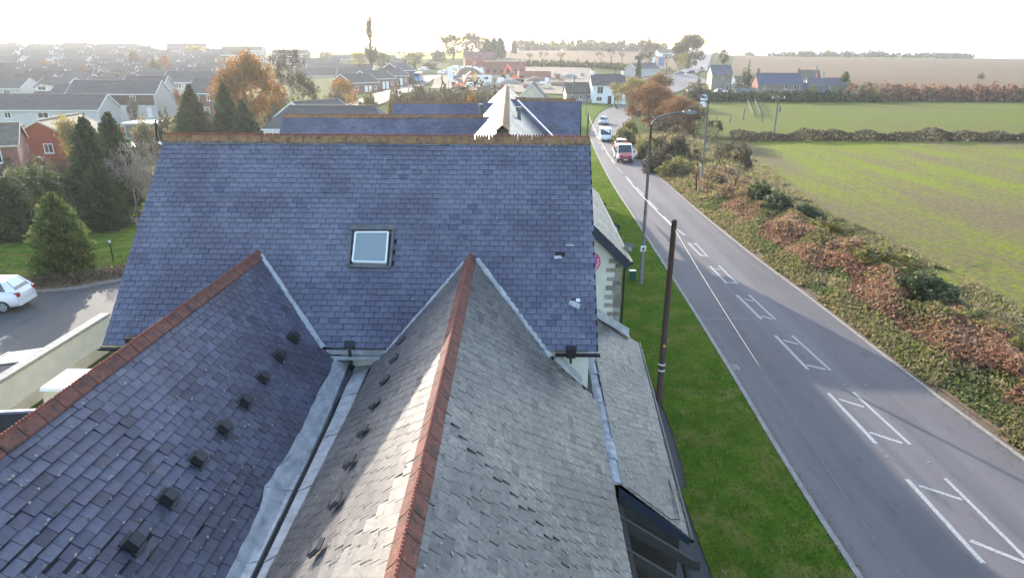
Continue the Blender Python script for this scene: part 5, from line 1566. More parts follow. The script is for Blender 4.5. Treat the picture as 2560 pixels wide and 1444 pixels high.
# the nearest terraces, one by one
terrace(20, 268, 237, 132, 'pale_render', 'roof_grey', 'nearest white terrace with long grey roof above the red brick gable', 3, gable_mat='grey_render')
terrace(112, 285, 211, 160, 'pink_brick', 'roof_grey', 'brick terrace with white dormer box behind the nearest white terrace', -8, dormer=(-6, 3))
terrace(205, 405, 203, 152, 'pale_render', 'roof_grey', 'terrace with blue and brown tile hanging beside a tall grey gable', 4, gable_mat='grey_render', upper=(2.6, 4.8, -1, 8.6, 'tile_hung_brown'))
terrace(330, 424, 191, 168, 'grey_render', 'roof_grey', 'grey gable terrace just behind the tile hung terrace', 4, gable_mat='grey_render')
terrace(432, 570, 180, 186, 'pale_render', 'roof_grey', 'white terrace ending behind the orange tree', 2)
terrace(495, 560, 201, 150, 'brown_brick', 'roof_grey', 'small brown house between the two dark conifers', 2)
ORD = ['first', 'second', 'third', 'fourth', 'fifth', 'sixth', 'seventh', 'eighth', 'ninth', 'tenth']
rows = [(195, 192, [(-60, 90), (110, 205), (230, 330)]), (181, 222, [(-40, 60), (85, 225), (245, 330), (350, 420)]), (168, 262, [(-30, 40), (60, 120), (140, 232), (262, 345), (365, 410), (455, 545)]),
        (155, 305, [(-20, 55), (70, 135), (165, 250), (275, 335), (350, 420), (440, 500), (520, 580)]), (142, 350, [(-15, 60), (85, 150), (170, 235), (260, 330), (345, 400), (425, 490), (510, 570)]),
        (131, 400, [(-10, 45), (70, 130), (150, 215), (235, 290), (310, 375), (400, 450), (470, 540), (560, 610)]), (121, 450, [(0, 60), (85, 150), (175, 240), (265, 330), (350, 400), (430, 500), (520, 560)]),
        (109, 520, [(-10, 70), (90, 160), (175, 240), (250, 358)])]
rows += [(188, 207, [(-40, 30), (50, 140), (160, 250), (270, 345), (365, 425)]), (174, 242, [(-20, 70), (95, 165), (185, 260), (285, 340), (360, 440), (470, 530)]), (161, 283, [(0, 60), (80, 150), (170, 230), (250, 310), (335, 395), (420, 480), (500, 560)]),
         (148, 328, [(-10, 50), (75, 130), (150, 215), (240, 300), (320, 375), (400, 455), (475, 540)]), (137, 375, [(10, 70), (90, 150), (175, 235), (255, 315), (335, 390), (415, 470), (490, 550)]), (126, 425, [(-5, 50), (70, 125), (150, 205), (225, 285), (305, 355), (380, 435), (455, 520)]), (115, 485, [(0, 55), (80, 140), (165, 225), (245, 300), (325, 385)])]
ORD += ['eleventh', 'twelfth', 'thirteenth', 'fourteenth', 'fifteenth', 'sixteenth']
rows.sort(key=lambda q: -q[0])
wallnames = {'pale_render': 'pale walled', 'grey_render': 'grey walled', 'pink_brick': 'pink brick', 'brown_brick': 'brown brick', 'cream_wall': 'cream walled'}
r = random.Random(21)
for ri, (vr, y, spans) in enumerate(rows):
    for k, (u0, u1) in enumerate(spans):
        w = r.choice(['pale_render', 'grey_render', 'grey_render', 'pink_brick', 'brown_brick', 'brown_brick', 'cream_wall'])
        rf = r.choice(['roof_grey', 'roof_grey', 'roof_brown'])
        gm = r.choice([None, 'grey_render', 'brown_brick', 'pale_render'])
        if k % 3 == 2:
            D_ = (u1 - u0) * y / F
        terrace(u0, u1, vr + r.uniform(-2, 2), y + r.uniform(-6, 6), w, rf, '%s estate terrace, %s from the left in the %s row back' % (wallnames[w], ORD[k], ORD[ri]), r.choice([-18, -10, 0, 6, 12, 25, 35]), 7.6, gable_mat=gm)
terrace(432, 522, 109, 470, 'pale_render', 'roof_grey', 'skyline terrace left of the bare spindly tree', 2)
terrace(566, 662, 116, 430, 'grey_render', 'roof_grey', 'skyline terrace directly above the orange tree', 0)
terrace(540, 610, 126, 400, 'grey_render', 'roof_grey', 'terrace with pale panels beside the orange tree crown', 3)
terrace(690, 772, 124, 420, 'brown_brick', 'roof_brown', 'skyline terrace behind the dark bare tree', 4)
terrace(700, 850, 147, 360, 'brown_brick', 'roof_grey', 'long dark terrace roof below the skyline hedge', 1)
terrace(830, 985, 139, 430, 'brown_brick', 'roof_grey', 'long dark terrace roof behind the poplar tree', 1)
terrace(940, 1012, 147, 380, 'brown_brick', 'roof_grey', 'dark terrace end with white window right of the poplar', 1)
terrace(775, 925, 161, 310, 'brown_brick', 'roof_grey', 'dark terrace roof in front of the poplar tree', 1)
terrace(755, 850, 172, 270, 'cream_wall', 'roof_grey', 'dark roofed terrace right of the bare tree', 1)
terrace(850, 930, 172, 262, 'grey_render', 'roof_grey', 'grey walled terrace behind the stepped bungalows', 1)
# stepped bungalows by the side road
for k, (u, y, lab) in enumerate(((890, 192, 'nearest of three stepped brown bungalows with white doors'), (935, 208, 'middle of three stepped brown bungalows with white doors'), (972, 224, 'farthest of three stepped brown bungalows with white doors'))):
    b = spot(u, y); b.z = ridge_abs(u, (186, 178, 172)[k], y) - 4.9
    house(lab, 'bungalow', b, math.radians(52), 9.5, 8.0, 2.9, 4.9, 'pink_brick', 'roof_brown', wins=[(-3, 1.6, 1.2, 1.1), (3.4, 1.6, .8, 1.0)], doors=[(.2, 'door_white'), (1.6, 'door_white')], gable_mat='brown_brick', name='bungalow', group='stepped bungalows by the side road', sink=3, gwins=[(0, 2.0, 1.2, 1.0, -1)])
b = spot(996, 248); b.z = ridge_abs(990, 159, 248) - 7.0
house('tall brown brick house with white verge above the bus hedge', 'house', b, math.radians(62), 9, 8, 4.8, 7.0, 'brown_brick', 'roof_grey', wins=[(0, 3.6, 1.2, 1)], gable_mat='brown_brick', name='brick_house', sink=3)
# bungalow just behind the rear slate ridge
b = Vector((aty(830, 268, 86).x, 86, 0)); b.z = ridge_abs(830, 267, 86) - 5.2
house('grey roofed bungalow with hipped end behind the rear slate ridge', 'bungalow', b, 0, 14.6, 8, 3.0, 5.2, 'white_render', 'roof_grey', wins=[(-6.2, 1.9, 1.5, 1.2)], doors=[], name='bungalow', hip=2.2)
ant = thing('tv_aerial', 'television aerial on a mast above the hipped bungalow', 'aerial', aty(719, 300, 84))
hh = aty(714, 232, 84).z - ant.location.z
mb = MB(); mb.tube([(0, 0, -.8), (-.1, 0, hh)], .03, 6); mb.build('mast', 'galvanised', ant)
mb = MB(); mb.tube([(-.3, 0, hh), (1.6, 0, hh - .25)], .03, 6); mb.build('boom', 'galvanised', ant)
for k in range(9):
    mb = MB(); mb.tube([(-.2 + k * .2, -.3, hh - k * .027), (-.2 + k * .2, .3, hh - k * .027)], .012, 4); mb.build('aerial_rod', 'galvanised', ant)
b = Vector((aty(790, 260, 105).x, 105, 0)); b.z = ridge_abs(790, 253, 105) - 5.2
house('grey gabled roof peeking above the hipped bungalow', 'bungalow', b, math.radians(60), 9, 8, 3.0, 5.2, 'cream_wall', 'roof_grey', name='bungalow')
# red brick houses at the left
b = Vector((aty(92, 302, 80).x, 84, 0)); b.z = ridge_abs(92, 302, 80) - 5.6
house('bright red brick house with its gable facing the garden', 'house', b, math.radians(98), 10, 6.8, 3.8, 5.6, 'red_brick', 'roof_tile_tan', gable_mat='red_brick', gwins=[(-.6, 2.6, 1.0, 1.1, -1), (1.9, 2.7, .7, 1.0, -1)], name='brick_house', verge='cream_wall', sink=4)
b = Vector((aty(-75, 320, 70).x, 70, 0)); b.z = ridge_abs(-20, 314, 70) - 5.0
house('pinkish brick house with tan roof cut by the left edge', 'house', b, math.radians(28), 8, 7, 3.3, 5.0, 'pink_brick', 'roof_tile_tan', wins=[(-2.2, 2.2, .8, 1.3), (0, 2.2, .8, 1.3), (2.2, 2.2, .8, 1.3)], name='brick_house', verge='cream_wall', sink=4)
# garages and fence by the parking court
gb = spot(400, 128)
gr_ = thing('garage_row', 'row of green lock-up garages by the parking court', 'garage', gb, math.radians(3))
MB().box((0, 0, 1.1), (11, 5, 3.0)).build('garage_body', 'grey_render', gr_)
MB().box((0, -.2, 2.68), (11.4, 5.6, .16)).build('garage_roof', 'white_render', gr_)
for k in range(4): MB().box((-4.1 + k * 2.7, -2.53, 1.2), (2.4, .06, 2.2)).build('garage_door', 'cabinet_green', gr_)
fb = spot(335, 128)
fo = thing('orange_fence', 'orange brick fence panels behind the navy parked car', 'fence', fb, math.radians(3))
for k in range(5): MB().box((-4 + k * 2.0, 0, .9), (1.94, .12, 1.9)).build('fence_panel', 'red_brick', fo)
for k in range(6): MB().box((-5 + k * 2.0, 0, 1.0), (.14, .2, 2.1)).build('fence_post', 'timber_grey', fo)
# cottages on the right
def cot(label, u, y, vr, L, D, eave, ridge, wall, roof, rzd=0, **kw):
    b = spot(u, y)
    return house(label, 'house', b, math.radians(rzd), L, D, eave, max(ridge, ridge_abs(u, vr, y) - b.z), wall, roof, **kw)
cot('tall stone house with slate roof beside the hill road', 1793, 236, 165, 6.4, 8, 6.1, 8.6, 'rubble_stone', 'slate_dark', -4, gable_mat='cream_wall', wins=[(.3, 5.0, .7, .9), (1.9, 2.0, 1.1, 2.2)], name='stone_house', verge='stone')
cot('long stone cottage with blue slate roof and two end chimneys', 1937, 216, 184, 13.2, 6.5, 4.5, 6.6, 'rubble_stone', 'slate_blue', -2, chim=[(-6.0, 1.2, 'pink_brick'), (6.0, 1.2, 'pink_brick')], wins=[(1.8, 3.6, .9, 1.3), (4.8, 3.6, 1.7, 1.4), (1.6, 1.3, .8, 1.4), (4.6, 1.2, 1.7, 1.4), (3.2, 2.4, .7, .6), (-4.6, 1.5, .7, 1.0), (-4.6, 3.7, .7, 1.0)], gable_mat='pink_brick', name='stone_cottage', verge='stone')
cot('dark roofed stone cottage with white left gable', 2058, 224, 196, 11.2, 6, 3.9, 5.7, 'rubble_stone', 'slate_dark', -12, chim=[(-2.6, 1.5, 'pink_brick'), (-1.0, 1.6, 'concrete'), (4.6, .9, 'pink_brick')], wins=[(.6, 2.9, .8, .9)], gable_mat='white_render', name='stone_cottage', verge='stone')
cot('tan roofed cream house behind the long stone cottage', 2012, 246, 180, 7, 7, 4.6, 7.3, 'cream_wall', 'roof_tile_tan', -8, chim=[(2.4, 1.2, 'concrete')], name='rendered_house', verge='stone')
cot('small porch lodge with dark roof before the white gabled cottage', 2046, 213, 217, 4.4, 3, 1.9, 2.9, 'pink_brick', 'slate_dark', -12, wins=[(1.2, 1.2, .9, 1.0)], name='porch_lodge', verge='white_paint')
cot('low stone outbuilding attached left of the long cottage', 1858, 214, 221, 6.5, 5, 2.0, 2.9, 'rubble_stone', 'slate_dark', -2, wins=[(-1, 1.3, 1.0, 1.0), (1.4, 1.3, 1.3, 1.0)], name='stone_outbuilding', verge='stone')
cot('low cream extension right of the long stone cottage', 1996, 219, 208, 4.5, 5, 2.4, 3.6, 'cream_wall', 'slate_dark', -12, name='extension', verge='stone')
cot('white outbuilding among shrubs behind the tall stone house', 1843, 250, 192, 5, 5, 2.6, 4.2, 'white_render', 'roof_grey', 20, wins=[(0, 1.5, 1.6, 1.2)], name='outbuilding')
cot('white house with dark roof and white chimneys on the bend', 1514, 190, 187, 9.0, 7, 4.7, 7.3, 'white_render', 'roof_grey', 3, chim=[(-4.1, 1.0, 'white_render'), (4.1, 1.0, 'white_render')], wins=[(-2.4, 3.5, 1.6, 1.8), (2.6, 3.7, 1.8, 1.1), (-2.6, 1.3, 1.5, 1.1), (2.2, 1.4, 1.2, 1.1)], doors=[(.2, 'timber_dark')], name='white_house', verge='white_paint')
cot('low dark roofed wing attached left of the white house', 1447, 192, 208, 8.0, 6, 2.5, 4.4, 'stone', 'roof_brown', 3, wins=[(-2.5, 1.3, .9, 1.1), (0, 1.3, 1.0, 1.3), (2.0, 1.3, 1.0, 1.3)], gable_mat='white_render', name='low_wing', verge='timber_dark')
cot('cream gable house peeking over the blue rear roof', 1330, 138, 208, 8, 5.4, 4.4, 6.6, 'cream_wall', 'roof_grey', 84, gwins=[(0, 4.0, .9, 1.3, -1)], name='gable_house', verge='white_paint')
cot('distant white bungalow on the ridge left of the great tree', 1658, 560, 124, 14, 9, 3, 5.0, 'white_render', 'roof_brown', 8, wins=[(0, 1.5, 3, 1.2)], name='bungalow')
cot('dark shed roof behind the bare trees near the junction', 1603, 300, 168, 12, 8, 3, 5.2, 'grey_render', 'roof_grey', 25, name='shed')
cot('red roofed barn on the rise behind the building site', 1197, 352, 146, 15, 9, 3.4, 6.6, 'red_brick', 'roof_red', 10, wins=[(-3, 1.6, 1.2, 1.2)], doors=[(2, 'timber_dark')], name='barn', verge='roof_red')
# garden wall in front of the white house
gw2 = thing('stone_wall', 'low stone wall in front of the white house', 'wall', (0, 0, 0))
P_ = gp((1440, 262), (1490, 258), (1540, 248)); 
for k, (a, b_) in enumerate(zip(resample(P_, 12), resample(P_, 12)[1:])):
    a = Vector((a.x, a.y, G(a.x, a.y) + .45)); b_ = Vector((b_.x, b_.y, G(b_.x, b_.y) + .45))
    mb = MB(); mb.beam(a, b_, .4, 1.1); mb.build('wall_section', 'rubble_stone', gw2)
    mb = MB(); mb.beam(a + Vector((0, 0, .6)), b_ + Vector((0, 0, .6)), .5, .1); mb.build('coping', 'concrete', gw2)

# ------------------------------------------------------------------ trees and shrubs
def skeleton(seed, levels, split, spread, len0, shrink, trunk, up=.25, rad0=.03, wob=.15):
    r = np.random.default_rng(seed)
    S, tips = [], []
    def grow(p, d, L, rad, lev):
        n = 2 if lev < levels - 1 else 1
        for _ in range(n):
            d2 = d + r.normal(size=3) * wob; d2[2] += .05; d2 /= np.linalg.norm(d2)
            q = p + d2 * L / n; r2 = rad * (.86 if n == 2 else .75)
            S.append((*p, *q, rad, r2)); p, d, rad = q, d2, r2
        if lev == levels - 1:
            tips.append(p); return
        k = split + (1 if r.random() < .4 else 0)
        a0 = r.random() * 6.3
        ref = np.array([0, 0, 1.]) if abs(d[2]) < .8 else np.array([1., 0, 0])
        x = np.cross(d, ref); x /= np.linalg.norm(x); y = np.cross(d, x)
        for i in range(k):
            a = a0 + i * 6.283 / k + r.normal() * .3
            sp = spread * r.uniform(.6, 1.25)
            nd = d * math.cos(sp) + (x * math.cos(a) + y * math.sin(a)) * math.sin(sp); nd[2] += up; nd /= np.linalg.norm(nd)
            grow(p, nd, L * shrink * r.uniform(.75, 1.2), rad * .68, lev + 1)
    p0 = np.zeros(3); p1 = np.array([r.normal() * .03, r.normal() * .03, trunk])
    S.append((*p0, *p1, rad0 * 1.25, rad0))
    grow(p1, np.array([0, 0, 1.]), len0, rad0, 0)
    return np.array(S), np.array(tips)
def norm_tree(S, tips, w=1.0, h=1.0):
    pts = np.vstack([S[:, :3], S[:, 3:6]])
    zmax = pts[:, 2].max(); xy = np.abs(pts[:, :2]).max()
    sx, sz = .5 * w / xy, h / zmax
    k = np.array([sx, sx, sz])
    S = S.copy(); S[:, :3] *= k; S[:, 3:6] *= k
    return S, tips * k
PROTO = {}
def proto_broad(key, seed, leaf_n, leaf_s, mat, levels=5, zc=.56, zr=.36, bark='bark', spread=.62, up=.12, clust=.075, trunk=.22, low=False):
    S, tips = skeleton(seed, levels, 2, spread, .22, .78, trunk, up)
    S, tips = norm_tree(S, tips, .92, .94)
    r = np.random.default_rng(seed + 50)
    tr_ = segs_mesh('trunk', S, bark, 5 if not low else 3)
    cr_ = None
    if leaf_n:
        src = np.vstack([tips, S[len(S) // 2:, 3:6]])
        c = src[r.integers(0, len(src), leaf_n)]
        P = c + r.normal(size=(leaf_n, 3)) * clust * np.array([1, 1, .8])
        # leaf masses lower in the crown, in lumps
        ne = int(leaf_n * .6)
        lc = unit(46, r) * r.uniform(.5, 1.0, 46)[:, None] * np.array([.40, .40, zr]) + np.array([0, 0, zc])
        lr = r.uniform(.07, .15, 46)
        k_ = r.integers(0, 46, ne); uu = unit(ne, r)
        P[:ne] = lc[k_] + uu * (lr[k_] * r.random(ne) ** .4)[:, None]
        c[:ne] = lc[k_]
        P[:, 2] = np.clip(P[:, 2], .06, None)
        cl_ = (np.sin(c[:, 0] * 23 + 1) * np.sin(c[:, 1] * 19) * np.sin(c[:, 2] * 21)) * .28
        cr_ = quads_mesh('crown', leafquads(P, r.uniform(.7, 1.3, leaf_n) * leaf_s, r), mat, np.clip(r.normal(.5, .2, leaf_n) + cl_, .01, .99))
    PROTO[key] = (tr_, cr_)
def proto_bare(key, seed, mat='bark', levels=7, spread=.5, up=.12, trunk=.15, rad0=.022, leaf_n=0, leafmat_='dull_leaf', leaf_s=.02, wob=.16):
    S, tips = skeleton(seed, levels, 2, spread, .22, .8, trunk, up, rad0, wob)
    S, tips = norm_tree(S, tips)
    S[:, 6:] = np.maximum(S[:, 6:], .0030)
    tr_ = segs_mesh('trunk', S, mat, 3)
    r = np.random.default_rng(seed)
    n = max(leaf_n, 200)
    c = tips[r.integers(0, len(tips), n)] + r.normal(size=(n, 3)) * .02
    # fine twigs carried by the tips
    ax = unit(n, r); ax[:, 2] = np.abs(ax[:, 2])
    cr_ = quads_mesh('crown', leafquads(c, np.full(n, leaf_s), r, 1.8, ax, .4), leafmat_, r.random(n))
    PROTO[key] = (tr_, cr_)
def proto_conifer(key, seed, n, s, mat, prof, lump=.10):
    r = np.random.default_rng(seed)
    S = [(0, 0, 0, 0, 0, .9, .03, .006)]
    h = 1 - np.sqrt(r.random(n)) ** 1.15 * .98
    a = r.random(n) * 6.283
    rad = np.interp(h, *prof)
    nz = 1 + lump * (np.sin(a * 5 + h * 31) + np.sin(a * 3 - h * 17 + 2) + .6 * np.sin(a * 9 + h * 53))
    cell = r.uniform(.58, 1.28, (26, 40))
    nz = nz * cell[(a / 6.2832 * 26).astype(int) % 26, (h * 39).astype(int)]
    d = rad * nz * (.55 + .45 * np.sqrt(r.random(n)))
    P = np.stack([d * np.cos(a), d * np.sin(a), h * .985 + .01], 1)
    ax = np.stack([np.cos(a), np.sin(a), np.full(n, .35)], 1)
    V = leafquads(P, r.uniform(.6, 1.35, n) * s, r, 2.4, ax, .55)
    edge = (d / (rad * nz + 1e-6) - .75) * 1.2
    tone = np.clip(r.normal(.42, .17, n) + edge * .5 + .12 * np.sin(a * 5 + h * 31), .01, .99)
    # dense inner boughs
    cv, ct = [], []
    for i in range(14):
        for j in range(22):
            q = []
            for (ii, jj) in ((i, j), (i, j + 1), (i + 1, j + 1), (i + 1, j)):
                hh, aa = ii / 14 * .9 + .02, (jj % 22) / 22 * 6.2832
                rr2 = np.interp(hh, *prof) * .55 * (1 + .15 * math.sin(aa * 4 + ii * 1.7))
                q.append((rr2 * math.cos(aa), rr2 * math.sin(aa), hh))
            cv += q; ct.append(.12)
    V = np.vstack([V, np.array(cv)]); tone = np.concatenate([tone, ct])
    for k in range(60):
        hh = r.uniform(.06, .9); aa = r.random() * 6.28; rr2 = np.interp(hh, *prof) * .7
        S.append((0, 0, hh * .96, rr2 * math.cos(aa), rr2 * math.sin(aa), hh + .03, .006, .002))
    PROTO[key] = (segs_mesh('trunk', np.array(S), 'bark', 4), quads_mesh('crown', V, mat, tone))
def proto_bush(key, seed, n, s, mat, flat=.75, lump=.16, box=False, stems=14):
    r = np.random.default_rng(seed)
    u = unit(n, r); u[:, 2] = np.abs(u[:, 2])
    if box:
        u = np.sign(u) * np.abs(u) ** .55
    lumpf = 1 + lump * (np.sin(u[:, 0] * 7 + seed) * np.sin(u[:, 1] * 6 + 1) + np.sin(u[:, 2] * 9 + u[:, 0] * 5) + .6 * np.sin(u[:, 1] * 15 + u[:, 0] * 12))
    d = (r.random(n) ** .33) * lumpf
    d = np.where(r.random(n) < .7, lumpf * r.uniform(.86, 1.05, n), d)
    P = u * d[:, None] * np.array([.46, .46, .84])
    P[:, 2] = np.clip(P[:, 2], .01, None)
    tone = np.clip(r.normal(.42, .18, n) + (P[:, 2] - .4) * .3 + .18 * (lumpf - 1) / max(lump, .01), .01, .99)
    S = []
    for k in range(stems):
        a = r.random() * 6.28; q = r.uniform(.1, .36)
        S.append((0.04 * math.cos(a), .04 * math.sin(a), 0, q * math.cos(a), q * math.sin(a), r.uniform(.35, .75), .016, .005))
    V = leafquads(P, r.uniform(.6, 1.4, n) * s, r)
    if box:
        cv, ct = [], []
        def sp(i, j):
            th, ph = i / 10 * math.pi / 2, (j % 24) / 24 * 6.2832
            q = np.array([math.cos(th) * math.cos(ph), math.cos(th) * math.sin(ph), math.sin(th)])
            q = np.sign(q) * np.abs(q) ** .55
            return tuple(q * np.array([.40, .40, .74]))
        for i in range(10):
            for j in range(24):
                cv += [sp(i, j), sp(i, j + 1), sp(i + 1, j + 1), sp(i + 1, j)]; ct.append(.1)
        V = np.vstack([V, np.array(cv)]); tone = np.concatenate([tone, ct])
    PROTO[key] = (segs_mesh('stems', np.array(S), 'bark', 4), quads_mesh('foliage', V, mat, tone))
CONE = ([0, .08, .3, .6, .85, 1.0], [.30, .44, .42, .27, .12, .015])
FAT = ([0, .08, .35, .65, .85, 1.0], [.40, .48, .46, .34, .20, .03])
COL_ = ([0, .1, .5, .8, 1.0], [.34, .46, .44, .30, .04])
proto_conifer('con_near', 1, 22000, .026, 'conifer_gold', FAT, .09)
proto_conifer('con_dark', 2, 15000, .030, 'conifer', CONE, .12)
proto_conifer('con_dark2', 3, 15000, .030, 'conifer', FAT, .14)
proto_conifer('con_far', 4, 1600, .075, 'conifer', COL_, .10)
proto_bush('hedge_block', 5, 46000, .026, 'hedge_green', box=True, lump=.07)
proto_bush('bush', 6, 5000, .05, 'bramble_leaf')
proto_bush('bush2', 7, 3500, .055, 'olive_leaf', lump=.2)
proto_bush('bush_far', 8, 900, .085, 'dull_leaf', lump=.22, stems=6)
proto_broad('oak', 9, 15000, .020, 'autumn_orange', 6, trunk=.2, clust=.05)
proto_broad('oak2', 10, 14000, .020, 'autumn_rust', 6, trunk=.10, clust=.055, spread=.7, zc=.46, zr=.42)
proto_broad('far_a', 11, 2600, .036, 'dull_leaf', 5, low=True)
proto_broad('far_b', 12, 2600, .036, 'olive_leaf', 5, spread=.55, low=True)
proto_broad('far_c', 13, 1500, .035, 'autumn_yellow', 5, spread=.5, up=.3, low=True)
proto_bare('bare_a', 14, levels=8, leaf_n=2500, leaf_s=.014)
proto_bare('bare_b', 15, levels=8, spread=.46, up=.10, trunk=.22, rad0=.04, leaf_n=200, leaf_s=.01)
proto_bare('bare_c', 16, levels=8, spread=.62, up=.05, trunk=.08, leaf_n=4500, leaf_s=.013)
proto_bare('shrub_bare', 17, 'bark_pale', levels=9, spread=.5, up=.02, trunk=.03, rad0=.014, leaf_n=300, leafmat_='dull_leaf', leaf_s=.012, wob=.2)
def proto_poplar():
    r = np.random.default_rng(18); S = [(0, 0, 0, 0, 0, .6, .045, .028), (0, 0, .6, .01, 0, 1.0, .028, .008)]; tips = []
    for k in range(110):
        z = r.uniform(.1, .93); a = r.random() * 6.28; L = r.uniform(.06, .16) * (1.25 - z)
        q = np.array([L * math.cos(a) * 1.6, L * math.sin(a) * 1.6, z + L * 1.3]); S.append((0, 0, z, *q, .013, .006)); tips.append(q)
        for j in range(3):
            q2 = q + np.array([r.normal() * .03, r.normal() * .03, r.uniform(.03, .09)]); S.append((*q, *q2, .006, .004)); tips.append(q2)
    tips = np.array(tips); n = 3200
    w = np.where(tips[:, 2] < .5, 3.0, .6); w /= w.sum()
    c = tips[r.choice(len(tips), n, p=w)] + r.normal(size=(n, 3)) * .022
    PROTO['poplar'] = (segs_mesh('trunk', np.array(S), 'bark', 3), quads_mesh('crown', leafquads(c, np.full(n, .024), r), 'dull_leaf', r.random(n)))
proto_poplar()
_r = random.Random(77)
def plant(key, name, label, cat, u, y, vtop, wpx, mat=None, group=None, base=None, depth=1.0, dz=0.0):
    b = base if base is not None else spot(u, y)
    if base is not None: y = b.y
    h = max(.6, aty(u, vtop, y).z - b.z)
    w = wpx * (y * math.cos(PITCH) + 4) / F
    t = thing(name, label, cat, (b.x, b.y, b.z - .05 + dz), _r.random() * 6.28, group)
    t.scale = (w, w * depth, h + .05)
    a, c = PROTO[key]
    link('stems' if 'bush' in key or 'hedge' in key else 'trunk', a, t)
    if c:
        o = link('foliage' if 'bush' in key or 'hedge' in key else 'crown', c, t)
        if mat: set_mat(o, mat)
    return t
# garden on the left
plant('con_near', 'conifer', 'bushy golden green conifer on the bank by the white car', 'tree', 172, 37.5, 480, 124, base=atz(170, 690))
h_ = plant('hedge_block', 'evergreen_clump', 'huge clipped dark evergreen clump on the lawn at left', 'tree', 112, 46, 412, 215, base=atz(108, 585)); h_.rotation_euler = (0, 0, .2)
plant('con_dark2', 'conifer', 'tall dark conifer behind the bare shrub, left one of the pair', 'tree', 245, 54, 292, 105)
plant('con_dark2', 'conifer', 'tall dark conifer behind the bare shrub, right one of the pair', 'tree', 303, 58, 280, 92)
plant('con_dark2', 'conifer', 'lower dark conifer filling the gap beside the bare shrub', 'tree', 262, 50, 400, 90)
plant('shrub_bare', 'bare_shrub', 'dense leafless grey brown shrub beside the slate verge', 'shrub', 335, 47.5, 340, 225, base=atz(338, 556))
plant('shrub_bare', 'bare_shrub', 'second leafless shrub tucked behind the slate verge', 'shrub', 388, 50, 338, 130)
plant('far_c', 'yellow_tree', 'sparse yellow brown tree right of the red brick gable', 'tree', 196, 72, 288, 78, 'autumn_yellow')
plant('bare_b', 'bare_tree', 'thin bare tree between red house and dark conifer', 'tree', 195, 66, 300, 80)
for k, (u, v, y, w) in enumerate(((25, 420, 66, 90), (95, 412, 68, 90), (150, 420, 66, 70))):
    plant('bush2', 'garden_bush', ['brown garden bush under the pinkish brick house', 'brown garden bush under the bright red gable', 'brown garden bush right of the bright red gable'][k], 'bush', u, y, v - 20, w, 'dull_leaf')
for k, (u, vt, y, w) in enumerate(((365, 300, 92, 60), (420, 285, 98, 70), (445, 300, 92, 60), (655, 300, 86, 60), (690, 270, 104, 70), (745, 245, 118, 70), (790, 235, 125, 80), (840, 225, 138, 60), (700, 220, 140, 60))):
    plant('bush2', 'garden_bush', 'olive bush in the gardens, %s along from the parking court' % ORD[k], 'bush', u, y, vt, w, ['olive_leaf', 'dull_leaf', 'bramble_leaf'][k % 3], 'garden bushes beyond the main ridge')
plant('con_dark', 'conifer', 'pointed dark conifer standing left of the orange tree', 'tree', 492, 88, 211, 100)
plant('con_dark', 'conifer', 'pointed dark conifer directly below the orange tree', 'tree', 575, 88, 206, 88)
plant('con_dark', 'conifer', 'lower dark conifer right of the pointed pair', 'tree', 618, 84, 248, 90)
plant('oak', 'orange_tree', 'big orange autumn tree towering over the estate', 'tree', 638, 116, 127, 172)
plant('bare_a', 'bare_tree', 'dark bare tree right of the big orange tree', 'tree', 728, 122, 122, 150)
plant('bare_a', 'bare_tree', 'second bare tree behind the orange tree', 'tree', 690, 150, 140, 90)
plant('far_c', 'small_tree', 'small orange tree before the stepped bungalows', 'tree', 868, 146, 195, 85, 'autumn_orange')
plant('bush', 'yellow_bush', 'yellow bush beside the side road', 'bush', 922, 138, 231, 50, 'autumn_yellow')
plant('bush', 'yellow_bush', 'small yellow bush above the rear slate ridge', 'bush', 985, 130, 226, 36, 'autumn_yellow')
plant('bush', 'orange_bush', 'bright orange sunlit bush rising behind the rear ridge', 'bush', 1182, 82, 236, 72, 'autumn_orange')
r = random.Random(4)
for k in range(16):
    u = 1000 + k * 17 + r.uniform(-6, 6)
    plant('bare_c' if k % 2 else 'bush_far', 'scrub_bush', '%s scrub bush from the left along the site edge' % (ORD[k % 10] if k < 10 else ['eleventh', 'twelfth', 'thirteenth', 'fourteenth', 'fifteenth', 'sixteenth'][k - 10]), 'bush', u, r.uniform(120, 165), r.uniform(206, 232), r.uniform(38, 62), 'dull_leaf', 'scrub along the building site')
plant('poplar', 'poplar', 'tall slim poplar against the white sky', 'tree', 930, 300, 45, 62)
plant('far_c', 'yellow_tree', 'yellowing tree at the foot of the poplar', 'tree', 905, 310, 128, 60, 'autumn_yellow')
plant('far_b', 'bare_tree', 'leafy tree right of the poplar foot', 'tree', 955, 320, 130, 50)
plant('bare_b', 'bare_tree', 'bare tree left of pair beyond the brown house', 'tree', 1018, 300, 118, 55)
plant('bare_b', 'bare_tree', 'bare tree right of pair beyond the brown house', 'tree', 1042, 300, 108, 52)
plant('far_b', 'round_tree', 'rounded green tree behind the two bare trees', 'tree', 1035, 330, 132, 60)
plant('bush_far', 'skyline_bush', 'clipped skyline bush left of the poplar', 'bush', 817, 470, 126, 40, 'olive_leaf')
plant('bare_b', 'bare_tree', 'spindly bare tree on the estate skyline', 'tree', 500, 430, 80, 34)
plant('far_c', 'yellow_tree', 'yellow tree under the spindly skyline tree', 'tree', 505, 425, 112, 60, 'autumn_yellow')
plant('bush_far', 'round_tree', 'round tree on the skyline at far left', 'tree', 43, 540, 95, 28, 'olive_leaf')
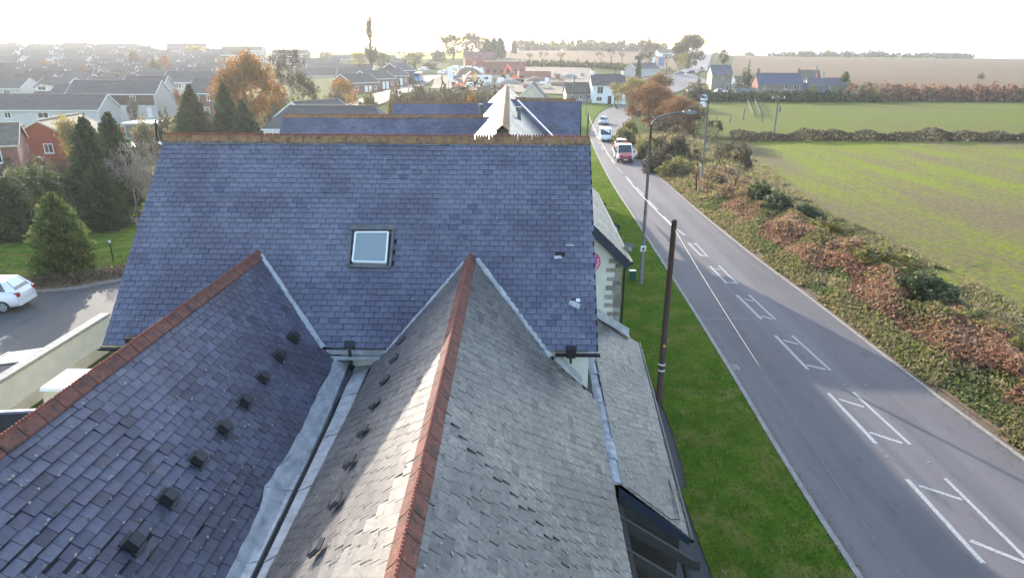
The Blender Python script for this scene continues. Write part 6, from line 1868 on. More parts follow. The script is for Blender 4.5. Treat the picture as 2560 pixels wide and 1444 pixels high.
for k, (u, y, vt, w) in enumerate(((55, 205, 190, 40), (215, 235, 168, 30), (395, 240, 148, 45), (420, 280, 140, 40), (300, 205, 185, 30), (130, 290, 150, 30), (340, 330, 128, 35), (455, 145, 225, 40), (330, 142, 250, 35))):
    plant('far_a', 'estate_tree', 'brown estate tree among the terraces, %s planted' % ORD[k], 'tree', u, y, vt, w, ['dull_leaf', 'autumn_rust'][k % 2], 'small trees between the terraces')
# trees round the barn and along the hill
for k, (key, u, y, vt, w, m) in enumerate((('far_b', 1132, 400, 84, 85, 'olive_leaf'), ('far_b', 1175, 420, 82, 60, 'dull_leaf'), ('far_a', 1194, 430, 80, 45, 'dull_leaf'), ('con_far', 1217, 430, 96, 26, None), ('con_far', 1233, 432, 94, 26, None), ('con_far', 1249, 430, 93, 26, None), ('con_far', 1283, 520, 100, 14, None), ('bush_far', 1095, 395, 122, 36, 'dull_leaf'), ('bush_far', 1072, 340, 154, 40, 'dull_leaf'))):
    plant(key, 'conifer' if key == 'con_far' else 'hill_tree', '%s of the dark trees from the left above the red barn' % ORD[k] if k < 7 else ['dark bush at the left foot of the barn trees', 'dark bush beside the field gate above the bus'][k - 7], 'tree', u, y, vt, w, m, 'trees above the red barn')
for k in range(24):
    u = 1296 + k * 15.2 + r.uniform(-5, 5)
    key = ['far_a', 'far_b', 'far_c', 'bush_far', 'con_far'][[1, 0, 3, 2, 1, 3, 2, 0, 2, 3, 1, 3, 4, 3, 3, 0, 3, 1, 3, 0, 1, 3, 3, 3][k]]
    plant(key, 'skyline_tree', 'skyline tree along the brown hill crest, %d%s from the left' % (k + 1, {1: 'st', 2: 'nd', 3: 'rd'}.get((k + 1) % 10 if k + 1 not in (11, 12, 13) else 0, 'th')), 'tree', u, 625 + r.uniform(-10, 20), r.uniform(97, 113), r.uniform(24, 42), None if key in ('con_far', 'far_c') else ['dull_leaf', 'olive_leaf'][k % 2], 'trees on the brown hill crest')
for k, (u, vt, w) in enumerate(((1322, 132, 32), (1350, 128, 40), (1400, 130, 44), (1500, 128, 34), (1526, 118, 40), (1550, 128, 34))):
    plant('bare_b', 'bare_tree', 'leafless field tree, %s from the left before the brown hill' % ORD[k], 'tree', u, 340, vt, w, None, 'bare trees along the field edge')
plant('bare_a', 'ivy_tree', 'tall ivy clad tree left of the great round tree', 'tree', 1616, 430, 90, 58)
plant('bare_c', 'bare_tree', 'wide bare tree behind the small dark cypress', 'tree', 1600, 330, 128, 90)
plant('con_far', 'cypress', 'small narrow dark cypress near the junction', 'tree', 1592, 285, 150, 13)
plant('oak2', 'great_tree', 'great round topped tree beside the hill road', 'tree', 1716, 400, 80, 92, 'dull_leaf')
plant('far_a', 'great_tree', 'lower half of the great tree clump on its left', 'tree', 1692, 395, 105, 50, 'dull_leaf')
plant('far_c', 'yellow_tree', 'pale yellow tree at the left of the great tree', 'tree', 1697, 370, 132, 34, 'autumn_yellow')
plant('bare_b', 'bare_tree', 'bare brown tree by the blue road sign', 'tree', 1660, 310, 130, 45)
plant('bare_c', 'bare_tree', 'bare trees clump right of the hill road', 'tree', 1805, 300, 122, 52)
plant('bare_b', 'bare_tree', 'thin tree at the junction splitter island', 'tree', 1672, 260, 165, 24)
# roadside thicket on the inside of the bend
for k, (key, u, y, vt, w, m, lab) in enumerate((
        ('oak2', 1630, 128, 205, 150, 'autumn_rust', 'broad orange brown oak on the inside of the bend'), ('oak2', 1700, 112, 238, 120, 'autumn_rust', 'rust brown tree right of the broad oak'),
        ('bare_c', 1735, 105, 262, 110, None, 'tangled bare thicket tree behind the second lamp'), ('bare_c', 1665, 98, 285, 110, None, 'tangled bare thicket tree under the rust brown tree'),
        ('oak2', 1585, 168, 192, 80, 'autumn_yellow', 'yellow brown tree beside the white house gable'), ('oak2', 1640, 185, 180, 80, 'autumn_rust', 'rust tree between white house and junction'),
        ('far_c', 1543, 172, 205, 42, 'autumn_yellow', 'yellow shrub against the white gable wall'), ('bush', 1560, 104, 320, 60, 'bramble_leaf', 'green roadside bush beside the white van'),
        ('bush', 1640, 92, 340, 70, 'olive_leaf', 'olive roadside bush behind the recovery truck'), ('bush2', 1612, 88, 345, 44, 'bramble_leaf', 'grey green bush right of the recovery truck'),
        ('bush', 1690, 86, 335, 70, 'dull_leaf', 'brown bush right of the near lamp arm'), ('bare_c', 1790, 108, 300, 60, None, 'bare thicket edge tree at the hedge corner'),
        ('bare_c', 1836, 63, 352, 140, None, 'broad leafless thorn bush at the crop field edge'), ('bare_b', 1742, 63, 372, 62, None, 'thin bare shrub left of the second lamp post'),
        ('bush2', 1900, 59, 455, 85, 'hedge_green', 'dark green bush at the foot of the thorn bush'), ('bush2', 1945, 55, 480, 80, 'hedge_green', 'dark green gorse bush right of the thorn bush'),
        ('bush2', 1640, 78, 372, 70, 'dull_leaf', 'dull brown bush beside the near lamp column'), ('bush2', 1690, 74, 395, 80, 'tan_grass', 'tan bush below the thicket'), ('bush2', 1572, 118, 300, 40, 'autumn_yellow', 'small yellow shrub at the oak foot'))):
    name = 'roadside_tree' if key in ('oak2', 'bare_c', 'bare_b', 'far_c') else 'roadside_bush'
    plant(key, name, lab, 'tree' if name == 'roadside_tree' else 'bush', u, y, vt, w, m)
nest = thing('bird_nest', 'dark twiggy bird nest in the thin bare shrub', 'nest', aty(1741, 378, 62.8))
mb = MB(); rn = random.Random(3)
for k in range(60):
    a = rn.random() * 6.28; q = rn.uniform(0, .3); p = Vector((q * math.cos(a), q * math.sin(a), rn.uniform(-.15, .15))); mb.beam(p, p + Vector((rn.uniform(-.3, .3), rn.uniform(-.3, .3), rn.uniform(-.1, .1))), .02, .02)
mb.build('twigs', 'bark', nest)
for k, (u, v, w, hpx, m, lab, key) in enumerate(((2185, 690, 200, 75, 'autumn_yellow', 'yellow orange bramble mound in the middle of the verge', 'bush'), (2130, 660, 120, 62, 'bracken_leaf', 'dark red brown bramble mound beside the yellow one', 'bush2'),
        (2300, 765, 150, 85, 'hedge_green', 'dark green ivy bush nearest the crop field', 'bush'), (2405, 830, 130, 60, 'bramble_leaf', 'mid green bramble bush right of the dark ivy bush', 'bush'), (2395, 815, 60, 50, 'autumn_orange', 'small orange leaved bush beside the ivy bush', 'bush'),
        (2060, 600, 130, 50, 'autumn_yellow', 'yellow bracken mound left of the red brown one', 'bush2'), (2480, 870, 160, 60, 'olive_leaf', 'olive bush at the right side of the verge', 'bush2'), (2545, 915, 110, 70, 'autumn_yellow', 'yellow bush cut by the right edge', 'bush'),
        (2010, 555, 90, 44, 'hedge_green', 'small dark bush in the upper bracken', 'bush2'))):
    b = atz(u, v); plant(key, 'verge_bush', lab, 'bush', u, b.y, v - hpx, w, m, None, b)
plant('bush_far', 'field_bush', 'lone dark bush far out in the ploughed field', 'bush', 2450, 400, 183, 16, 'dull_leaf')
plant('con_far', 'conifer', 'small conifer right of the white gabled cottage', 'tree', 2105, 222, 178, 24, 'conifer_gold')
plant('far_c', 'small_tree', 'small rounded tree under the cottage conifer', 'tree', 2121, 218, 203, 28, 'olive_leaf')
plant('bush_far', 'garden_tree', 'dark garden tree between the two stone houses', 'tree', 1862, 240, 166, 28, 'hedge_green')
for k, (u, y, vt, w) in enumerate(((1738, 205, 205, 55), (1760, 210, 215, 40), (1905, 205, 232, 40), (2025, 208, 217, 46), (2150, 208, 218, 45), (2185, 207, 218, 50), (1985, 205, 228, 50), (1838, 232, 205, 40))):
    plant('bush_far', 'cottage_bush', 'cottage garden bush, %s from the left of the right-hand houses' % ORD[k], 'bush', u, y, vt, w, ['dull_leaf', 'olive_leaf'][k % 2], 'bushes round the cottages')
for k, (u, vt, w) in enumerate(((1868, 127, 26), (1970, 128, 26), (2000, 124, 28), (2020, 125, 26), (2065, 124, 34), (2110, 126, 26), (2170, 128, 34), (2190, 126, 36), (1785, 128, 24))):
    plant('bush_far', 'ridge_tree', 'low dark tree on the far field ridge, %s from the left' % ORD[k] if k < 8 else 'low tree beside the top of the hill road', 'tree', u, 790, vt, w, 'dull_leaf', 'trees on the far field ridge')
# hedges
def hedge(name, label, P, w, h, mat, n, s, seed, jit=.35):
    r = np.random.default_rng(seed); t = thing(name, label, 'hedge', (0, 0, 0))
    Q = resample(P, 80)
    i = r.random(n) * 78.999; k = i.astype(int); f = i - k
    X = np.array([[p.x, p.y, 0] for p in Q])
    C = X[k] * (1 - f)[:, None] + X[k + 1] * f[:, None]
    D = X[k + 1] - X[k]; D /= np.linalg.norm(D, axis=1)[:, None]
    N_ = np.stack([-D[:, 1], D[:, 0], np.zeros(n)], 1)
    prof = 1 + jit * (np.sin(i * 1.7 + seed) * np.sin(i * .53) + .5 * np.sin(i * 4.1))
    a = r.random(n) * math.pi; q = np.where(r.random(n) < .65, r.uniform(.85, 1.05, n), r.random(n))
    P_ = C + N_ * (np.cos(a) * q * w / 2 * prof)[:, None]
    P_[:, 2] = GA(P_) + np.sin(a) ** .6 * q * h * prof
    tone = np.clip(r.normal(.45, .2, n) + .15 * np.sin(i * 2.3), .01, .99)
    link('foliage', quads_mesh('foliage', leafquads(P_, r.uniform(.6, 1.4, n) * s, r), mat, tone), t)
    S = []
    for _ in range(160):
        j = r.integers(0, n); c = C[j].copy(); c[2] = GA(c[None])[0]
        S.append((*c, c[0] + r.normal() * .3, c[1] + r.normal() * .3, c[2] + h * r.uniform(.6, 1.1), .05, .015))
    link('stems', segs_mesh('stems', np.array(S), 'bark', 3), t)
hedge('field_hedge', 'brown hedge between the crop field and the green field', [Vector((34, 108, 0)), Vector((60, 109.5, 0)), Vector((100, 109, 0)), Vector((180, 106, 0)), Vector((300, 104, 0))], 2.6, 1.5, 'dull_leaf', 34000, .26, 1, .28)
hedge('cottage_hedge', 'dark hedge running below the stone cottages', [spot(1722, 203), spot(1850, 204), spot(2000, 205), spot(2120, 207)], 3.0, 2.3, 'hedge_green', 7000, .55, 2, .3)
hedge('far_field_hedge', 'brown red hedge under the ploughed field at right', [spot(2120, 212), spot(2250, 218), spot(2400, 216), spot(2700, 214)], 4, 3.6, 'bracken_leaf', 9000, .6, 3, .4)
hedge('ridge_hedge', 'thin dark hedge along the far field ridge', [spot(1915, 785), spot(2000, 785), spot(2150, 785), spot(2300, 770)], 6, 4, 'dull_leaf', 2600, 1.5, 4, .5)
hedge('lane_hedge', 'low hedge between the site and the brown hill', [spot(1290, 350), spot(1400, 352), spot(1500, 345), spot(1580, 330)], 3, 2.2, 'olive_leaf', 3500, .7, 5, .4)
hedge('bus_hedge', 'clipped green hedge left of the bus', [spot(985, 232), spot(1035, 236)], 2.4, 1.8, 'hedge_green', 2500, .4, 6, .1)
hedge('skyline_hedge', 'long dark hedge under the skyline trees on the hill', [spot(1285, 632), spot(1450, 634), spot(1640, 628)], 10, 7, 'dull_leaf', 4200, 1.3, 7, .4)
hedge('distant_wood', 'dark strip of trees on the ploughed field skyline', [spot(2290, 900), spot(2420, 900)], 16, 5, 'dull_leaf', 1500, 1.8, 8, .3)

# ------------------------------------------------------------------ undergrowth of the right-hand verge
def edge_x(P, y): return float(np.interp(y, [p.y for p in P], [p.x for p in P]))
faR = resample(fa, 60)
def verge_h(t, y, x):
    # t 0 at the road, 1 at the field
    base = .12 + .9 * math.sin(min(1, t * 1.15) * math.pi) ** .8
    return base * (.78 + .17 * math.sin(x * 1.1 + y * .35) * math.sin(y * .45) + .10 * math.sin(x * 2.3 - y * 1.3))
ys = np.linspace(-20, 100, 150); nt = 14
mb = MB()
for y in ys:
    x0 = edge_x(kr, y) + .45; x1 = edge_x(faR, y) + .6
    for k in range(nt + 1):
        t = k / nt; x = x0 + (x1 - x0) * t
        mb.v.append((x, y, .02 + verge_h(t, y, x) * .55))
for i in range(len(ys) - 1):
    for k in range(nt):
        q = i * (nt + 1) + k; mb.f.append((q, q + 1, q + nt + 2, q + nt + 1)); mb.m.append(0); mb.t.append(.5)
mb.build('verge_bank', 'leaf_litter', smooth=True)['kind'] = 'structure'
def undergrowth(name, label, n, t0, t1, mat, s, seed, hm=1.0, ymin=12, ymax=100, clump=True, thr=-.2, asp=1.5, phase=0.0):
    r = np.random.default_rng(seed)
    y = ymin + (ymax - ymin) * r.random(n * 2) ** 1.35
    t = r.uniform(t0, t1, n * 2)
    x0 = np.interp(y, [p.y for p in kr], [p.x for p in kr]) + .4; x1 = np.interp(y, [p.y for p in faR], [p.x for p in faR]) + 1.0
    x = x0 + (x1 - x0) * t
    m = np.sin(x * 1.3 + phase) * np.sin(y * .55 + phase * 2) + .6 * np.sin(x * .7 - y * .9 + phase)
    ok = m > thr if clump else np.ones(len(x), bool)
    x, y, t, m = x[ok][:n], y[ok][:n], t[ok][:n], m[ok][:n]
    hb = np.array([verge_h(a, b, c) for a, b, c in zip(t, y, x)])
    z = .03 + hb * (.5 + hm * r.random(len(x)) ** .6 * (.66 + .12 * np.clip(m, -1, 1)))
    P = np.stack([x, y, z], 1)
    tone = np.clip(r.normal(.5, .2, len(x)) + .12 * m, .01, .99)
    sc = s * (1 + y / 90)
    o = link(name, quads_mesh(name, leafquads(P, r.uniform(.6, 1.4, len(x)) * sc, r, asp), mat, tone))
    tag(o, label, 'undergrowth', kind='stuff')
undergrowth('brambles', 'low green brambles and nettles along the road edge', 36000, .02, .30, 'bramble_leaf', .085, 1, .8, thr=-1.2)
undergrowth('bracken', 'rust brown dead bracken along the middle of the verge', 76000, .16, .74, 'bracken_leaf', .088, 2, 1.1, 12, 75, thr=-.55, asp=2.4)
undergrowth('mixed_brambles', 'yellow and green brambles on the field side', 56000, .22, .98, 'olive_leaf', .085, 3, 1.05, thr=-.1, phase=1.7)
undergrowth('yellow_brambles', 'patches of yellow leaves among the verge brambles', 16000, .35, .9, 'autumn_yellow', .085, 4, 1.15, 12, 70, thr=.45, phase=.6)
undergrowth('dry_grass', 'pale dry grass along the field edge and upper verge', 40000, .5, 1.15, 'tan_grass', .085, 5, .7, thr=-.6, asp=4, phase=2.5)
undergrowth('upper_scrub', 'dry mixed scrub on the upper verge by the bend', 18000, .05, .95, 'tan_grass', .16, 6, .8, 60, 112, thr=-.9, asp=3)
undergrowth('road_edge_grass', 'tan and yellow grass along the road edge of the verge', 30000, -.01, .22, 'tan_grass', .075, 11, .8, 12, 100, thr=-.5, asp=3.5, phase=.9)
undergrowth('shade_ivy', 'dark ivy leaves low in the verge', 12000, .3, .95, 'hedge_green', .11, 7, .75, 12, 70, thr=.2, phase=3.9)
# tussocks in the crop field, blades on the near verge
rg = np.random.default_rng(3)
def blades(name, label, x, y, z, s, mat, seed, asp=3.0):
    r = np.random.default_rng(seed); n = len(x)
    P = np.stack([x, y, z + s * .8], 1); ax = np.tile([0, 0, 1.0], (n, 1))
    tone = np.clip(r.normal(.5, .2, n) + .15 * np.sin(x * .9) * np.sin(y * .7), .01, .99)
    tag(link(name, quads_mesh(name, leafquads(P, r.uniform(.6, 1.3, n) * s, r, asp, ax, .55), mat, tone)), label, 'grass', kind='stuff')
n = 60000
y = 10 + 75 * rg.random(n) ** 1.6; t = rg.random(n)
x0 = np.interp(y, [p.y for p in vl], [p.x for p in vl]); x1 = np.interp(y, [p.y for p in rl], [p.x for p in rl]) - .15 + .05 * np.sin(y * 5.1) * np.sin(y * 1.7) + rg.normal(size=n) * .03
blades('verge_grass', 'mown green grass blades on the near verge', x0 + (x1 - x0) * t, y, np.full(n, .05), .028, 'verge_grass', 8)

# ------------------------------------------------------------------ the building site
def on(u, v):
    g = on_ground(u, v); g.z += .03 + .0009 * g.length; return g
def heap(u, v, w, h, mat, label, seed):
    b = on(u, v); r = random.Random(seed); mb = MB(); n = 16
    for k in range(6):
        f = k / 5
        for a in range(n):
            an = a * 6.283 / n; q = w / 2 * (1 - f) ** .8 * (1 + .18 * math.sin(an * 3 + seed) + r.uniform(-.06, .06))
            mb.v.append((q * math.cos(an), q * math.sin(an), h * math.sin(f * 1.5) - (.2 if k == 0 else 0)))
    for k in range(5):
        for a in range(n):
            a2 = (a + 1) % n; mb.f.append((k * n + a, k * n + a2, (k + 1) * n + a2, (k + 1) * n + a)); mb.m.append(0); mb.t.append(.5)
    mb.f.append(tuple(5 * n + a for a in range(n))); mb.m.append(0); mb.t.append(.5)
    o = mb.build('spoil_heap', mat, smooth=True); o.location = b
    tag(o, label, 'heap', 'heaps on the building site')
heap(1166, 180, 14, 4.2, 'soil', 'pointed brown soil heap beside the concrete mixers', 1)
heap(1240, 204, 9, 1.8, 'rubble', 'pale rubble heap in the middle of the site', 2)
heap(1275, 210, 8, 1.5, 'rubble', 'pale rubble heap left of the orange excavator', 3)
heap(1345, 205, 9, 1.6, 'soil', 'low brown heap right of the orange excavator', 4)
heap(1400, 215, 10, 1.5, 'soil', 'low brown heap left of the white house wing', 5)
heap(1420, 196, 8, 1.6, 'rubble', 'grey rubble heap below the field edge', 6)
heap(1215, 225, 9, 1.6, 'soil', 'brown heap behind the bright orange bush', 7)
def excavator(u, v, rz, col, label, sc=1.0):
    t = thing('excavator', label, 'excavator', on(u, v), rz); t.scale = (sc,) * 3
    for s_ in (-1, 1):
        mb = MB(); mb.prism([(-1.9, s_ * 1.1 - .25, .1), (-1.6, s_ * 1.1 - .25, 0), (1.6, s_ * 1.1 - .25, 0), (1.9, s_ * 1.1 - .25, .1), (1.9, s_ * 1.1 - .25, .7), (1.6, s_ * 1.1 - .25, .85), (-1.6, s_ * 1.1 - .25, .85), (-1.9, s_ * 1.1 - .25, .7)], (0, .5, 0)); mb.build('track', 'tyre', t)
    MB().box((-.3, 0, 1.45), (3.0, 2.5, .9), taper=(.96, .95)).build('house_body', col, t)
    MB().box((.7, .7, 2.2), (1.4, 1.0, 1.5), taper=(.85, .9)).build('cab', 'car_glass', t)
    MB().box((.7, .7, 3.0), (1.3, .95, .1)).build('cab_roof', col, t)
    mb = MB(); mb.prism([(1.0, -.35, 1.6), (2.4, -.35, 4.2), (3.6, -.35, 5.1), (3.8, -.35, 4.7), (2.9, -.35, 3.9), (1.6, -.35, 1.5)], (0, .4, 0)); mb.build('boom', col, t)
    mb = MB(); mb.prism([(3.4, -.33, 5.3), (3.9, -.33, 5.1), (5.0, -.33, 2.2), (4.7, -.33, 2.1)], (0, .36, 0)); mb.build('dipper_arm', col, t)
    mb = MB(); mb.prism([(4.6, -.6, 2.3), (5.2, -.6, 2.2), (5.3, -.6, 1.4), (4.7, -.6, .9), (4.2, -.6, 1.3), (4.5, -.6, 1.5)], (0, .9, 0)); mb.build('bucket', 'timber_dark', t)
    MB().box((-1.7, 0, 1.6), (.6, 2.4, 1.0)).build('counterweight', 'timber_dark', t)
excavator(1292, 207, 2.6, 'digger_orange', 'orange tracked excavator with raised arm on the site', 1.15)
excavator(1148, 226, .4, 'digger_orange', 'orange excavator among the scrub at the site entrance')
excavator(1180, 216, 1.2, 'digger_yellow', 'yellow excavator beside the white site cabin', .8)
def mixer(u, v, rz, label):
    t = thing('concrete_mixer_truck', label, 'truck', on(u, v), rz, 'concrete mixer trucks')
    MB().box((0, 0, .95), (8.2, 2.3, .3)).build('chassis', 'timber_dark', t)
    MB().box((3.3, 0, 2.0), (1.7, 2.4, 2.0), taper=(.92, .95)).build('cab', 'car_white', t)
    MB().box((4.12, 0, 2.4), (.06, 2.0, .8)).build('windscreen', 'car_glass', t)
    mb = MB(); mb.tube([(2.2, 0, 2.0), (1.2, 0, 2.3), (-.8, 0, 2.6), (-2.4, 0, 3.0), (-3.4, 0, 3.3)], [.6, 1.2, 1.25, .9, .5], 14); mb.build('drum', 'car_white', t, smooth=True)
    mb = MB(); mb.tube([(-.2, 0, 2.5), (-.75, 0, 2.6)], [1.262, 1.262], 14, cap=False); mb.build('drum_stripe', 'car_red', t)
    mb = MB(); mb.beam((-3.6, 0, 3.2), (-4.4, 0, 1.6), .6, .1); mb.build('chute', 'galvanised', t)
    for x in (3.0, -1.6, -2.8):
        for s_ in (-1, 1): wheel(t, x, s_ * 1.05, .5, s_, .3)
mixer(1150, 190, .3, 'white concrete mixer truck at the left of two beside the soil heap')
mixer(1184, 191, -.1, 'white concrete mixer truck with red stripe at the right of two')
cbn = thing('site_cabin', 'long white site cabin with grey flat roof', 'cabin', on(1193, 209), .15)
MB().box((0, 0, 1.35), (10, 3, 2.7)).build('cabin_body', 'white_render', cbn); MB().box((0, 0, 2.75), (10.2, 3.2, .12)).build('cabin_roof', 'roof_grey', cbn)
for x in (-3, 0, 3): window(cbn, x, -1.55, 1.6, 1.6, 1.0)
shell = thing('brick_shell_building', 'long unfinished brick building with flat top on the site', 'building', on(1262, 187), .03)
for s_ in (-1, 1): MB().box((0, s_ * 4, 2.2), (17, .35, 5.6)).build('brick_wall', 'pink_brick', shell)
for x in (-8.4, 8.4): MB().box((x, 0, 2.2), (.35, 7.6, 5.6)).build('brick_wall', 'pink_brick', shell)
MB().box((0, 0, 5.1), (18, 9, .25)).build('roof_slab', 'concrete', shell)
for k in range(6): MB().box((-7 + k * 2.8, -4.2, 1.2), (1.2, .1, 1.2)).build('opening', 'timber_dark', shell)
shell2 = thing('brick_plinth', 'low red brick plot walls right of the excavator', 'wall', on(1335, 196), .1)
for (x, y, lx, ly) in ((0, -3, 12, .4), (0, 3, 12, .4), (-6, 0, .4, 6), (6, 0, .4, 6), (0, 0, .4, 6)): MB().box((x, y, 1.1), (lx, ly, 2.6)).build('brick_wall', 'pink_brick', shell2)
r = random.Random(12)
pal_mats = [('red_brick', 'red brick'), ('concrete', 'grey block'), ('white_render', 'white wrapped'), ('cream_wall', 'pale timber'), ('pink_brick', 'pink brick')]
for k in range(34):
    u, v = r.uniform(1215, 1470), r.uniform(190, 228)
    if abs(u - 1292) < 14: u += 30
    mt, nm = pal_mats[k % 5]
    t = thing('pallet_stack', '%s pallet stack, %s of its kind from the site entrance' % (nm, ORD[k // 5]), 'pallet', on(u, v), r.random() * 3, 'pallets of materials on the site')
    w, d_, h_ = r.uniform(1.1, 2.6), r.uniform(1.0, 1.4), r.uniform(.6, 1.5)
    MB().box((0, 0, .07), (w, d_, .14)).build('pallet', 'timber_grey', t)
    MB().box((0, 0, .14 + h_ / 2), (w * .95, d_ * .95, h_)).build('load', mt, t)
for k, (u0, v0, u1, v1) in enumerate(((1300, 200, 1345, 199), (1360, 215, 1400, 214), (1405, 200, 1460, 199), (1330, 222, 1380, 222), (1240, 222, 1285, 221))):
    t = thing('plank_pile', 'pile of long pale planks, %s from the left on the site' % ORD[k], 'planks', (0, 0, 0), 0, 'plank piles')
    a, b = on(u0, v0), on(u1, v1)
    for q in range(4):
        o_ = Vector((0, .35 * (q % 2), .12 + .14 * (q // 2)))
        mb = MB(); mb.beam(a + o_, b + o_, .3, .12); mb.build('plank', 'cream_wall', t)
# blue road sign and white sign by the junction, town pole sign, sign at the site entrance
for (u, v, w, h_, mt, lab) in ((1652, 175, 3.0, 4.0, 'car_blue', 'blue road sign on posts near the junction'), (1632, 176, 1.4, 4.2, 'white_paint', 'tall white sign board near the junction'), (1125, 172, 1.8, 4.5, 'white_paint', 'tall white sign at the site entrance')):
    t = thing('road_sign', lab, 'sign', on(u, v))
    for s_ in (-1, 1): mb = MB(); mb.tube([(s_ * w * .35, 0, 0), (s_ * w * .35, 0, h_ + 1)], .08, 6); mb.build('sign_post', 'galvanised', t)
    MB().box((0, -.1, h_ * .5 + 1.4), (w, .06, h_)).build('sign_board', mt, t)
# fence posts and old gate timbers in the green field
for k, (u, v, hgt) in enumerate(((1825, 307, 1.6), (1858, 302, 2.4), (1790, 305, 1.2), (1905, 306, 1.2), (1760, 302, 1.2))):
    t = thing('fence_post', 'weathered fence post in the green field, %s listed from the gate' % ORD[k], 'post', on_ground(u, v), 0, 'posts in the green field')
    mb = MB(); mb.tube([(0, 0, 0), (.05, 0, hgt)], [.12, .09], 7); mb.build('post_shaft', 'timber_grey', t)
    mb = MB(); mb.tube([(.05, 0, hgt), (.05, 0, hgt + .06)], [.09, .04], 7); mb.build('post_top', 'timber_grey', t)
for k, (u0, v0, u1, v1) in enumerate(((1867, 255, 1880, 295), (1885, 255, 1900, 296))):
    t = thing('rail_fence', ['left of two short grey rail fences receding in the field', 'right of two short grey rail fences receding in the field'][k], 'fence', (0, 0, 0), 0, 'field rail fences')
    a, b = on_ground(u0, v0), on_ground(u1, v1)
    for q in range(7):
        p = a.lerp(b, q / 6); p.z = G(p.x, p.y)
        mb = MB(); mb.beam(p, p + Vector((0, 0, 1.3)), .14, .14); mb.build('post', 'timber_dark', t)
    for z_ in (.5, .9, 1.2):
        mb = MB(); mb.beam(a + Vector((0, 0, z_)), b + Vector((0, 0, z_)), .05, .14); mb.build('rail', 'timber_dark', t)
# pylons on the horizon
for k, (u, vt, y) in enumerate(((1922, 116, 1900), (1908, 121, 2100), (1935, 117, 2050), (2117, 110, 2200))):
    b = spot(u, y); h_ = aty(u, vt, y).z - b.z
    t = thing('pylon', ['tallest lattice pylon on the horizon above the stone cottage', 'left lattice pylon of the horizon group', 'right lattice pylon of the horizon group', 'lone mast on the horizon at right'][k], 'pylon', b, .4)
    mb = MB()
    for s_ in (-1, 1):
        for q in (-1, 1): mb.beam((s_ * h_ * .1, q * h_ * .1, 0), (0, 0, h_), .5, .5)
    mb.build('tower_legs', 'galvanised', t)
    mb = MB()
    if k < 3:
        for f in (.62, .76, .9): mb.beam((-h_ * .2, 0, h_ * f), (h_ * .2, 0, h_ * f), .5, .5)
    else: mb.beam((0, 0, h_ * .9), (0, 0, h_ * 1.02), .8, .8)
    mb.build('cross_arms', 'galvanised', t)

# ------------------------------------------------------------------ wear: stems, litter, moss, road repairs
rs = np.random.default_rng(41)
S = []
for _ in range(2600):
    y = 13 + 70 * rs.random() ** 1.3; t = rs.uniform(.12, .95)
    x = edge_x(kr, y) + .4 + (edge_x(faR, y) + .8 - edge_x(kr, y)) * t
    z0 = .05 + verge_h(t, y, x) * .4; a = rs.random() * 6.28; L = rs.uniform(.35, 1.0)
    p = np.array([x, y, z0]); d = np.array([math.cos(a) * .5, math.sin(a) * .5, 1.0])
    for k in range(3):
        q = p + d * L / 3; S.append((*p, *q, .012 - .003 * k, .009 - .003 * k)); p = q; d[2] -= .55; d[:2] *= 1.3
tag(link('bramble_stems', segs_mesh('bramble_stems', np.array(S), 'bark_pale', 3)), 'thin pale bramble and bracken stems arching out of the verge', 'stems', kind='stuff')
n = 3200
y = 10 + 90 * rs.random(n) ** 1.5
side = rs.random(n) < .45
x = np.where(side, np.interp(y, [p.y for p in rl], [p.x for p in rl]) + .05 + np.abs(rs.normal(size=n)) * .12, np.interp(y, [p.y for p in kr], [p.x for p in kr]) - np.abs(rs.normal(size=n)) * .22)
P = np.stack([x, y, np.full(n, .012)], 1)
V = leafquads(P, rs.uniform(.03, .07, n), rs); V[:, 2] = .010 + (V[:, 2] - .012) * .12 + .004
tag(link('gutter_litter', quads_mesh('gutter_litter', V, 'fallen_leaf', rs.random(n))), 'dead leaves and grit lying along both road edges', 'leaves', kind='stuff')
n = 900
y = 10 + 60 * rs.random(n) ** 1.4; t = rs.random(n)
x0 = np.interp(y, [p.y for p in vl], [p.x for p in vl]); x1 = np.interp(y, [p.y for p in rl], [p.x for p in rl]) - .2
P = np.stack([x0 + (x1 - x0) * t, y, np.full(n, .085)], 1)
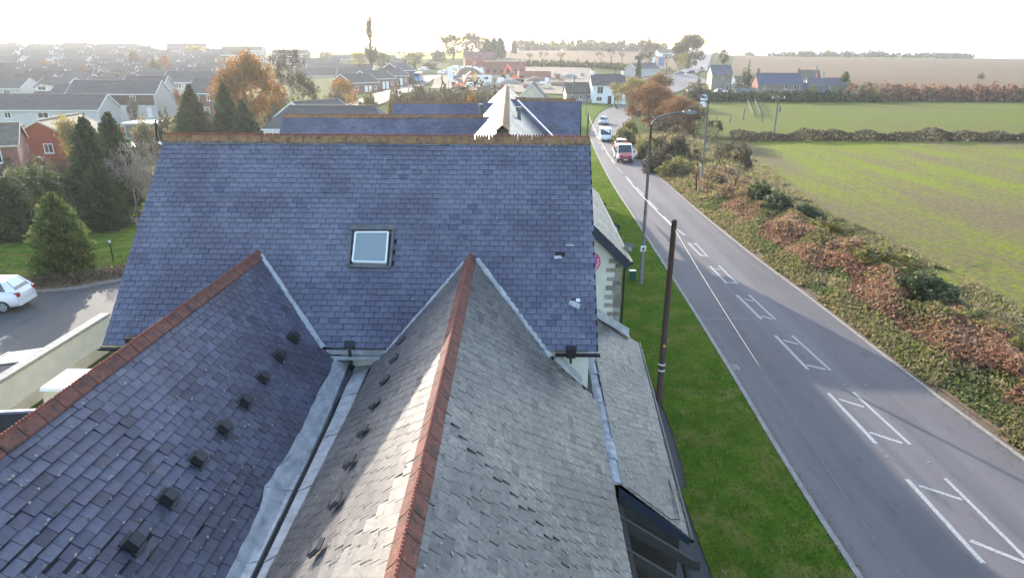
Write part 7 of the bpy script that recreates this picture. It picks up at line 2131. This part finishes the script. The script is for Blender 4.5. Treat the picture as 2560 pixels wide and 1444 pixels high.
tag(link('lawn_leaves', quads_mesh('lawn_leaves', leafquads(P, rs.uniform(.04, .08, n), rs), 'fallen_leaf', rs.random(n))), 'scattered fallen leaves on the near grass verge', 'leaves', kind='stuff')
leafmat('moss_tint', [(.07, .075, .03), (.12, .11, .05), (.26, .25, .21), (.34, .33, .29)], .0, .95)
MV, MT = [], []
rm = random.Random(8)
for patch, cnt, gg in ((lw_r, 900, .20), (rw_l, 500, .20), (rw_r, 1100, .20), (main_p, 900, .178), (lean_p, 500, .20)):
    for _ in range(cnt):
        a = rm.random(); i = rm.randrange(int(patch.L / gg)); b = (i * gg + rm.uniform(-.01, .05)) / patch.L
        if patch is main_p and rm.random() < .5: b = 1 - abs(rm.gauss(0, .05))
        c_ = patch.P(a, max(0, min(.995, b)), .046)
        if patch is main_p and not main_keep(c_): continue
        if patch is not main_p and patch is not lean_p and not wing_keep(c_): continue
        eu = (patch.c[1] - patch.c[0]).normalized(); ev = patch.n.cross(eu)
        w_, h_ = rm.uniform(.012, .045), rm.uniform(.008, .025)
        k = rm.uniform(-.6, .6)
        for (p_, q_) in ((-1, -.4), (.3, -1), (1, .3), (-.3, 1)):
            MV.append(tuple(c_ + eu * w_ * p_ + ev * h_ * (q_ + k * p_) + patch.n * rm.uniform(0, .006)))
        MT.append(rm.random())
mo = link('moss', quads_mesh('moss', np.array(MV), 'moss_tint', MT), pub); mo['kind'] = 'stuff'

# ------------------------------------------------------------------ the air
hm, hnt, hb = _new('haze')
hnt.nodes.remove(hb)
pv = hnt.nodes.new('ShaderNodeVolumePrincipled')
pv.inputs['Color'].default_value = (.92, .95, 1.0, 1)
pv.inputs['Density'].default_value = .00023
pv.inputs['Anisotropy'].default_value = .50
hnt.links.new(pv.outputs[0], hnt.nodes['Material Output'].inputs['Volume'])
zlo = min(float(GA(np.stack([5000 * np.sin(np.linspace(0, 6.28, 60)), 5000 * np.cos(np.linspace(0, 6.28, 60))], 1)).min()), -20) - 20
ztop = 62
mb = MB(); mb.box((0, 0, (zlo + ztop) / 2), (14000, 14000, ztop - zlo))
tag(mb.build('haze', 'haze'), 'pale sunlit haze filling the air', 'haze', kind='stuff')
